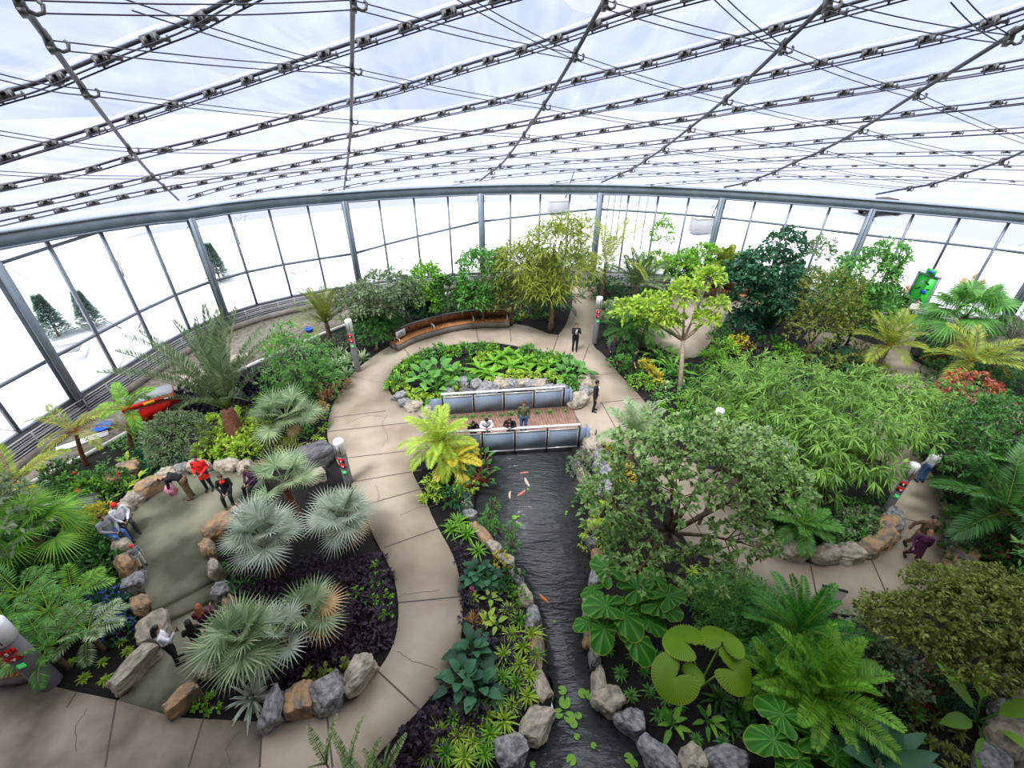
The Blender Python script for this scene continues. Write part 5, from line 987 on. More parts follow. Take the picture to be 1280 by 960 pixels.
mb = MB(); blade(mb, np.zeros((14, 3)), norm(RNG.normal(size=(14, 3)) + [0, 0, 1.5]), [0, 0, 1], .14, .04); tag(mb.build('flower_spike', 'fl_pink', loc=G(590, 738, .25)), 'pink flower spike rising from a lime rosette', 'flower')
for x, y, lb in [(612, 746, 'lime paddle-leaved plant right of the pink-flowered rosette'), (621, 780, 'yellow-green paddle-leaved plant right of the orange rosette'), (610, 775, 'small pale paddle-leaved plant beside the orange rosette')]: paddles(x, y, lb, n=7, pet=.12, L=.34, W=.15, mat='lf_lime', e=(75, 20))
tuft(592, 775, 'orange and yellow star-shaped rosette on the left bank', n=20, L=.42, W=.07, mat='lf_orange', e=(0, 65), s=1, droop=.1)
for x, y, lb in [(590, 812, 'big dark green hosta-like plant, upper one at the path bend'), (576, 850, 'big dark green hosta-like plant, middle one leaning over the path'), (598, 858, 'big dark green hosta-like plant nearest the water')]: paddles(x, y, lb, n=20, pet=.42, L=.46, W=.28, mat='lf_bluegreen', e=(85, 10), name='hosta', pm='lf_deep')
for x, y in [(636, 760), (650, 772), (664, 790), (640, 790), (655, 805), (630, 815), (650, 828), (670, 815), (628, 845), (645, 852), (662, 842), (620, 868), (640, 880), (660, 868), (606, 892), (588, 905), (566, 895), (572, 918), (550, 912), (592, 925), (612, 915), (556, 938), (580, 945), (630, 898), (535, 940), (605, 940)]: tuft(x, y, 'lime-green grassy tuft on the left pond bank', n=44, L=.5, W=.04, mat='lf_lime' if (x + y) % 3 else 'lf_fresh', group='grassy tufts on the left pond bank', e=(10, 80), name='grass_tuft')
for x, y in [(510, 935), (525, 920), (540, 905), (500, 950), (520, 948), (590, 885)]: bush(x, y, 'dark round-leaved plant near the lower path edge', r=.35, h=.35, n=80, L=.17, W=.13, mat='lf_purple', group='dark round-leaved plants at the lower path edge')
for x, y, m_, lb in [(640, 718, 'lf_deep', 'dark fern between bank stones and hosta'), (625, 700, 'lf_yellow', 'tiny yellow-flecked plant by the bank stones'), (648, 742, 'lf_fresh', 'fresh green round-leaved plant on the bank stones'), (632, 735, 'lf_deep', 'small dark shrub beside the fresh green plant')]: bush(x, y, lb, r=.32, h=.35, n=120, L=.13, W=.06, mat=m_)
for x, y in [(437, 962), (408, 955), (455, 975), (480, 968)]: palm(x, y, 1.9, 'pale green compound-leaved spray reaching in at the bottom edge', L=1.1, nf=4, mat='lf_variegated', e=(88, 60), bend=(.2, .5), ll=.14, lw=.06, nl=20, trunk='bark', tr=(.02, .015), rach='lf_silvergreen', name='sprig_plant', part='spray', cat='plant', group='sprays at the bottom edge', start=.1, amax=60, amin=40)
# ------------------------------------------------------------------ bed behind the bridge
for x, y, lb in [(530, 470, 'big-leaved green plant at the left end of the planted bed'), (548, 462, 'tallest big-leaved plant of the planted bed behind the bridge'), (563, 470, 'big-leaved plant left of the grass clump behind the bridge'), (545, 482, 'low big-leaved plant above the left bed stones')]: paddles(x, y, lb, n=17, pet=.75, L=.72, W=.36, mat='lf_mid', e=(82, 20), name='big_leaf_plant')
for x, y in [(713, 461), (724, 466), (704, 468)]: paddles(x, y, 'big-leaved plant at the right end of the planted bed', n=13, pet=.6, L=.65, W=.33, mat='lf_mid', e=(82, 20), name='big_leaf_plant', group='big-leaved plants at the right bed end')
tuft(588, 450, 'thin dark grass clump at the back of the planted bed', n=70, L=.85, W=.025, mat='lf_deep', e=(35, 88), s=1); tuft(582, 468, 'yellow-green grass clump in the planted bed', n=60, L=.75, W=.03, mat='lf_mid', e=(20, 85), s=1)
for x, y in [(600, 462), (612, 468), (628, 446), (642, 444), (655, 452), (618, 452), (672, 454), (684, 458), (640, 458)]: paddles(x, y, 'glossy bird-nest rosette in the middle of the planted bed', n=20, pet=.15, L=.95, W=.22, mat='lf_fresh', e=(80, 20), group='bird-nest rosettes in the planted bed', droop=.4, name='bird_nest_fern')
for x, y in [(500, 476), (492, 482), (503, 486), (572, 462), (598, 448), (604, 444), (665, 446), (676, 447), (690, 452), (612, 478), (640, 470), (655, 468), (668, 470), (650, 476), (690, 470), (698, 476), (530, 500), (545, 498), (556, 500), (520, 494), (565, 478), (630, 476), (705, 478), (573, 488)]: bush(x, y, 'small yellow-green bushy plant in the planted bed behind the bridge', r=.38, h=.38, n=110, L=.2, W=.08, mat='lf_lime', group='small lime plants in the planted bed')
for x, y in [(540, 505), (552, 506), (720, 482), (712, 488), (560, 470), (590, 476)]: bush(x, y, 'low dark green filler plant in the planted bed behind the bridge', r=.4, h=.35, n=140, L=.15, W=.07, mat='lf_mid', group='dark fillers in the planted bed')
for x, y in [(566, 521), (577, 521), (590, 520), (603, 519), (612, 519), (627, 518), (638, 517), (650, 516), (672, 515), (688, 514), (707, 513)]: tuft(x, y, 'small fern growing over the deck edge at the far bridge rail', n=34, L=.38, W=.06, mat='lf_mid', group='ferns at the far bridge rail', e=(5, 85), name='fern')
# ------------------------------------------------------------------ right of the far path
palm(757, 330, 3.0, 'coconut-like palm arching over the far path', L=3.5, nf=15, mat='lf_coconut', e=(80, 0), bend=(.7, 1.9), ll=.7, lw=.055, nl=44, tr=(.16, .10), trunk='bark', rach='lf_yellow')
palm(795, 356, 2.0, 'dusky green feather palm right of the arching palm', L=2.3, nf=14, mat='lf_greygreen', e=(85, 30), bend=(.4, 1.0), ll=.6, lw=.07, trunk='bark', rach='lf_mid')
paddles(843, 338, 'tall lime broad strap-leaved plant near the far glass', n=24, pet=.9, L=1.6, W=.30, mat='lf_lime', e=(88, 35), name='broad_strap_plant', tall=1.4, droop=.25, prof='leaf')
paddles(812, 338, 'yellow-green strap-leaved plant left of the tall lime one', n=12, pet=.7, L=1.2, W=.25, mat='lf_lime', e=(88, 45), name='broad_strap_plant', tall=1.0, droop=.2, prof='leaf')
tree(826, 300, 4.6, 'slim small-leaved tree rising in front of the far glass', [(0, 0, .3, .75, .75, 1.3), (.2, 0, -1.4, .9)], 1000, .17, .07, 'lf_fresh', tr=.05)
tree(880, 325, 2.8, 'yellow-green shrub tree left of the blue-green tree', [(0, 0, 0, 1.3), (-1.4, 0, -.5, 1.2), (1.2, -.4, -.6, 1.1)], 1900, .24, .1, 'lf_fresh', tr=.06)
palm(903, 322, 2.9, 'small yellow-green palm at the far glass left of the blue-green tree', L=1.25, nf=14, mat='lf_coconut', e=(85, 20), bend=(.5, 1.2), ll=.5, lw=.07, trunk='bark', tr=(.08, .06))
tree(872, 345, 1.6, 'dark shrub behind the far terrace bench', [(0, 0, 0, 1.2, 1, 1), (1.6, 0, 0, 1.1, 1, .9), (-1.4, .2, .2, 1.0)], 1800, .22, .08, 'lf_deep', tr=.05)
tree(957, 343, 4.0, 'large blue-green tree at the right end of the terrace bench', [(0, 0, 0, 2.0, 1.8, 1.5), (.7, .2, 1.5, 1.1), (-1.3, 0, -.3, 1.3), (.8, -.5, -1.2, 1.6), (-.3, -.3, -1.3, 1.2)], 4200, .25, .13, 'lf_bluegreen', base=(965, 408), tr=.13, multi=2)
tree(935, 402, 1.0, 'glossy dark shrub at the front edge of the terrace', [(0, 0, 0, 1.2, 1.1, .9), (1.6, .3, .1, 1.4, 1.1, 1.0)], 1700, .27, .11, 'lf_bluegreen', tr=.05)
tree(1024, 318, 4.6, 'thin grey-green small tree in front of the right glass', [(0, 0, 0, .9, .9, 1.2), (.1, 0, -1.5, .9)], 900, .17, .08, 'lf_greygreen', tr=.05)
tree(1032, 382, 3.1, 'tall olive-brown fine-leaved tree in the middle of the right bed', [(0, 0, .6, 1.7, 1.6, 1.5), (-.3, -.4, -1.1, 1.8, 1.6, 1.4), (1.0, 0, -.5, 1.4)], 5200, .15, .055, 'lf_olive', tr=.09, multi=3)
tree(1082, 345, 4.4, 'leafy mid green tree left of the green door', [(0, 0, 0, 1.6, 1.5, 1.4), (.9, .2, 1.0, 1.0), (-.5, 0, -1.4, 1.6), (.8, -.2, -2.2, 1.7)], 3200, .28, .1, 'lf_mid', tr=.1, multi=2)
tree(1098, 382, 1.8, 'dark glossy shrub at the foot of the mid green tree by the door', [(0, 0, 0, 1.5, 1.3, 1.2)], 1300, .26, .14, 'lf_deep', tr=.05)
palm(1111, 432, 1.7, 'bright yellow-green feather palm in front of the door path', L=1.9, nf=16, mat='lf_coconut', e=(85, 10), bend=(.5, 1.3), ll=.6, lw=.05, nl=28, trunk='bark', rach='lf_yellow', tr=(.12, .1))
fanpalm(1206, 398, 2.9, 'large dark green fan palm at the right glass', R=1.25, pet=1.5, nf=28, mat='lf_mid', e=(85, -15), nb=26, droop=.5, cup=.05, tr=(.24, .2), trunk='bark', petm='lf_mid', dead=((250, -40, .8),))
palm(1214, 452, 2.2, 'olive-yellow broad feather palm below the dark fan palm', L=2.1, nf=15, mat='lf_coconut', e=(75, 5), bend=(.6, 1.3), ll=.6, lw=.06, nl=28, trunk='bark', rach='lf_yellow')
palm(1262, 425, 2.6, 'dusty grey dried palm at the right edge', L=2.1, nf=18, mat='lf_dust', e=(75, -10), bend=(.6, 1.5), ll=.5, lw=.05, trunk='bark', rach='lf_dust')
tree(1213, 487, 2.3, 'red-leaved shrub tree under the olive-yellow palm', [(0, 0, 0, 1.1, 1.0, .8), (-.9, -.2, -.2, .8)], 900, .2, .1, 'lf_red', tr=.05)
tree(1190, 512, 2.0, 'green tree mingling with the red-leaved shrub tree', [(0, 0, 0, 1.4), (1.6, .2, -.1, 1.4), (-1.2, -.3, -.2, 1.2)], 2300, .2, .08, 'lf_mid', tr=.06)
tree(1240, 545, 2.6, 'broad dark evergreen tree at the right edge above the dark palm', [(0, 0, 0, 1.9, 1.7, 1.2), (1.5, .6, -.2, 1.6), (-1.4, -.5, -.5, 1.5), (.4, -1.0, -.9, 1.5)], 4300, .24, .08, 'lf_deep', tr=.1, multi=2)
palm(1256, 640, 1.7, 'dark glossy feather palm beside the outer ring path', L=2.3, nf=16, mat='lf_deep', e=(75, 5), bend=(.5, 1.3), ll=.6, lw=.08, nl=32, trunk='bark', rach='lf_coconut')
palm(1272, 600, 2.0, 'dark green feather palm cut by the right picture edge', L=2.0, nf=14, mat='lf_mid', e=(75, 5), bend=(.5, 1.3), ll=.55, lw=.07, trunk='bark', rach='lf_coconut')
tree(858, 375, 4.0, 'slender yellow-green tree with pale crooked trunk beyond the far path', [(-.3, -.4, .5, .85, .8, .7), (1.0, .3, .9, .8, .7, .6), (-1.8, -.3, -.3, 1.0, .9, .7), (.9, -.6, -.9, .7, .6, .5), (-.8, -.3, -1.0, .8, .8, .6), (1.5, -.3, -.2, .6, .5, .5), (-2.6, .2, -.8, .9, .8, .7)], 1900, .24, .12, 'lf_lime', base=(850, 488), trunk='bark_pale', tr=.12, cluster=6)
bush(766, 388, 'variegated pale green bush right of the far signpost', r=1.1, h=1.5, n=700, L=.22, W=.1, mat='lf_variegated'); bush(790, 385, 'greyish flowering bush behind the variegated one', r=1.0, h=1.3, n=600, L=.16, W=.05, mat='lf_dust')
palm(782, 412, 1.0, 'dark green palm clump behind the walking woman', L=1.8, nf=24, mat='lf_deep', e=(80, 5), bend=(.7, 1.5), ll=.5, lw=.05, trunk='bark', rach='lf_mid'); palm(808, 408, 1.3, 'mid green palm clump under the yellow-green tree', L=1.7, nf=18, mat='lf_mid', e=(80, 5), bend=(.7, 1.5), ll=.5, lw=.06, trunk='bark')
for x, y, lb in [(832, 450, 'tall bright strap-leaved plant left of the crooked trunk'), (842, 462, 'bright strap-leaved plant at the foot of the crooked trunk'), (822, 440, 'green strap-leaved plant behind the two men in black')]: paddles(x, y, lb, n=20, pet=.7, L=.75, W=.17, mat='lf_fresh', e=(88, 25), name='strap_leaf_plant', prof='leaf')
for x, y in [(812, 464), (818, 470), (808, 456)]: bush(x, y, 'yellow-speckled croton at the path edge behind the man in black', r=.4, h=.6, n=150, L=.2, W=.1, mat='lf_yellow', group='yellow crotons at the path edge')
tuft(833, 478, 'white-striped rosette plant at the path edge', n=28, L=.6, W=.12, mat='lf_variegated', e=(5, 70), s=1)
for x, y in [(816, 482), (824, 492), (833, 500), (840, 512), (828, 505), (846, 524), (838, 530), (852, 510), (858, 530), (820, 476)]: tuft(x, y, 'small pale green rosette along the right edge of the main path', n=18, L=.34, W=.09, mat='lf_variegated' if x % 2 else 'lf_fresh', group='pale rosettes along the main path', prof='leaf')
for x, y, m_ in [(775, 452, 'lf_mid'), (790, 462, 'lf_deep'), (782, 440, 'lf_mid'), (800, 476, 'lf_fresh'), (865, 465, 'lf_deep'), (870, 490, 'lf_deep'), (858, 500, 'lf_fresh'), (870, 520, 'lf_mid'), (880, 540, 'lf_mid'), (862, 545, 'lf_deep')]: bush(x, y, 'low leafy shrub in the bed right of the main path', r=.6, h=.7, n=300, L=.2, W=.08, mat=m_, group='low shrubs right of the main path')
for x, y, m_, lb in [(925, 430, 'lf_yellow', 'bright yellow croton below the terrace'), (945, 436, 'lf_purple', 'purplish spiky shrub right of the yellow croton'), (905, 435, 'lf_fresh', 'bright green shrub left of the yellow croton'), (903, 418, 'lf_deep', 'reddish-dark shrub at the terrace corner'), (890, 448, 'lf_fresh', 'light green shrub at the lower terrace corner'), (965, 428, 'lf_deep', 'dark rounded shrub below the blue-green tree'), (985, 440, 'lf_fresh', 'bright shrub between blue-green and olive trees')]: bush(x, y, lb, r=.85, h=1.0, n=500, L=.24, W=.08, mat=m_)
for x, y, lb in [(1040, 438, 'big glossy-leaved plant in front of the olive-brown tree'), (1056, 450, 'second big glossy-leaved plant nearer the bamboo')]: paddles(x, y, lb, n=12, pet=.7, L=.95, W=.5, mat='lf_bluegreen', e=(85, 20), name='big_leaf_plant')
for x, y, m_ in [(1025, 450, 'lf_olive'), (1075, 455, 'lf_olive'), (1085, 440, 'lf_olive'), (1065, 475, 'lf_deep'), (1095, 465, 'lf_olive'), (1160, 420, 'lf_fresh'), (1170, 440, 'lf_deep'), (1165, 405, 'lf_mid'), (1185, 450, 'lf_fresh'), (1235, 470, 'lf_deep'), (1250, 460, 'lf_mid'), (1180, 465, 'lf_deep')]: bush(x, y, 'leafy shrub among the palms near the green door', r=1.0, h=1.1, n=520, L=.2, W=.08, mat=m_, group='shrubs among the palms near the door')
for x, y in [(1158, 448), (1168, 452)]: bush(x, y, 'tiny red-leaved plant at the foot of the door signpost', r=.3, h=.25, n=60, L=.15, W=.1, mat='lf_red', group='red plants at the door signpost')
for x, y, m_ in [(735, 325, 'lf_deep'), (800, 330, 'lf_mid'), (862, 322, 'lf_deep'), (925, 330, 'lf_fresh'), (930, 340, 'lf_deep'), (990, 340, 'lf_deep'), (1005, 375, 'lf_deep'), (1060, 370, 'lf_mid'), (985, 385, 'lf_bluegreen'), (775, 345, 'lf_bluegreen'), (745, 350, 'lf_deep'), (760, 360, 'lf_deep'), (1010, 345, 'lf_mid'), (1055, 350, 'lf_mid'), (710, 330, 'lf_deep'), (660, 362, 'lf_deep'), (625, 360, 'lf_deep'), (590, 366, 'lf_mid')]: bush(x, y, 'dense background shrub in the bed under the far glass wall', r=1.3, h=1.4, n=700, L=.24, W=.09, mat=m_, group='background shrubs under the far glass')
# ------------------------------------------------------------------ bamboo-like mass of the ring bed and beyond
BB = [(925, 480, 2.2, 'feathery bright bamboo clump behind the ficus-like tree', [(0, 0, 0, 1.5, 1.3, 1.0), (-1.2, -.8, -.4, 1.3), (1.1, .5, .2, 1.2), (-.3, -1.8, -.5, 1.3)]),
      (1000, 495, 3.0, 'big feathery bamboo clump in the middle of the right bed', [(0, 0, .3, 1.5, 1.3, 1.1), (1.2, -.3, .1, 1.3), (-1.1, -.5, -.2, 1.3), (.2, -1.2, -.6, 1.4), (.4, .9, .3, 1.1)]),
      (1068, 535, 3.2, 'arching bamboo clump hanging over the ring bed', [(0, 0, .2, 1.6, 1.3, 1.0), (1.3, .2, .1, 1.3, 1.1, .8), (-1.3, -.3, -.3, 1.4), (.1, -1.0, -.6, 1.0, .9, .8), (2.3, 0, -.2, .9, .8, .5)]),
      (1005, 578, 2.0, 'dense lower bamboo foliage above the tan block wall', [(0, 0, 0, 1.6, 1.3, 1.1), (-1.3, .2, -.1, 1.2), (1.4, -.1, .1, 1.2, 1.0, .8), (.3, -.5, -.5, .9, .8, .7)]),
      (1125, 500, 2.8, 'feathery bamboo clump left of the red-leaved shrub tree', [(0, 0, 0, 1.3, 1.1, .9), (-1.2, .3, .1, 1.2), (1.0, -.6, -.3, 1.1)]),
      (955, 540, 2.0, 'shaded bamboo clump right of the ficus-like crown', [(0, 0, 0, 1.3, 1.2, 1.0), (.6, .9, .2, 1.2), (-.4, -.9, -.4, 1.1)])]
for x, y, z, lb, bl in BB: tree(x, y, z, lb, bl, 2900, .42, .06, 'lf_bamboo', name='bamboo_clump', cat='bamboo', tr=.05, trunk='bark_pale', multi=5, hang=.5, cluster=11, droop=.3, up=.0, shell=.45, nlimb=6, jit=.04, spread=.75)
palm(1003, 655, .8, 'low dark palm inside the ring bed behind the tan blocks', L=1.1, nf=16, mat='lf_mid', e=(70, -5), bend=(.5, 1.3), ll=.4, lw=.05, trunk='bark')
for x, y, m_ in [(965, 655, 'lf_deep'), (985, 668, 'lf_deep'), (1025, 668, 'lf_deep'), (1045, 672, 'lf_mid'), (1062, 655, 'lf_silvergreen'), (1080, 660, 'lf_mid'), (1093, 648, 'lf_silvergreen'), (1045, 648, 'lf_deep'), (975, 635, 'lf_deep'), (1072, 640, 'lf_mid'), (1020, 640, 'lf_deep'), (1098, 630, 'lf_deep')]: bush(x, y, 'low shrub inside the ring bed behind the block wall', r=.62, h=.6, n=380, L=.17, W=.07, mat=m_, group='low shrubs inside the ring bed')
for x, y, m_ in [(1215, 590, 'lf_deep'), (1205, 620, 'lf_deep'), (1218, 655, 'lf_mid'), (1240, 680, 'lf_deep'), (1265, 670, 'lf_mid'), (1225, 700, 'lf_deep'), (1262, 640, 'lf_deep'), (1190, 575, 'lf_mid'), (1170, 550, 'lf_deep'), (1275, 700, 'lf_red'), (1205, 670, 'lf_deep')]: bush(x, y, 'dark shrub in the bed outside the ring path', r=.9, h=.9, n=480, L=.2, W=.08, mat=m_, group='dark shrubs outside the ring path')
# ------------------------------------------------------------------ ficus-like tree and the right pond bank
tree(862, 610, 4.0, 'large round-leaved tree with rope-like roots leaning over path and pond', [(-2.1, -.2, -.5, 1.0, .9, .8), (-1.3, .8, .3, 1.2, 1.0, .8), (.2, 1.1, .7, 1.4, 1.1, .9), (1.5, .9, .5, 1.3, 1.1, .8), (2.5, .2, -.1, 1.0, 1.0, .8), (-1.6, -1.2, -1.3, .9, .9, .8), (-.3, -.2, 0, 1.1, 1.0, .8), (1.3, -1.0, -1.0, 1.0, .8, .7), (.2, -1.5, -1.5, .9, .7, .7), (1.6, .0, -.2, .9, .9, .7)], 9500, .18, .11, 'lf_ficus', base=(815, 712), tr=.12, multi=4, prof='wide', cluster=8, nlimb=12, shell=.45, jit=.12)
x0, y0, _ = G(812, 716); r_ = empty('strangler_roots', (x0, y0, -.04)); tag(r_, 'bundle of rope-like aerial roots at the foot of the round-leaved tree', 'roots')
for i in range(9):
    a = i * .7; mb = MB(); tube(mb, [(math.cos(a) * .42, math.sin(a) * .32, 0), (math.cos(a) * .2 + RNG.normal() * .04, math.sin(a) * .16, .5), (math.cos(a + .4) * .1, math.sin(a + .4) * .1, 1.1), (.02, .02, 1.7)], [.055, .045, .04, .03], 6); mb.build('root', 'bark_red', r_)
tree(905, 560, 3.6, 'pale-leaved branch crown with yellow shoots above the path', [(0, 0, 0, 1.2, 1.0, .7), (1.2, .2, -.1, 1.0, .9, .6)], 1300, .15, .08, 'lf_silvergreen', tr=.05, prof='wide')
palm(793, 545, 1.5, 'silvery green feather palm at the right bridge end', L=1.6, nf=20, mat='lf_silvergreen', e=(85, 15), bend=(.5, 1.3), ll=.42, lw=.045, trunk='bark', rach='lf_lime')
for x, y, m_, lb in [(738, 567, 'lf_dust', 'greyish shrub drooping to the water at the right bridge foot'), (728, 580, 'lf_greygreen', 'grey-green shrub over the water below the bridge'), (752, 562, 'lf_yellow', 'yellow-green shrub right of the bridge end'), (776, 592, 'lf_yellow', 'yellow-tipped shrub beside the grey boulders'), (745, 612, 'lf_mid', 'green shrub on the grey boulders by the water'), (735, 625, 'lf_deep', 'dark trailing shrub at the right water edge'), (757, 640, 'lf_lime', 'lime shrub under the left of the round-leaved crown'), (745, 668, 'lf_lime', 'lime creeper on the right bank stones'), (775, 680, 'lf_deep', 'dark shrub beside the rope-like roots'), (768, 655, 'lf_mid', 'green shrub above the rope-like roots'), (790, 640, 'lf_greygreen', 'grey-green shrub under the round-leaved tree')]: bush(x, y, lb, r=.55, h=.7, n=300, L=.15, W=.07, mat=m_)
bigleaves((795, 790), [(760, 712, 1.5, .72, 110, 10), (797, 735, 1.4, .72, 20, 5), (779, 716, 1.3, .5, 60, 20), (758, 757, 1.3, .66, 170, 10), (780, 768, 1.2, .70, -60, 10), (819, 722, 1.3, .62, 80, 15), (835, 745, 1.3, .66, 30, 10), (824, 755, 1.2, .72, -10, 12), (755, 786, .9, .62, -110, 12), (794, 797, .9, .70, -60, 12), (811, 776, 1.0, .56, -20, 15), (735, 778, .7, .45, 180, 20), (800, 760, 1.0, .5, -90, 20), (742, 738, 1.1, .42, 170, 30)], 'group of huge glossy yellow-edged heart leaves on the right pond bank', 'lf_taro')
bigleaves((872, 862), [(852, 800, 1.4, .56, 140, 20), (842, 848, 1.2, .60, -150, 25), (903, 800, 1.4, .56, 70, 15), (920, 840, 1.2, .56, -25, 20), (868, 842, 1.0, .30, 30, 10)], 'lime fan palm with four big round pleated leaves', 'lf_licuala', kind='round', name='round_leaf_palm', cat='palm', rip=.045, pm='lf_lime')
for x, y in [(777, 840), (806, 838), (793, 818), (762, 812), (790, 868), (812, 862), (833, 872), (850, 880), (823, 892), (762, 800), (820, 818), (872, 922), (905, 925), (838, 895), (852, 862)]: tuft(x, y, 'small dark green spiky tuft in the mulch by the lime fan palm', n=26, L=.3, W=.045, mat='lf_mid', group='spiky tufts by the lime fan palm', e=(5, 75))
for x, y, lb in [(842, 905, 'pointed-leaved plant with orange bracts near the lower right bank'), (885, 900, 'plant with twisted yellowish leaves left of the lower heart leaves')]: paddles(x, y, lb, n=8, pet=.15, L=.42, W=.14, mat='lf_fresh', e=(80, 20))
for x, y in [(925, 885), (915, 905), (935, 905), (945, 870), (900, 870)]: tuft(x, y, 'dark strap-leaved tuft between lime fan palm and heart leaves', n=26, L=.65, W=.08, mat='lf_deep', group='dark strap tufts right of the lime fan palm', e=(10, 75))
cover([(860, 725), (920, 715), (965, 745), (975, 800), (930, 820), (880, 775)], 300, 'fine dark green groundcover of narrow leaves below the ring path', 'lf_mid', L=.2, W=.035, rad=.3, h=.45, nl=14)
for x, y in [(880, 745), (905, 758), (928, 775), (925, 748), (950, 765), (900, 780), (955, 790)]: bush(x, y, 'mounded fine-leaved dark shrub below the ring path', r=.7, h=.6, n=700, L=.2, W=.04, mat='lf_mid', group='fine-leaved mounds below the ring path')
for x, y in [(866, 712), (883, 714), (900, 726), (919, 730), (866, 742), (884, 738), (895, 715)]: tuft(x, y, 'small yellow-green rosette along the inner ring path edge', n=20, L=.34, W=.06, mat='lf_lime', group='yellow-green rosettes by the ring path', e=(5, 70))
palm(995, 793, .75, 'dark green cycad with stiff arching fronds below the ring path', L=1.7, nf=28, mat='lf_cycad', e=(85, 0), bend=(.5, 1.2), ll=.26, lw=.035, nl=60, lift=.35, droop=.05, trunk='bark', tr=(.2, .18), name='cycad', cat='cycad', amax=75, amin=55)
palm(1022, 868, .75, 'bright green cycad with yellow-tipped fronds', L=1.75, nf=30, mat='lf_fresh', e=(85, 0), bend=(.5, 1.2), ll=.32, lw=.05, nl=52, lift=.3, droop=.08, trunk='bark', tr=(.2, .18), name='cycad', cat='cycad', rach='lf_lime', amax=75, amin=50)
palm(965, 850, .5, 'smaller bright green cycad left of the yellow-tipped one', L=1.0, nf=14, mat='lf_fresh', e=(80, 5), bend=(.5, 1.2), ll=.25, lw=.05, nl=34, trunk='bark', tr=(.14, .12), name='cycad', cat='cycad')
paddles(1098, 960, 'dark blue-green broad-fronded plant at the bottom edge', n=18, pet=.3, L=1.35, W=.34, mat='lf_bluegreen', e=(85, 25), name='broad_frond_plant', droop=.25, prof='leaf', z=.4, pm='lf_silvergreen')
bigleaves((990, 950), [(978, 893, 1.1, .66, 120, 20), (1018, 920, 1.0, .66, 0, 15), (968, 925, 1.0, .62, 170, 15), (998, 950, .9, .62, -90, 15), (1045, 945, .8, .5, -30, 15), (985, 960, .8, .5, -100, 25)], 'group of darker heart-shaped leaves at the bottom beneath the bright cycad', 'lf_taro')
tree(1087, 800, .8, 'pale small-leaved shrub between dark cycad and olive-green tree', [(0, 0, 0, .8, .8, .6), (.2, -.8, -.1, .8, .7, .5)], 1500, .13, .07, 'lf_silvergreen', tr=.04); tree(1098, 838, .5, 'dark leafy shrub below the pale small-leaved shrub', [(0, 0, 0, .8, .7, .5)], 800, .16, .07, 'lf_deep', tr=.04)
tree(1222, 775, 2.4, 'big olive-green fine-leaved tree spreading over the lower right corner', [(0, 0, .3, 1.2, 1.0, .6), (-1.3, -.1, -.1, 1.0, .8, .6), (1.3, .2, 0, 1.1, .9, .6), (-.5, .7, .2, .9, .7, .5), (-.6, -.8, -.4, .9, .7, .5), (.7, -.8, -.3, .9, .7, .5), (.9, .8, .1, 1.0, .7, .5), (-1.9, .3, -.3, .7, .6, .4)], 20000, .13, .06, 'lf_olive', base=(1130, 858), tr=.11, trunk='bark_pale', cluster=9, shell=.5)
paddles(1230, 895, 'large-leaved bird-of-paradise plant in the lower right corner', n=8, pet=.6, L=1.2, W=.42, mat='lf_fresh', e=(80, 30), name='bird_of_paradise', prof='leaf', droop=.25)
for x, y in [(1165, 925), (1188, 935), (1200, 915), (1170, 900), (1160, 955), (1192, 962), (1140, 910), (1205, 945), (1148, 895), (1180, 885)]: tuft(x, y, 'pale olive rosette in the dark lower right bed', n=22, L=.32, W=.06, mat='lf_olive', group='pale rosettes in the lower right bed', e=(5, 70))
cover([(1110, 830), (1160, 830), (1190, 870), (1150, 890), (1105, 870)], 160, 'reddish-brown sparse groundcover at the leaning trunk', 'lf_red', L=.1, W=.03, rad=.2, h=.08)
for x, y, m_ in [(1175, 860), (1215, 860), (1185, 840), (1120, 870)] and [(1178, 862, 'lf_deep'), (1212, 858, 'lf_deep'), (1130, 885, 'lf_mid'), (1190, 872, 'lf_bluegreen')]: bush(x, y, 'dark low shrub under the olive-green tree', r=.45, h=.4, n=220, L=.16, W=.06, mat=m_, group='low shrubs under the olive-green tree')
for x, y in [(515, 452), (530, 445), (548, 438), (565, 440), (580, 438), (600, 437), (660, 440), (680, 445), (695, 447), (708, 452), (505, 465), (496, 478), (720, 475), (615, 436)]: bush(x, y, 'bushy plant along the back edge of the planted bed facing the curved bench', r=.5, h=.55, n=190, L=.24, W=.1, mat='lf_fresh' if x % 2 else 'lf_mid', group='back edge plants of the planted bed')
for i, (x, y) in enumerate([(1320, 480), (1350, 520), (1330, 570), (1380, 600), (1340, 650), (1400, 680), (1350, 720), (1420, 560), (1330, 760), (1400, 780), (1450, 640), (1480, 740), (1380, 850), (1300, 790), (1460, 860), (-40, 690), (-80, 760), (-120, 700), (-60, 640), (-150, 800), (-40, 800)]): bush(x, y, 'leafy filler shrub beyond the edge of the view', r=1.3, h=1.3, n=800, L=.26, W=.1, mat=['lf_mid', 'lf_deep', 'lf_fresh'][i % 3], group='filler shrubs beyond the edges of the view')
for i, (x, y, z) in enumerate([(1390, 520, 3.2), (1420, 690, 3.0), (1500, 600, 3.4), (1360, 440, 3.4), (-110, 660, 2.6)]): tree(x, y, z, ['dark', 'green', 'bushy', 'tall', 'pale'][i] + ' evergreen tree standing just beyond the edge of the view', [(0, 0, 0, 1.9), (1.2, .6, -.5, 1.6), (-1.1, -.5, -.6, 1.5)], 2600, .28, .1, ['lf_deep', 'lf_mid', 'lf_fresh', 'lf_deep', 'lf_greygreen'][i], tr=.1)
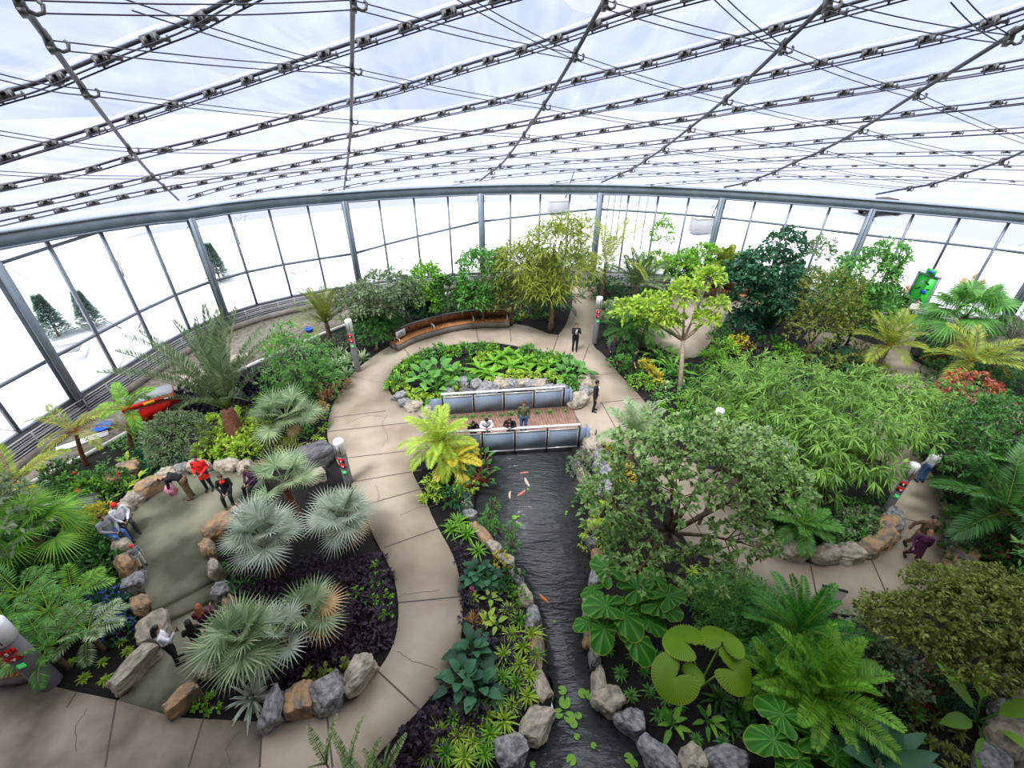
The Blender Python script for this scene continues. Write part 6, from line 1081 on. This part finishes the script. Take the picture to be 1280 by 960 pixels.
# general low cover so beds read as planted
G1 = [((150, 545), (230, 500), (330, 460), (420, 425), (440, 470), (410, 540), (330, 580), (220, 575), (160, 590), (120, 600)), ((500, 395), (560, 375), (640, 365), (700, 360), (705, 400), (640, 398), (560, 400), (500, 420), (450, 440), (440, 410)), ((760, 370), (800, 345), (860, 350), (830, 370), (790, 400), (800, 440), (840, 455), (870, 470), (900, 450), (960, 440), (1040, 450), (1100, 500), (1080, 560), (940, 580), (860, 560), (800, 470), (755, 430)), ((1160, 400), (1250, 440), (1300, 500), (1200, 470), (1160, 445)), ((1200, 560), (1300, 560), (1300, 720), (1210, 740), (1195, 640)), ((40, 610), (140, 590), (150, 650), (150, 740), (60, 830), (0, 800), (0, 640))]
nm = ['left bed behind the court', 'bed behind the curved bench', 'big bed right of the main path', 'bed right of the green door', 'bed outside the ring path', 'bed at the left picture edge']
for i, P in enumerate(G1): cover(P, 520 if i in (2,) else 300, 'low mixed green leaves carpeting the ' + nm[i], ['lf_mid', 'lf_deep', 'lf_mid', 'lf_deep', 'lf_deep', 'lf_deep'][i], L=.2, W=.075, rad=.35, h=.3, nl=12)
# ------------------------------------------------------------------ water plants, lily pads, fish
PAD = []
def padm():
    mb = MB(); n = 20; th = np.linspace(.25, 2 * PI - .25, n); V = [(0, 0, 0)] + [(math.cos(a), math.sin(a), .02) for a in th]; mb.add(V, None, [(0, i + 1, i + 2) for i in range(n - 1)], rnd=.7, e=None); return mb.mesh('pad', 'lf_fresh')
PM = padm()
for x, y, s in [(703, 863, .16), (706, 878, .22), (698, 892, .17), (712, 897, .2), (717, 905, .14), (723, 895, .12), (728, 867, .17), (737, 869, .17), (721, 921, .1), (742, 932, .1), (714, 950, .17), (666, 956, .1), (786, 948, .16), (792, 955, .14), (643, 647, .14), (650, 655, .1), (648, 646, .08), (716, 633, .07), (708, 640, .07), (707, 643, .06), (693, 777, .05), (660, 612, .06)]:
    o = link('lily_pad', PM); o.location = G(x, y, WZ + .012); o.scale = (s * .72, s * .72, 1); o.rotation_euler = (0, 0, RNG.uniform(0, 6)); tag(o, 'small round lily pad floating on the dark pond', 'lily pad', 'lily pads on the pond')
for x, y in [(612, 645), (616, 632), (622, 660), (638, 662), (640, 680), (606, 655)]:
    o = bush(x, y, 'fine green water plant standing in the pond near the left bank', r=.28, h=.55, n=170, L=.11, W=.04, mat='lf_mid', group='water plants near the left bank', z=WZ)
def koi(px, py, L_, yaw, mat, label):
    x, y, _ = G(px, py, WZ); r_ = empty('koi_fish', (x, y, WZ - .02), yaw); tag(r_, label, 'fish'); t = np.linspace(0, 1, 12); P = np.stack([(t - .5) * L_, .03 * np.sin(t * 3), np.zeros(12)], 1)
    mb = MB(); tube(mb, P, L_ * .11 * np.sin(PI * np.clip(t * .9 + .08, 0, 1)) ** .7, 8); mb.build('body', mat, r_, smooth=True)
    mb = MB(); blade(mb, [[-L_ * .45, 0, 0]] * 2, [[-1, .4, 0], [-1, -.4, 0]], [0, 0, 1], L_ * .28, L_ * .12); blade(mb, [[L_ * .15, 0, 0]] * 2, [[-.4, 1, 0], [-.4, -1, 0]], [0, 0, 1], L_ * .2, L_ * .1); mb.build('fins', mat, r_)
simple('koi_orange', (.75, .20, .04), .4); simple('koi_red', (.6, .04, .03), .4, c2=(.75, .5, .4), scale=6); simple('koi_pale', (.7, .42, .25), .4, c2=(.75, .62, .5), scale=8)
koi(680, 747, .45, 2.3, 'koi_orange', 'orange koi swimming alone in the lower pond'); koi(659, 602, .55, 1.9, 'koi_pale', 'long pale orange koi below the bridge'); koi(656, 591, .42, .2, 'koi_red', 'red koi nearest the bridge'); koi(651, 616, .5, 3.9, 'koi_red', 'red and white koi below the pale orange one'); koi(638, 618, .45, 1.5, 'koi_pale', 'whitish koi close to the left bank')
# ------------------------------------------------------------------ outdoor trees
def spruce(px, py, h, label):
    x, y, _ = G(px, py, -.1); r_ = empty('spruce_tree', (x, y, -.12)); tag(r_, label, 'tree'); mb = MB(); tube(mb, [(0, 0, 0), (0, 0, h)], [.07, .01], 6); mb.build('trunk', 'bark', r_)
    n = int(2800 * h / 3); t = RNG.random(n) ** .7; a = RNG.uniform(0, 6.28, n); r = (1 - t) * h * .30 * RNG.uniform(.2, 1, n) + .02; p = np.stack([np.cos(a) * r, np.sin(a) * r, .15 + t * (h - .2)], 1); d = np.stack([np.cos(a), np.sin(a), RNG.uniform(-.2, .4, n)], 1)
    mb = MB(); blade(mb, p, d, [0, 0, 1], .26, .10, n=2); mb.build('foliage', 'lf_spruce', r_)
spruce(74, 420, 2.7, 'small snow-dusted spruce outside, left of the two by the utility box'); spruce(118, 410, 2.5, 'small snow-dusted spruce outside, right of the two by the utility box'); spruce(276, 352, 3.0, 'small spruce outside between the two left steel columns')
def bare(px, py, h, label, seed):
    x, y, _ = G(px, py, -.1); rs = np.random.default_rng(seed); mb = MB()
    def br_(p, d, l, r, k):
        e_ = p + d * l; tube(mb, [p, (p + e_) / 2 + rs.normal(size=3) * l * .04, e_], [r, r * .8, r * .6], 4)
        if k:
            for _ in range(3): br_(p + d * l * rs.uniform(.5, 1), norm(d + rs.normal(size=3) * .45), l * .62, r * .55, k - 1)
    br_(np.zeros(3), np.array([0, 0, 1.0]), h * .42, .045, 3); tag(mb.build('bare_sapling', 'bark', loc=(x, y, -.12)), label, 'tree')
bare(155, 345, 3.2, 'leafless sapling outside beyond the left glass', 1); bare(300, 305, 4.0, 'leafless sapling outside right of the date palm column', 2); bare(745, 268, 5, 'leafless sapling outside beyond the far middle glass', 4)
for x, y in [(1118, 350), (1125, 335), (1135, 360), (1110, 320), (1145, 375), (1220, 345), (1228, 352), (1205, 350)]: tuft(x, y, 'tall straw-coloured dry grass tuft out in the snow by the door', n=60, L=1.5, W=.05, mat='lf_straw', group='dry grasses in the snow', e=(45, 88), s=1, name='dry_grass')
# ------------------------------------------------------------------ people
simple('skin', (.52, .30, .20), .55); simple('skin2', (.36, .19, .12), .55); simple('hair_black', (.012, .010, .010), .5); simple('hair_brown', (.07, .03, .015), .5); simple('hair_red', (.30, .10, .03), .5); simple('hair_blond', (.42, .25, .10), .5)
CLO = dict(black=(.012, .012, .014), white=(.72, .72, .74), navy=(.015, .022, .05), denim=(.06, .14, .32), grey=(.24, .24, .26), olive=(.10, .11, .05), red=(.70, .02, .015), purple=(.07, .015, .06), maroon=(.08, .012, .03), brown=(.10, .06, .03), pink=(.65, .25, .32), peach=(.70, .42, .32), khaki=(.16, .11, .06), blue=(.02, .16, .60), cream=(.60, .56, .46), teal=(.05, .35, .45), charcoal=(.03, .03, .035))
for k_, v_ in CLO.items(): simple('cl_' + k_, v_, .85, c2=tuple(min(1, a * 1.35 + .004) for a in v_), scale=9)
def capsule(mb, a, b, ra, rb, k=10):
    a = np.array(a, float); b = np.array(b, float); d = b - a; L_ = np.linalg.norm(d)
    d = d / L_ if L_ > 1e-6 else np.array([0, 0, 1.0]); P = []; R = []
    for t in np.linspace(-PI / 2, 0, 5): P.append(a + d * ra * math.sin(t)); R.append(max(.0008, ra * math.cos(t)))
    for t in np.linspace(0, PI / 2, 5): P.append(b + d * (rb * math.sin(t) + 1e-4)); R.append(max(.0008, rb * math.cos(t)))
    P = np.array(P); ref = np.array([0, 0, 1.0]) if abs(d[2]) < .9 else np.array([1.0, 0, 0]); A = norm(np.cross(d, ref)); B = np.cross(d, A); th = np.arange(k) / k * 2 * PI
    V = P[:, None] + np.array(R)[:, None, None] * (np.cos(th)[None, :, None] * A + np.sin(th)[None, :, None] * B); n = len(P)
    i = np.arange(n - 1)[:, None] * k; j = np.arange(k)[None]; j2 = (j + 1) % k
    V = np.concatenate([V.reshape(-1, 3), P[:1], P[-1:]]); T = []
    for q in range(k): T += [[n * k, (q + 1) % k, q], [n * k + 1, (n - 1) * k + q, (n - 1) * k + (q + 1) % k]]
    mb.add(V, np.stack([i + j, i + j2, i + k + j2, i + k + j], -1).reshape(-1, 4), T)
def ell(mb, c, r, M=None, n=14):
    th = np.linspace(0, PI, n // 2 + 2); ph = np.arange(n) / n * 2 * PI
    V = np.stack([np.sin(th)[:, None] * np.cos(ph), np.sin(th)[:, None] * np.sin(ph), np.repeat(np.cos(th)[:, None], n, 1)], -1).reshape(-1, 3) * np.array(r)
    if M is not None: V = V @ np.array(M).T
    m_ = len(th); i = np.arange(m_ - 1)[:, None] * n; j = np.arange(n)[None]; j2 = (j + 1) % n
    mb.add(V + np.array(c), np.stack([i + j, i + n + j, i + n + j2, i + j2], -1).reshape(-1, 4))
def loft(mb, C, lat, rx, ry, k=14):
    C = np.array(C, float); lat = norm(lat); n = len(C); T = norm(np.gradient(C, axis=0)); F = norm(np.cross(T, lat)); Lt = norm(np.cross(F, T)); th = np.arange(k) / k * 2 * PI
    V = C[:, None] + np.cos(th)[None, :, None] * Lt[:, None] * np.array(rx)[:, None, None] + np.sin(th)[None, :, None] * F[:, None] * np.array(ry)[:, None, None]
    V = np.concatenate([V.reshape(-1, 3), C[:1], C[-1:]]); i = np.arange(n - 1)[:, None] * k; j = np.arange(k)[None]; j2 = (j + 1) % k; Tt = []
    for q in range(k): Tt += [[n * k, (q + 1) % k, q], [n * k + 1, (n - 1) * k + q, (n - 1) * k + (q + 1) % k]]
    mb.add(V, np.stack([i + j, i + j2, i + k + j2, i + k + j], -1).reshape(-1, 4), Tt)
def remesh(mb, vox, name, mat, parent, smooth=2):
    o = mb.build(name, mat, None); m_ = o.modifiers.new('r', 'REMESH'); m_.mode = 'VOXEL'; m_.voxel_size = vox; m_.use_smooth_shade = True
    s_ = o.modifiers.new('s', 'SMOOTH'); s_.factor = .5; s_.iterations = smooth
    dg = bpy.context.evaluated_depsgraph_get(); me = bpy.data.meshes.new_from_object(o.evaluated_get(dg)); old = o.data; o.modifiers.clear(); o.data = me; bpy.data.meshes.remove(old)
    me.materials.clear(); me.materials.append(MATS[mat])
    for a_ in list(me.attributes):
        if a_.name in ('rnd', 'e'): me.attributes.remove(a_)
    o.parent = parent; return o
def J(pose, o=None):
    S = dict(pel=(0, 0, .95), waist=(0, 0, 1.10), chest=(0, 0, 1.32), neck=(0, .01, 1.47), head=(0, -.02, 1.63), shL=(.18, 0, 1.42), shR=(-.18, 0, 1.42), elL=(.24, .03, 1.14), elR=(-.24, .03, 1.14), wrL=(.24, -.07, .90), wrR=(-.24, -.07, .90),
             hiL=(.09, 0, .93), hiR=(-.09, 0, .93), knL=(.10, -.02, .50), knR=(-.10, -.02, .50), anL=(.11, .03, .08), anR=(-.11, .03, .08))
    if pose == 'sit':
        for k in ('pel', 'waist', 'chest', 'neck', 'head', 'shL', 'shR', 'elL', 'elR', 'wrL', 'wrR', 'hiL', 'hiR'): S[k] = (S[k][0], S[k][1], S[k][2] - .43)
        S.update(knL=(.13, -.42, .50), knR=(-.13, -.42, .50), anL=(.13, -.46, .08), anR=(-.13, -.46, .08), elL=(.24, -.08, .76), elR=(-.24, -.08, .76), wrL=(.08, -.34, .64), wrR=(-.08, -.34, .64), head=(0, -.06, 1.19), neck=(0, -.01, 1.04))
    if pose == 'bend': S.update(waist=(0, -.08, 1.08), chest=(0, -.30, 1.18), neck=(0, -.44, 1.22), head=(0, -.58, 1.20), shL=(.18, -.38, 1.20), shR=(-.18, -.38, 1.20), elL=(.2, -.42, .92), elR=(-.2, -.42, .92), wrL=(.12, -.50, .70), wrR=(-.12, -.50, .70))
    if pose == 'lean': S.update(waist=(0, -.04, 1.10), chest=(0, -.16, 1.29), neck=(0, -.25, 1.41), head=(0, -.33, 1.54), shL=(.18, -.2, 1.37), shR=(-.18, -.2, 1.37), elL=(.26, -.26, 1.20), elR=(-.26, -.26, 1.20), wrL=(.06, -.42, 1.20), wrR=(-.06, -.42, 1.20))
    if pose == 'photo': S.update(elL=(.22, -.2, 1.24), elR=(-.22, -.2, 1.24), wrL=(.06, -.30, 1.50), wrR=(-.06, -.30, 1.50))
    if pose == 'walk': S.update(knL=(.10, -.14, .50), anL=(.10, -.26, .10), knR=(-.10, .06, .50), anR=(-.10, .30, .14), wrL=(.25, .10, .93), wrR=(-.25, -.20, .97))
    if o: S.update(o)
    return {k: np.array(v, float) for k, v in S.items()}
PN = [0]
def person(px, py, label, yaw=0, h=1.72, pose='stand', top='black', bottom='black', hair='hair_black', skin='skin', shoe='cl_black', long_hair=False, coat=0, hat=None, z=0., o=None, extra=None, at=0.0, slim=1.0, sleeve=True, held=None):
    """(px, py) = pixel of the feet (or of the hips at height 'at' when seated)."""
    x, y, _ = G(px, py, z + at); r_ = empty('person', (x, y, z), math.radians(yaw)); tag(r_, label, 'person'); s = h / 1.75
    j = {k: v * s for k, v in J(pose, o).items()}; q = slim * s; lat = j['shL'] - j['shR']
    hd = j['head']; hz = norm(hd - j['neck']); hf = norm(np.cross(hz, norm(lat)) * -1); 
    if hf[1] > 0 and pose != 'x': hf = -hf
    hx = np.cross(hf, hz); MH = np.stack([hx, -hf, hz], 1)   # local head axes: x side, y back, z up
    P_ = lambda a, b, c_: hd + MH @ (np.array([a, b, c_]) * s)
    mb = MB(); torso = [j['pel'] - [0, 0, .03 * s], j['waist'], j['chest'], (j['shL'] + j['shR']) / 2 + (j['neck'] - j['chest']) * .1]
    loft(mb, torso, lat, np.array([.15, .125, .155, .11]) * q, np.array([.10, .09, .105, .07]) * q)
    capsule(mb, (j['shL'] + j['shR']) / 2, j['neck'], .06 * q, .05 * s); capsule(mb, j['neck'], hd - hz * .04 * s, .05 * s, .05 * s)
    ell(mb, P_(0, .012, .03), (.075 * s, .092 * s, .10 * s), MH); ell(mb, P_(0, -.012, -.045), (.055 * s, .065 * s, .07 * s), MH)
    capsule(mb, P_(0, -.088, .015), P_(0, -.102, -.015), .010 * s, .014 * s); 
    for sd in (-1, 1): ell(mb, P_(sd * .076, .01, .0), (.012 * s, .02 * s, .03 * s), MH)
    for sd in 'LR':
        capsule(mb, j['sh' + sd], j['el' + sd], .052 * q, .040 * q); capsule(mb, j['el' + sd], j['wr' + sd], .040 * q, .027 * q)
        capsule(mb, j['hi' + sd], j['kn' + sd], .085 * q, .058 * q); capsule(mb, j['kn' + sd], j['an' + sd], .055 * q, .036 * q); capsule(mb, j['an' + sd] + [0, .02 * s, -.03 * s], j['an' + sd] + [0, -.14 * s, -.045 * s], .036 * s, .028 * s)
        a = norm(j['wr' + sd] - j['el' + sd]); u = np.array([1.0, 0, 0]) if abs(a[0]) < .8 else np.array([0, 0, 1.0]); b = norm(np.cross(a, u)); c_ = np.cross(a, b); w_ = j['wr' + sd]
        for g in np.linspace(-.028, .028, 4): capsule(mb, w_ + a * .01 * s, w_ + a * .085 * s + b * g * s, .018 * s, .013 * s, 8)
        for g, ln in zip((-.032, -.011, .011, .032), (.055, .072, .078, .066)):
            k0 = w_ + a * .088 * s + b * g * s; k1 = k0 + (a * .8 + c_ * .4) * ln * .55 * s; k2 = k1 + (a * .35 + c_ * .8) * ln * .5 * s; capsule(mb, k0, k1, .0095 * s, .009 * s, 6); capsule(mb, k1, k2, .009 * s, .0075 * s, 6)
        t0 = w_ + a * .03 * s - b * .025 * s; t1 = t0 + (a * .6 - b * .7) * .045 * s; capsule(mb, t0, t1, .013 * s, .011 * s, 6); capsule(mb, t1, t1 + (a * .8 + c_ * .4) * .032 * s, .011 * s, .009 * s, 6)
    body = remesh(mb, .0105 * s, 'body', skin, r_)
    mb = MB()
    for sd in (-1, 1): ell(mb, P_(sd * .03, -.079, .022), (.009 * s, .006 * s, .007 * s), MH, 8)
    ell(mb, P_(0, -.083, -.055), (.02 * s, .006 * s, .005 * s), MH, 8); mb.build('face_features', 'ink', body)
    # clothes
    mb = MB(); tt = [j['pel'] - [0, 0, (.06 + coat) * s] if pose != 'sit' else j['pel'] - [0, 0, .02 * s], j['waist'], j['chest'], (j['shL'] + j['shR']) / 2 + (j['neck'] - j['chest']) * .22]
    loft(mb, tt, lat, np.array([.175 + coat * .15, .15, .18, .12]) * q, np.array([.13 + coat * .15, .115, .13, .085]) * q)
    for sd in 'LR':
        capsule(mb, j['sh' + sd], j['el' + sd], .066 * q, .054 * q)
        if sleeve: capsule(mb, j['el' + sd], j['el' + sd] + (j['wr' + sd] - j['el' + sd]) * .92, .053 * q, .042 * q)
    capsule(mb, j['shL'], j['shR'], .06 * q, .06 * q); remesh(mb, .014 * s, 'top', 'cl_' + top, r_)
    mb = MB(); capsule(mb, j['hiL'] + [-.02 * s, 0, .02], j['hiR'] + [.02 * s, 0, .02], .125 * q, .125 * q)
    for sd in 'LR': capsule(mb, j['hi' + sd], j['kn' + sd], .105 * q, .074 * q); capsule(mb, j['kn' + sd], j['an' + sd] + [0, 0, .02 * s], .072 * q, .055 * q)
    remesh(mb, .014 * s, 'trousers', 'cl_' + bottom, r_)
    for sd in 'LR': mb = MB(); a = j['an' + sd]; capsule(mb, a + [0, .03 * s, -.035 * s], a + [0, -.16 * s, -.045 * s], .045 * s, .038 * s); capsule(mb, a + [0, .01 * s, .0], a + [0, 0, -.03 * s], .045 * s, .045 * s); remesh(mb, .012 * s, 'shoe', shoe, r_)
    mb = MB(); ell(mb, P_(0, .028, .052), (.088 * s, .095 * s, .098 * s), MH); 
    if long_hair: capsule(mb, P_(0, .07, .03), P_(0, .10, -.22), .08 * s, .055 * s); capsule(mb, P_(.05, .05, 0), P_(.06, .06, -.18), .045 * s, .03 * s); capsule(mb, P_(-.05, .05, 0), P_(-.06, .06, -.18), .045 * s, .03 * s)
    else: ell(mb, P_(0, .05, .0), (.078 * s, .07 * s, .085 * s), MH)
    remesh(mb, .012 * s, 'hair', hair, r_)
    if hat: mb = MB(); ell(mb, P_(0, .02, .075), (.10 * s, .105 * s, .085 * s), MH); ell(mb, P_(0, .08, .13), (.03 * s, .03 * s, .03 * s), MH); remesh(mb, .012 * s, 'knit_hat', 'cl_' + hat, r_)
    if extra:
        for nm_, mt_, c_, rr_ in extra: mb = MB(); ell(mb, np.array(c_) * s, np.array(rr_) * s); mb.build(nm_, mt_, r_, smooth=True)
    return r_, j, s
def item(pr, name, mat, local, size, label, cat, rz=0, tilt=0):
    r_, j, s = pr; c_ = r_.matrix_basis @ Vector(tuple(np.array(local) * s)); mb = MB(); box(mb, (0, 0, 0), size); o = mb.build(name, mat); o.location = Vector(r_.location) + Matrix.Rotation(r_.rotation_euler.z, 3, 'Z') @ Vector(tuple(np.array(local) * s)); o.rotation_euler = (tilt, 0, r_.rotation_euler.z + rz); return tag(o, label, cat)
p1 = person(718, 439, 'person in black open jacket raising a camera by the far path', 0, 1.78, 'photo', 'black', 'black', 'hair_brown', extra=[('shirt_front', 'cl_white', (0, -.10, 1.28), (.07, .055, .17))]); item(p1, 'camera_device', 'black', (0, -.33, 1.60), (.12, .06, .09), 'small black camera held up by the person in black jacket', 'camera')
p2 = person(764, 454, 'person in dark clothes with long hair walking along the bed edge', 200, 1.68, 'walk', 'charcoal', 'black', 'hair_brown', long_hair=True, coat=.12); item(p2, 'shoulder_bag', 'cl_purple', (.22, -.05, 1.0), (.10, .22, .24), 'dark plum shoulder bag carried by the walking person', 'bag')
person(790, 472, 'person in black T-shirt standing at the path edge by the crotons', 70, 1.75, 'stand', 'black', 'black', 'hair_black', sleeve=False, shoe='cl_grey')
person(742, 514, 'person in black jacket over white shirt standing right of the bridge', 75, 1.75, 'stand', 'black', 'black', 'hair_black', extra=[('shirt_front', 'cl_white', (0, -.10, 1.28), (.06, .06, .17))])
ZD = .045
def onbridge(px, top_py, zz): return G(px, top_py, zz)
x, y, _ = G(607, 535, 1.2); person(607, 520, 'person in white hooded top leaning on the near bridge rail', 10, 1.70, 'lean', 'white', 'black', 'hair_black', z=ZD, at=1.5)
person(638, 520, 'person in dark top with bright pendant leaning at the middle of the bridge rail', -5, 1.66, 'lean', 'black', 'navy', 'hair_brown', z=ZD, at=1.45, extra=[('print', 'fl_pink', (0, -.30, 1.25), (.05, .04, .07))])
person(655, 503, 'person in olive jacket standing upright on the footbridge', 0, 1.72, 'stand', 'olive', 'denim', 'hair_brown', z=ZD, at=1.68)
person(591, 528, 'person in black crouched forward over the bridge rail, head down', 10, 1.5, 'lean', 'black', 'black', 'hair_black', z=ZD, at=1.15, long_hair=True)
# around the court
SZ = CZ
person(153, 648, 'seated person in white shirt and red cap with black braids on the court boulders', 55, 1.66, 'sit', 'white', 'charcoal', 'hair_black', z=SZ, at=.5, hat='red', long_hair=True)
person(137, 664, 'seated person in grey top and blue jeans on the court boulders', 75, 1.72, 'sit', 'grey', 'denim', 'hair_brown', z=SZ, at=.5, shoe='cl_navy')
person(180, 707, 'small child in red hat and grey jacket leaning against the ochre boulder', 60, 1.0, 'stand', 'grey', 'cream', 'hair_brown', z=SZ, hat='red')
p5 = person(240, 622, 'person in black coat and brown trousers bending over at the court edge', -70, 1.72, 'bend', 'black', 'khaki', 'hair_brown', z=SZ, shoe='cl_brown', coat=.1); item(p5, 'pink_jacket', 'cl_pink', (.05, -.46, .62), (.28, .2, .4), 'pink jacket held by the bending person in black coat', 'jacket', tilt=.3)
person(263, 612, 'person in bright red coat standing beside the seated one in black', 15, 1.70, 'stand', 'red', 'navy', 'hair_black', z=SZ, coat=.22, o=dict(wrL=(.12, -.3, 1.1), wrR=(-.12, -.3, 1.1)))
p7 = person(283, 612, 'person in black with red scarf stooping towards the small child in white', 25, 1.68, 'sit', 'black', 'black', 'hair_brown', z=SZ, at=.5, shoe='cl_brown', extra=[('scarf', 'cl_red', (0, -.10, 1.02), (.09, .10, .07))])
person(301, 641, 'small red-haired child in white top sitting on the ochre boulder', 20, 1.05, 'sit', 'white', 'navy', 'hair_red', z=SZ + .3, at=.3)
person(316, 600, 'person in plum jacket sitting half hidden behind fan palm leaves', -10, 1.65, 'sit', 'purple', 'black', 'hair_brown', z=SZ, at=.5)
p6 = person(224, 826, 'person with long black hair in white blouse and black trousers taking a photo', 130, 1.68, 'stand', 'white', 'black', 'hair_black', long_hair=True, o=dict(elR=(-.28, -.16, 1.26), wrR=(-.26, -.34, 1.46))); item(p6, 'phone', 'black', (-.27, -.43, 1.55), (.08, .012, .15), 'black phone held up by the person in white blouse', 'phone')
person(258, 778, 'seated red-blond person in maroon top with bare arms under the fan palm', 200, 1.68, 'sit', 'maroon', 'charcoal', 'hair_red', at=.5, long_hair=True, o=dict(wrL=(.3, -.4, .62), wrR=(-.1, -.4, .7)))
person(246, 797, 'seated person in dark top and peach skirt under the fan palm', 215, 1.66, 'sit', 'black', 'peach', 'hair_black', at=.5, long_hair=True, shoe='cl_peach')
# ring path and right side
p8 = person(1137, 690, 'person in brown jacket with raised arms walking on the ring path', -20, 1.78, 'walk', 'brown', 'khaki', 'hair_black', skin='skin', o=dict(elR=(-.34, .05, 1.22), wrR=(-.42, -.02, 1.02))); item(p8, 'blue_leaflet', 'lf_bluegreen', (.0, -.20, 1.25), (.12, .02, .30), 'turquoise patterned strip held at the chest of the person in brown jacket', 'leaflet', rz=.1)
person(1135, 703, 'person in plum coat with orange-brown hair walking beside the brown jacket', -25, 1.58, 'walk', 'purple', 'maroon', 'hair_red', coat=.28, skin='skin')
person(1131, 406, 'person in cream shirt with folded arms standing in front of the green door', 0, 1.75, 'stand', 'cream', 'black', 'hair_black', o=dict(elL=(.25, -.06, 1.15), elR=(-.25, -.06, 1.15), wrL=(-.08, -.2, 1.2), wrR=(.08, -.2, 1.22)))
person(1058, 432, 'person in dark blue jacket half hidden behind the trees near the door', 40, 1.75, 'stand', 'navy', 'navy', 'hair_black')
person(1276, 505, 'person in bright blue jacket at the right picture edge', 20, 1.75, 'bend', 'blue', 'black', 'hair_black')
person(1266, 512, 'small child in black with red hat beside the blue jacket', 30, 1.05, 'stand', 'black', 'red', 'hair_brown', hat='red')
person(1148, 602, 'person in white jacket half hidden by bamboo leaves on the ring path', 180, 1.7, 'stand', 'white', 'denim', 'hair_black')
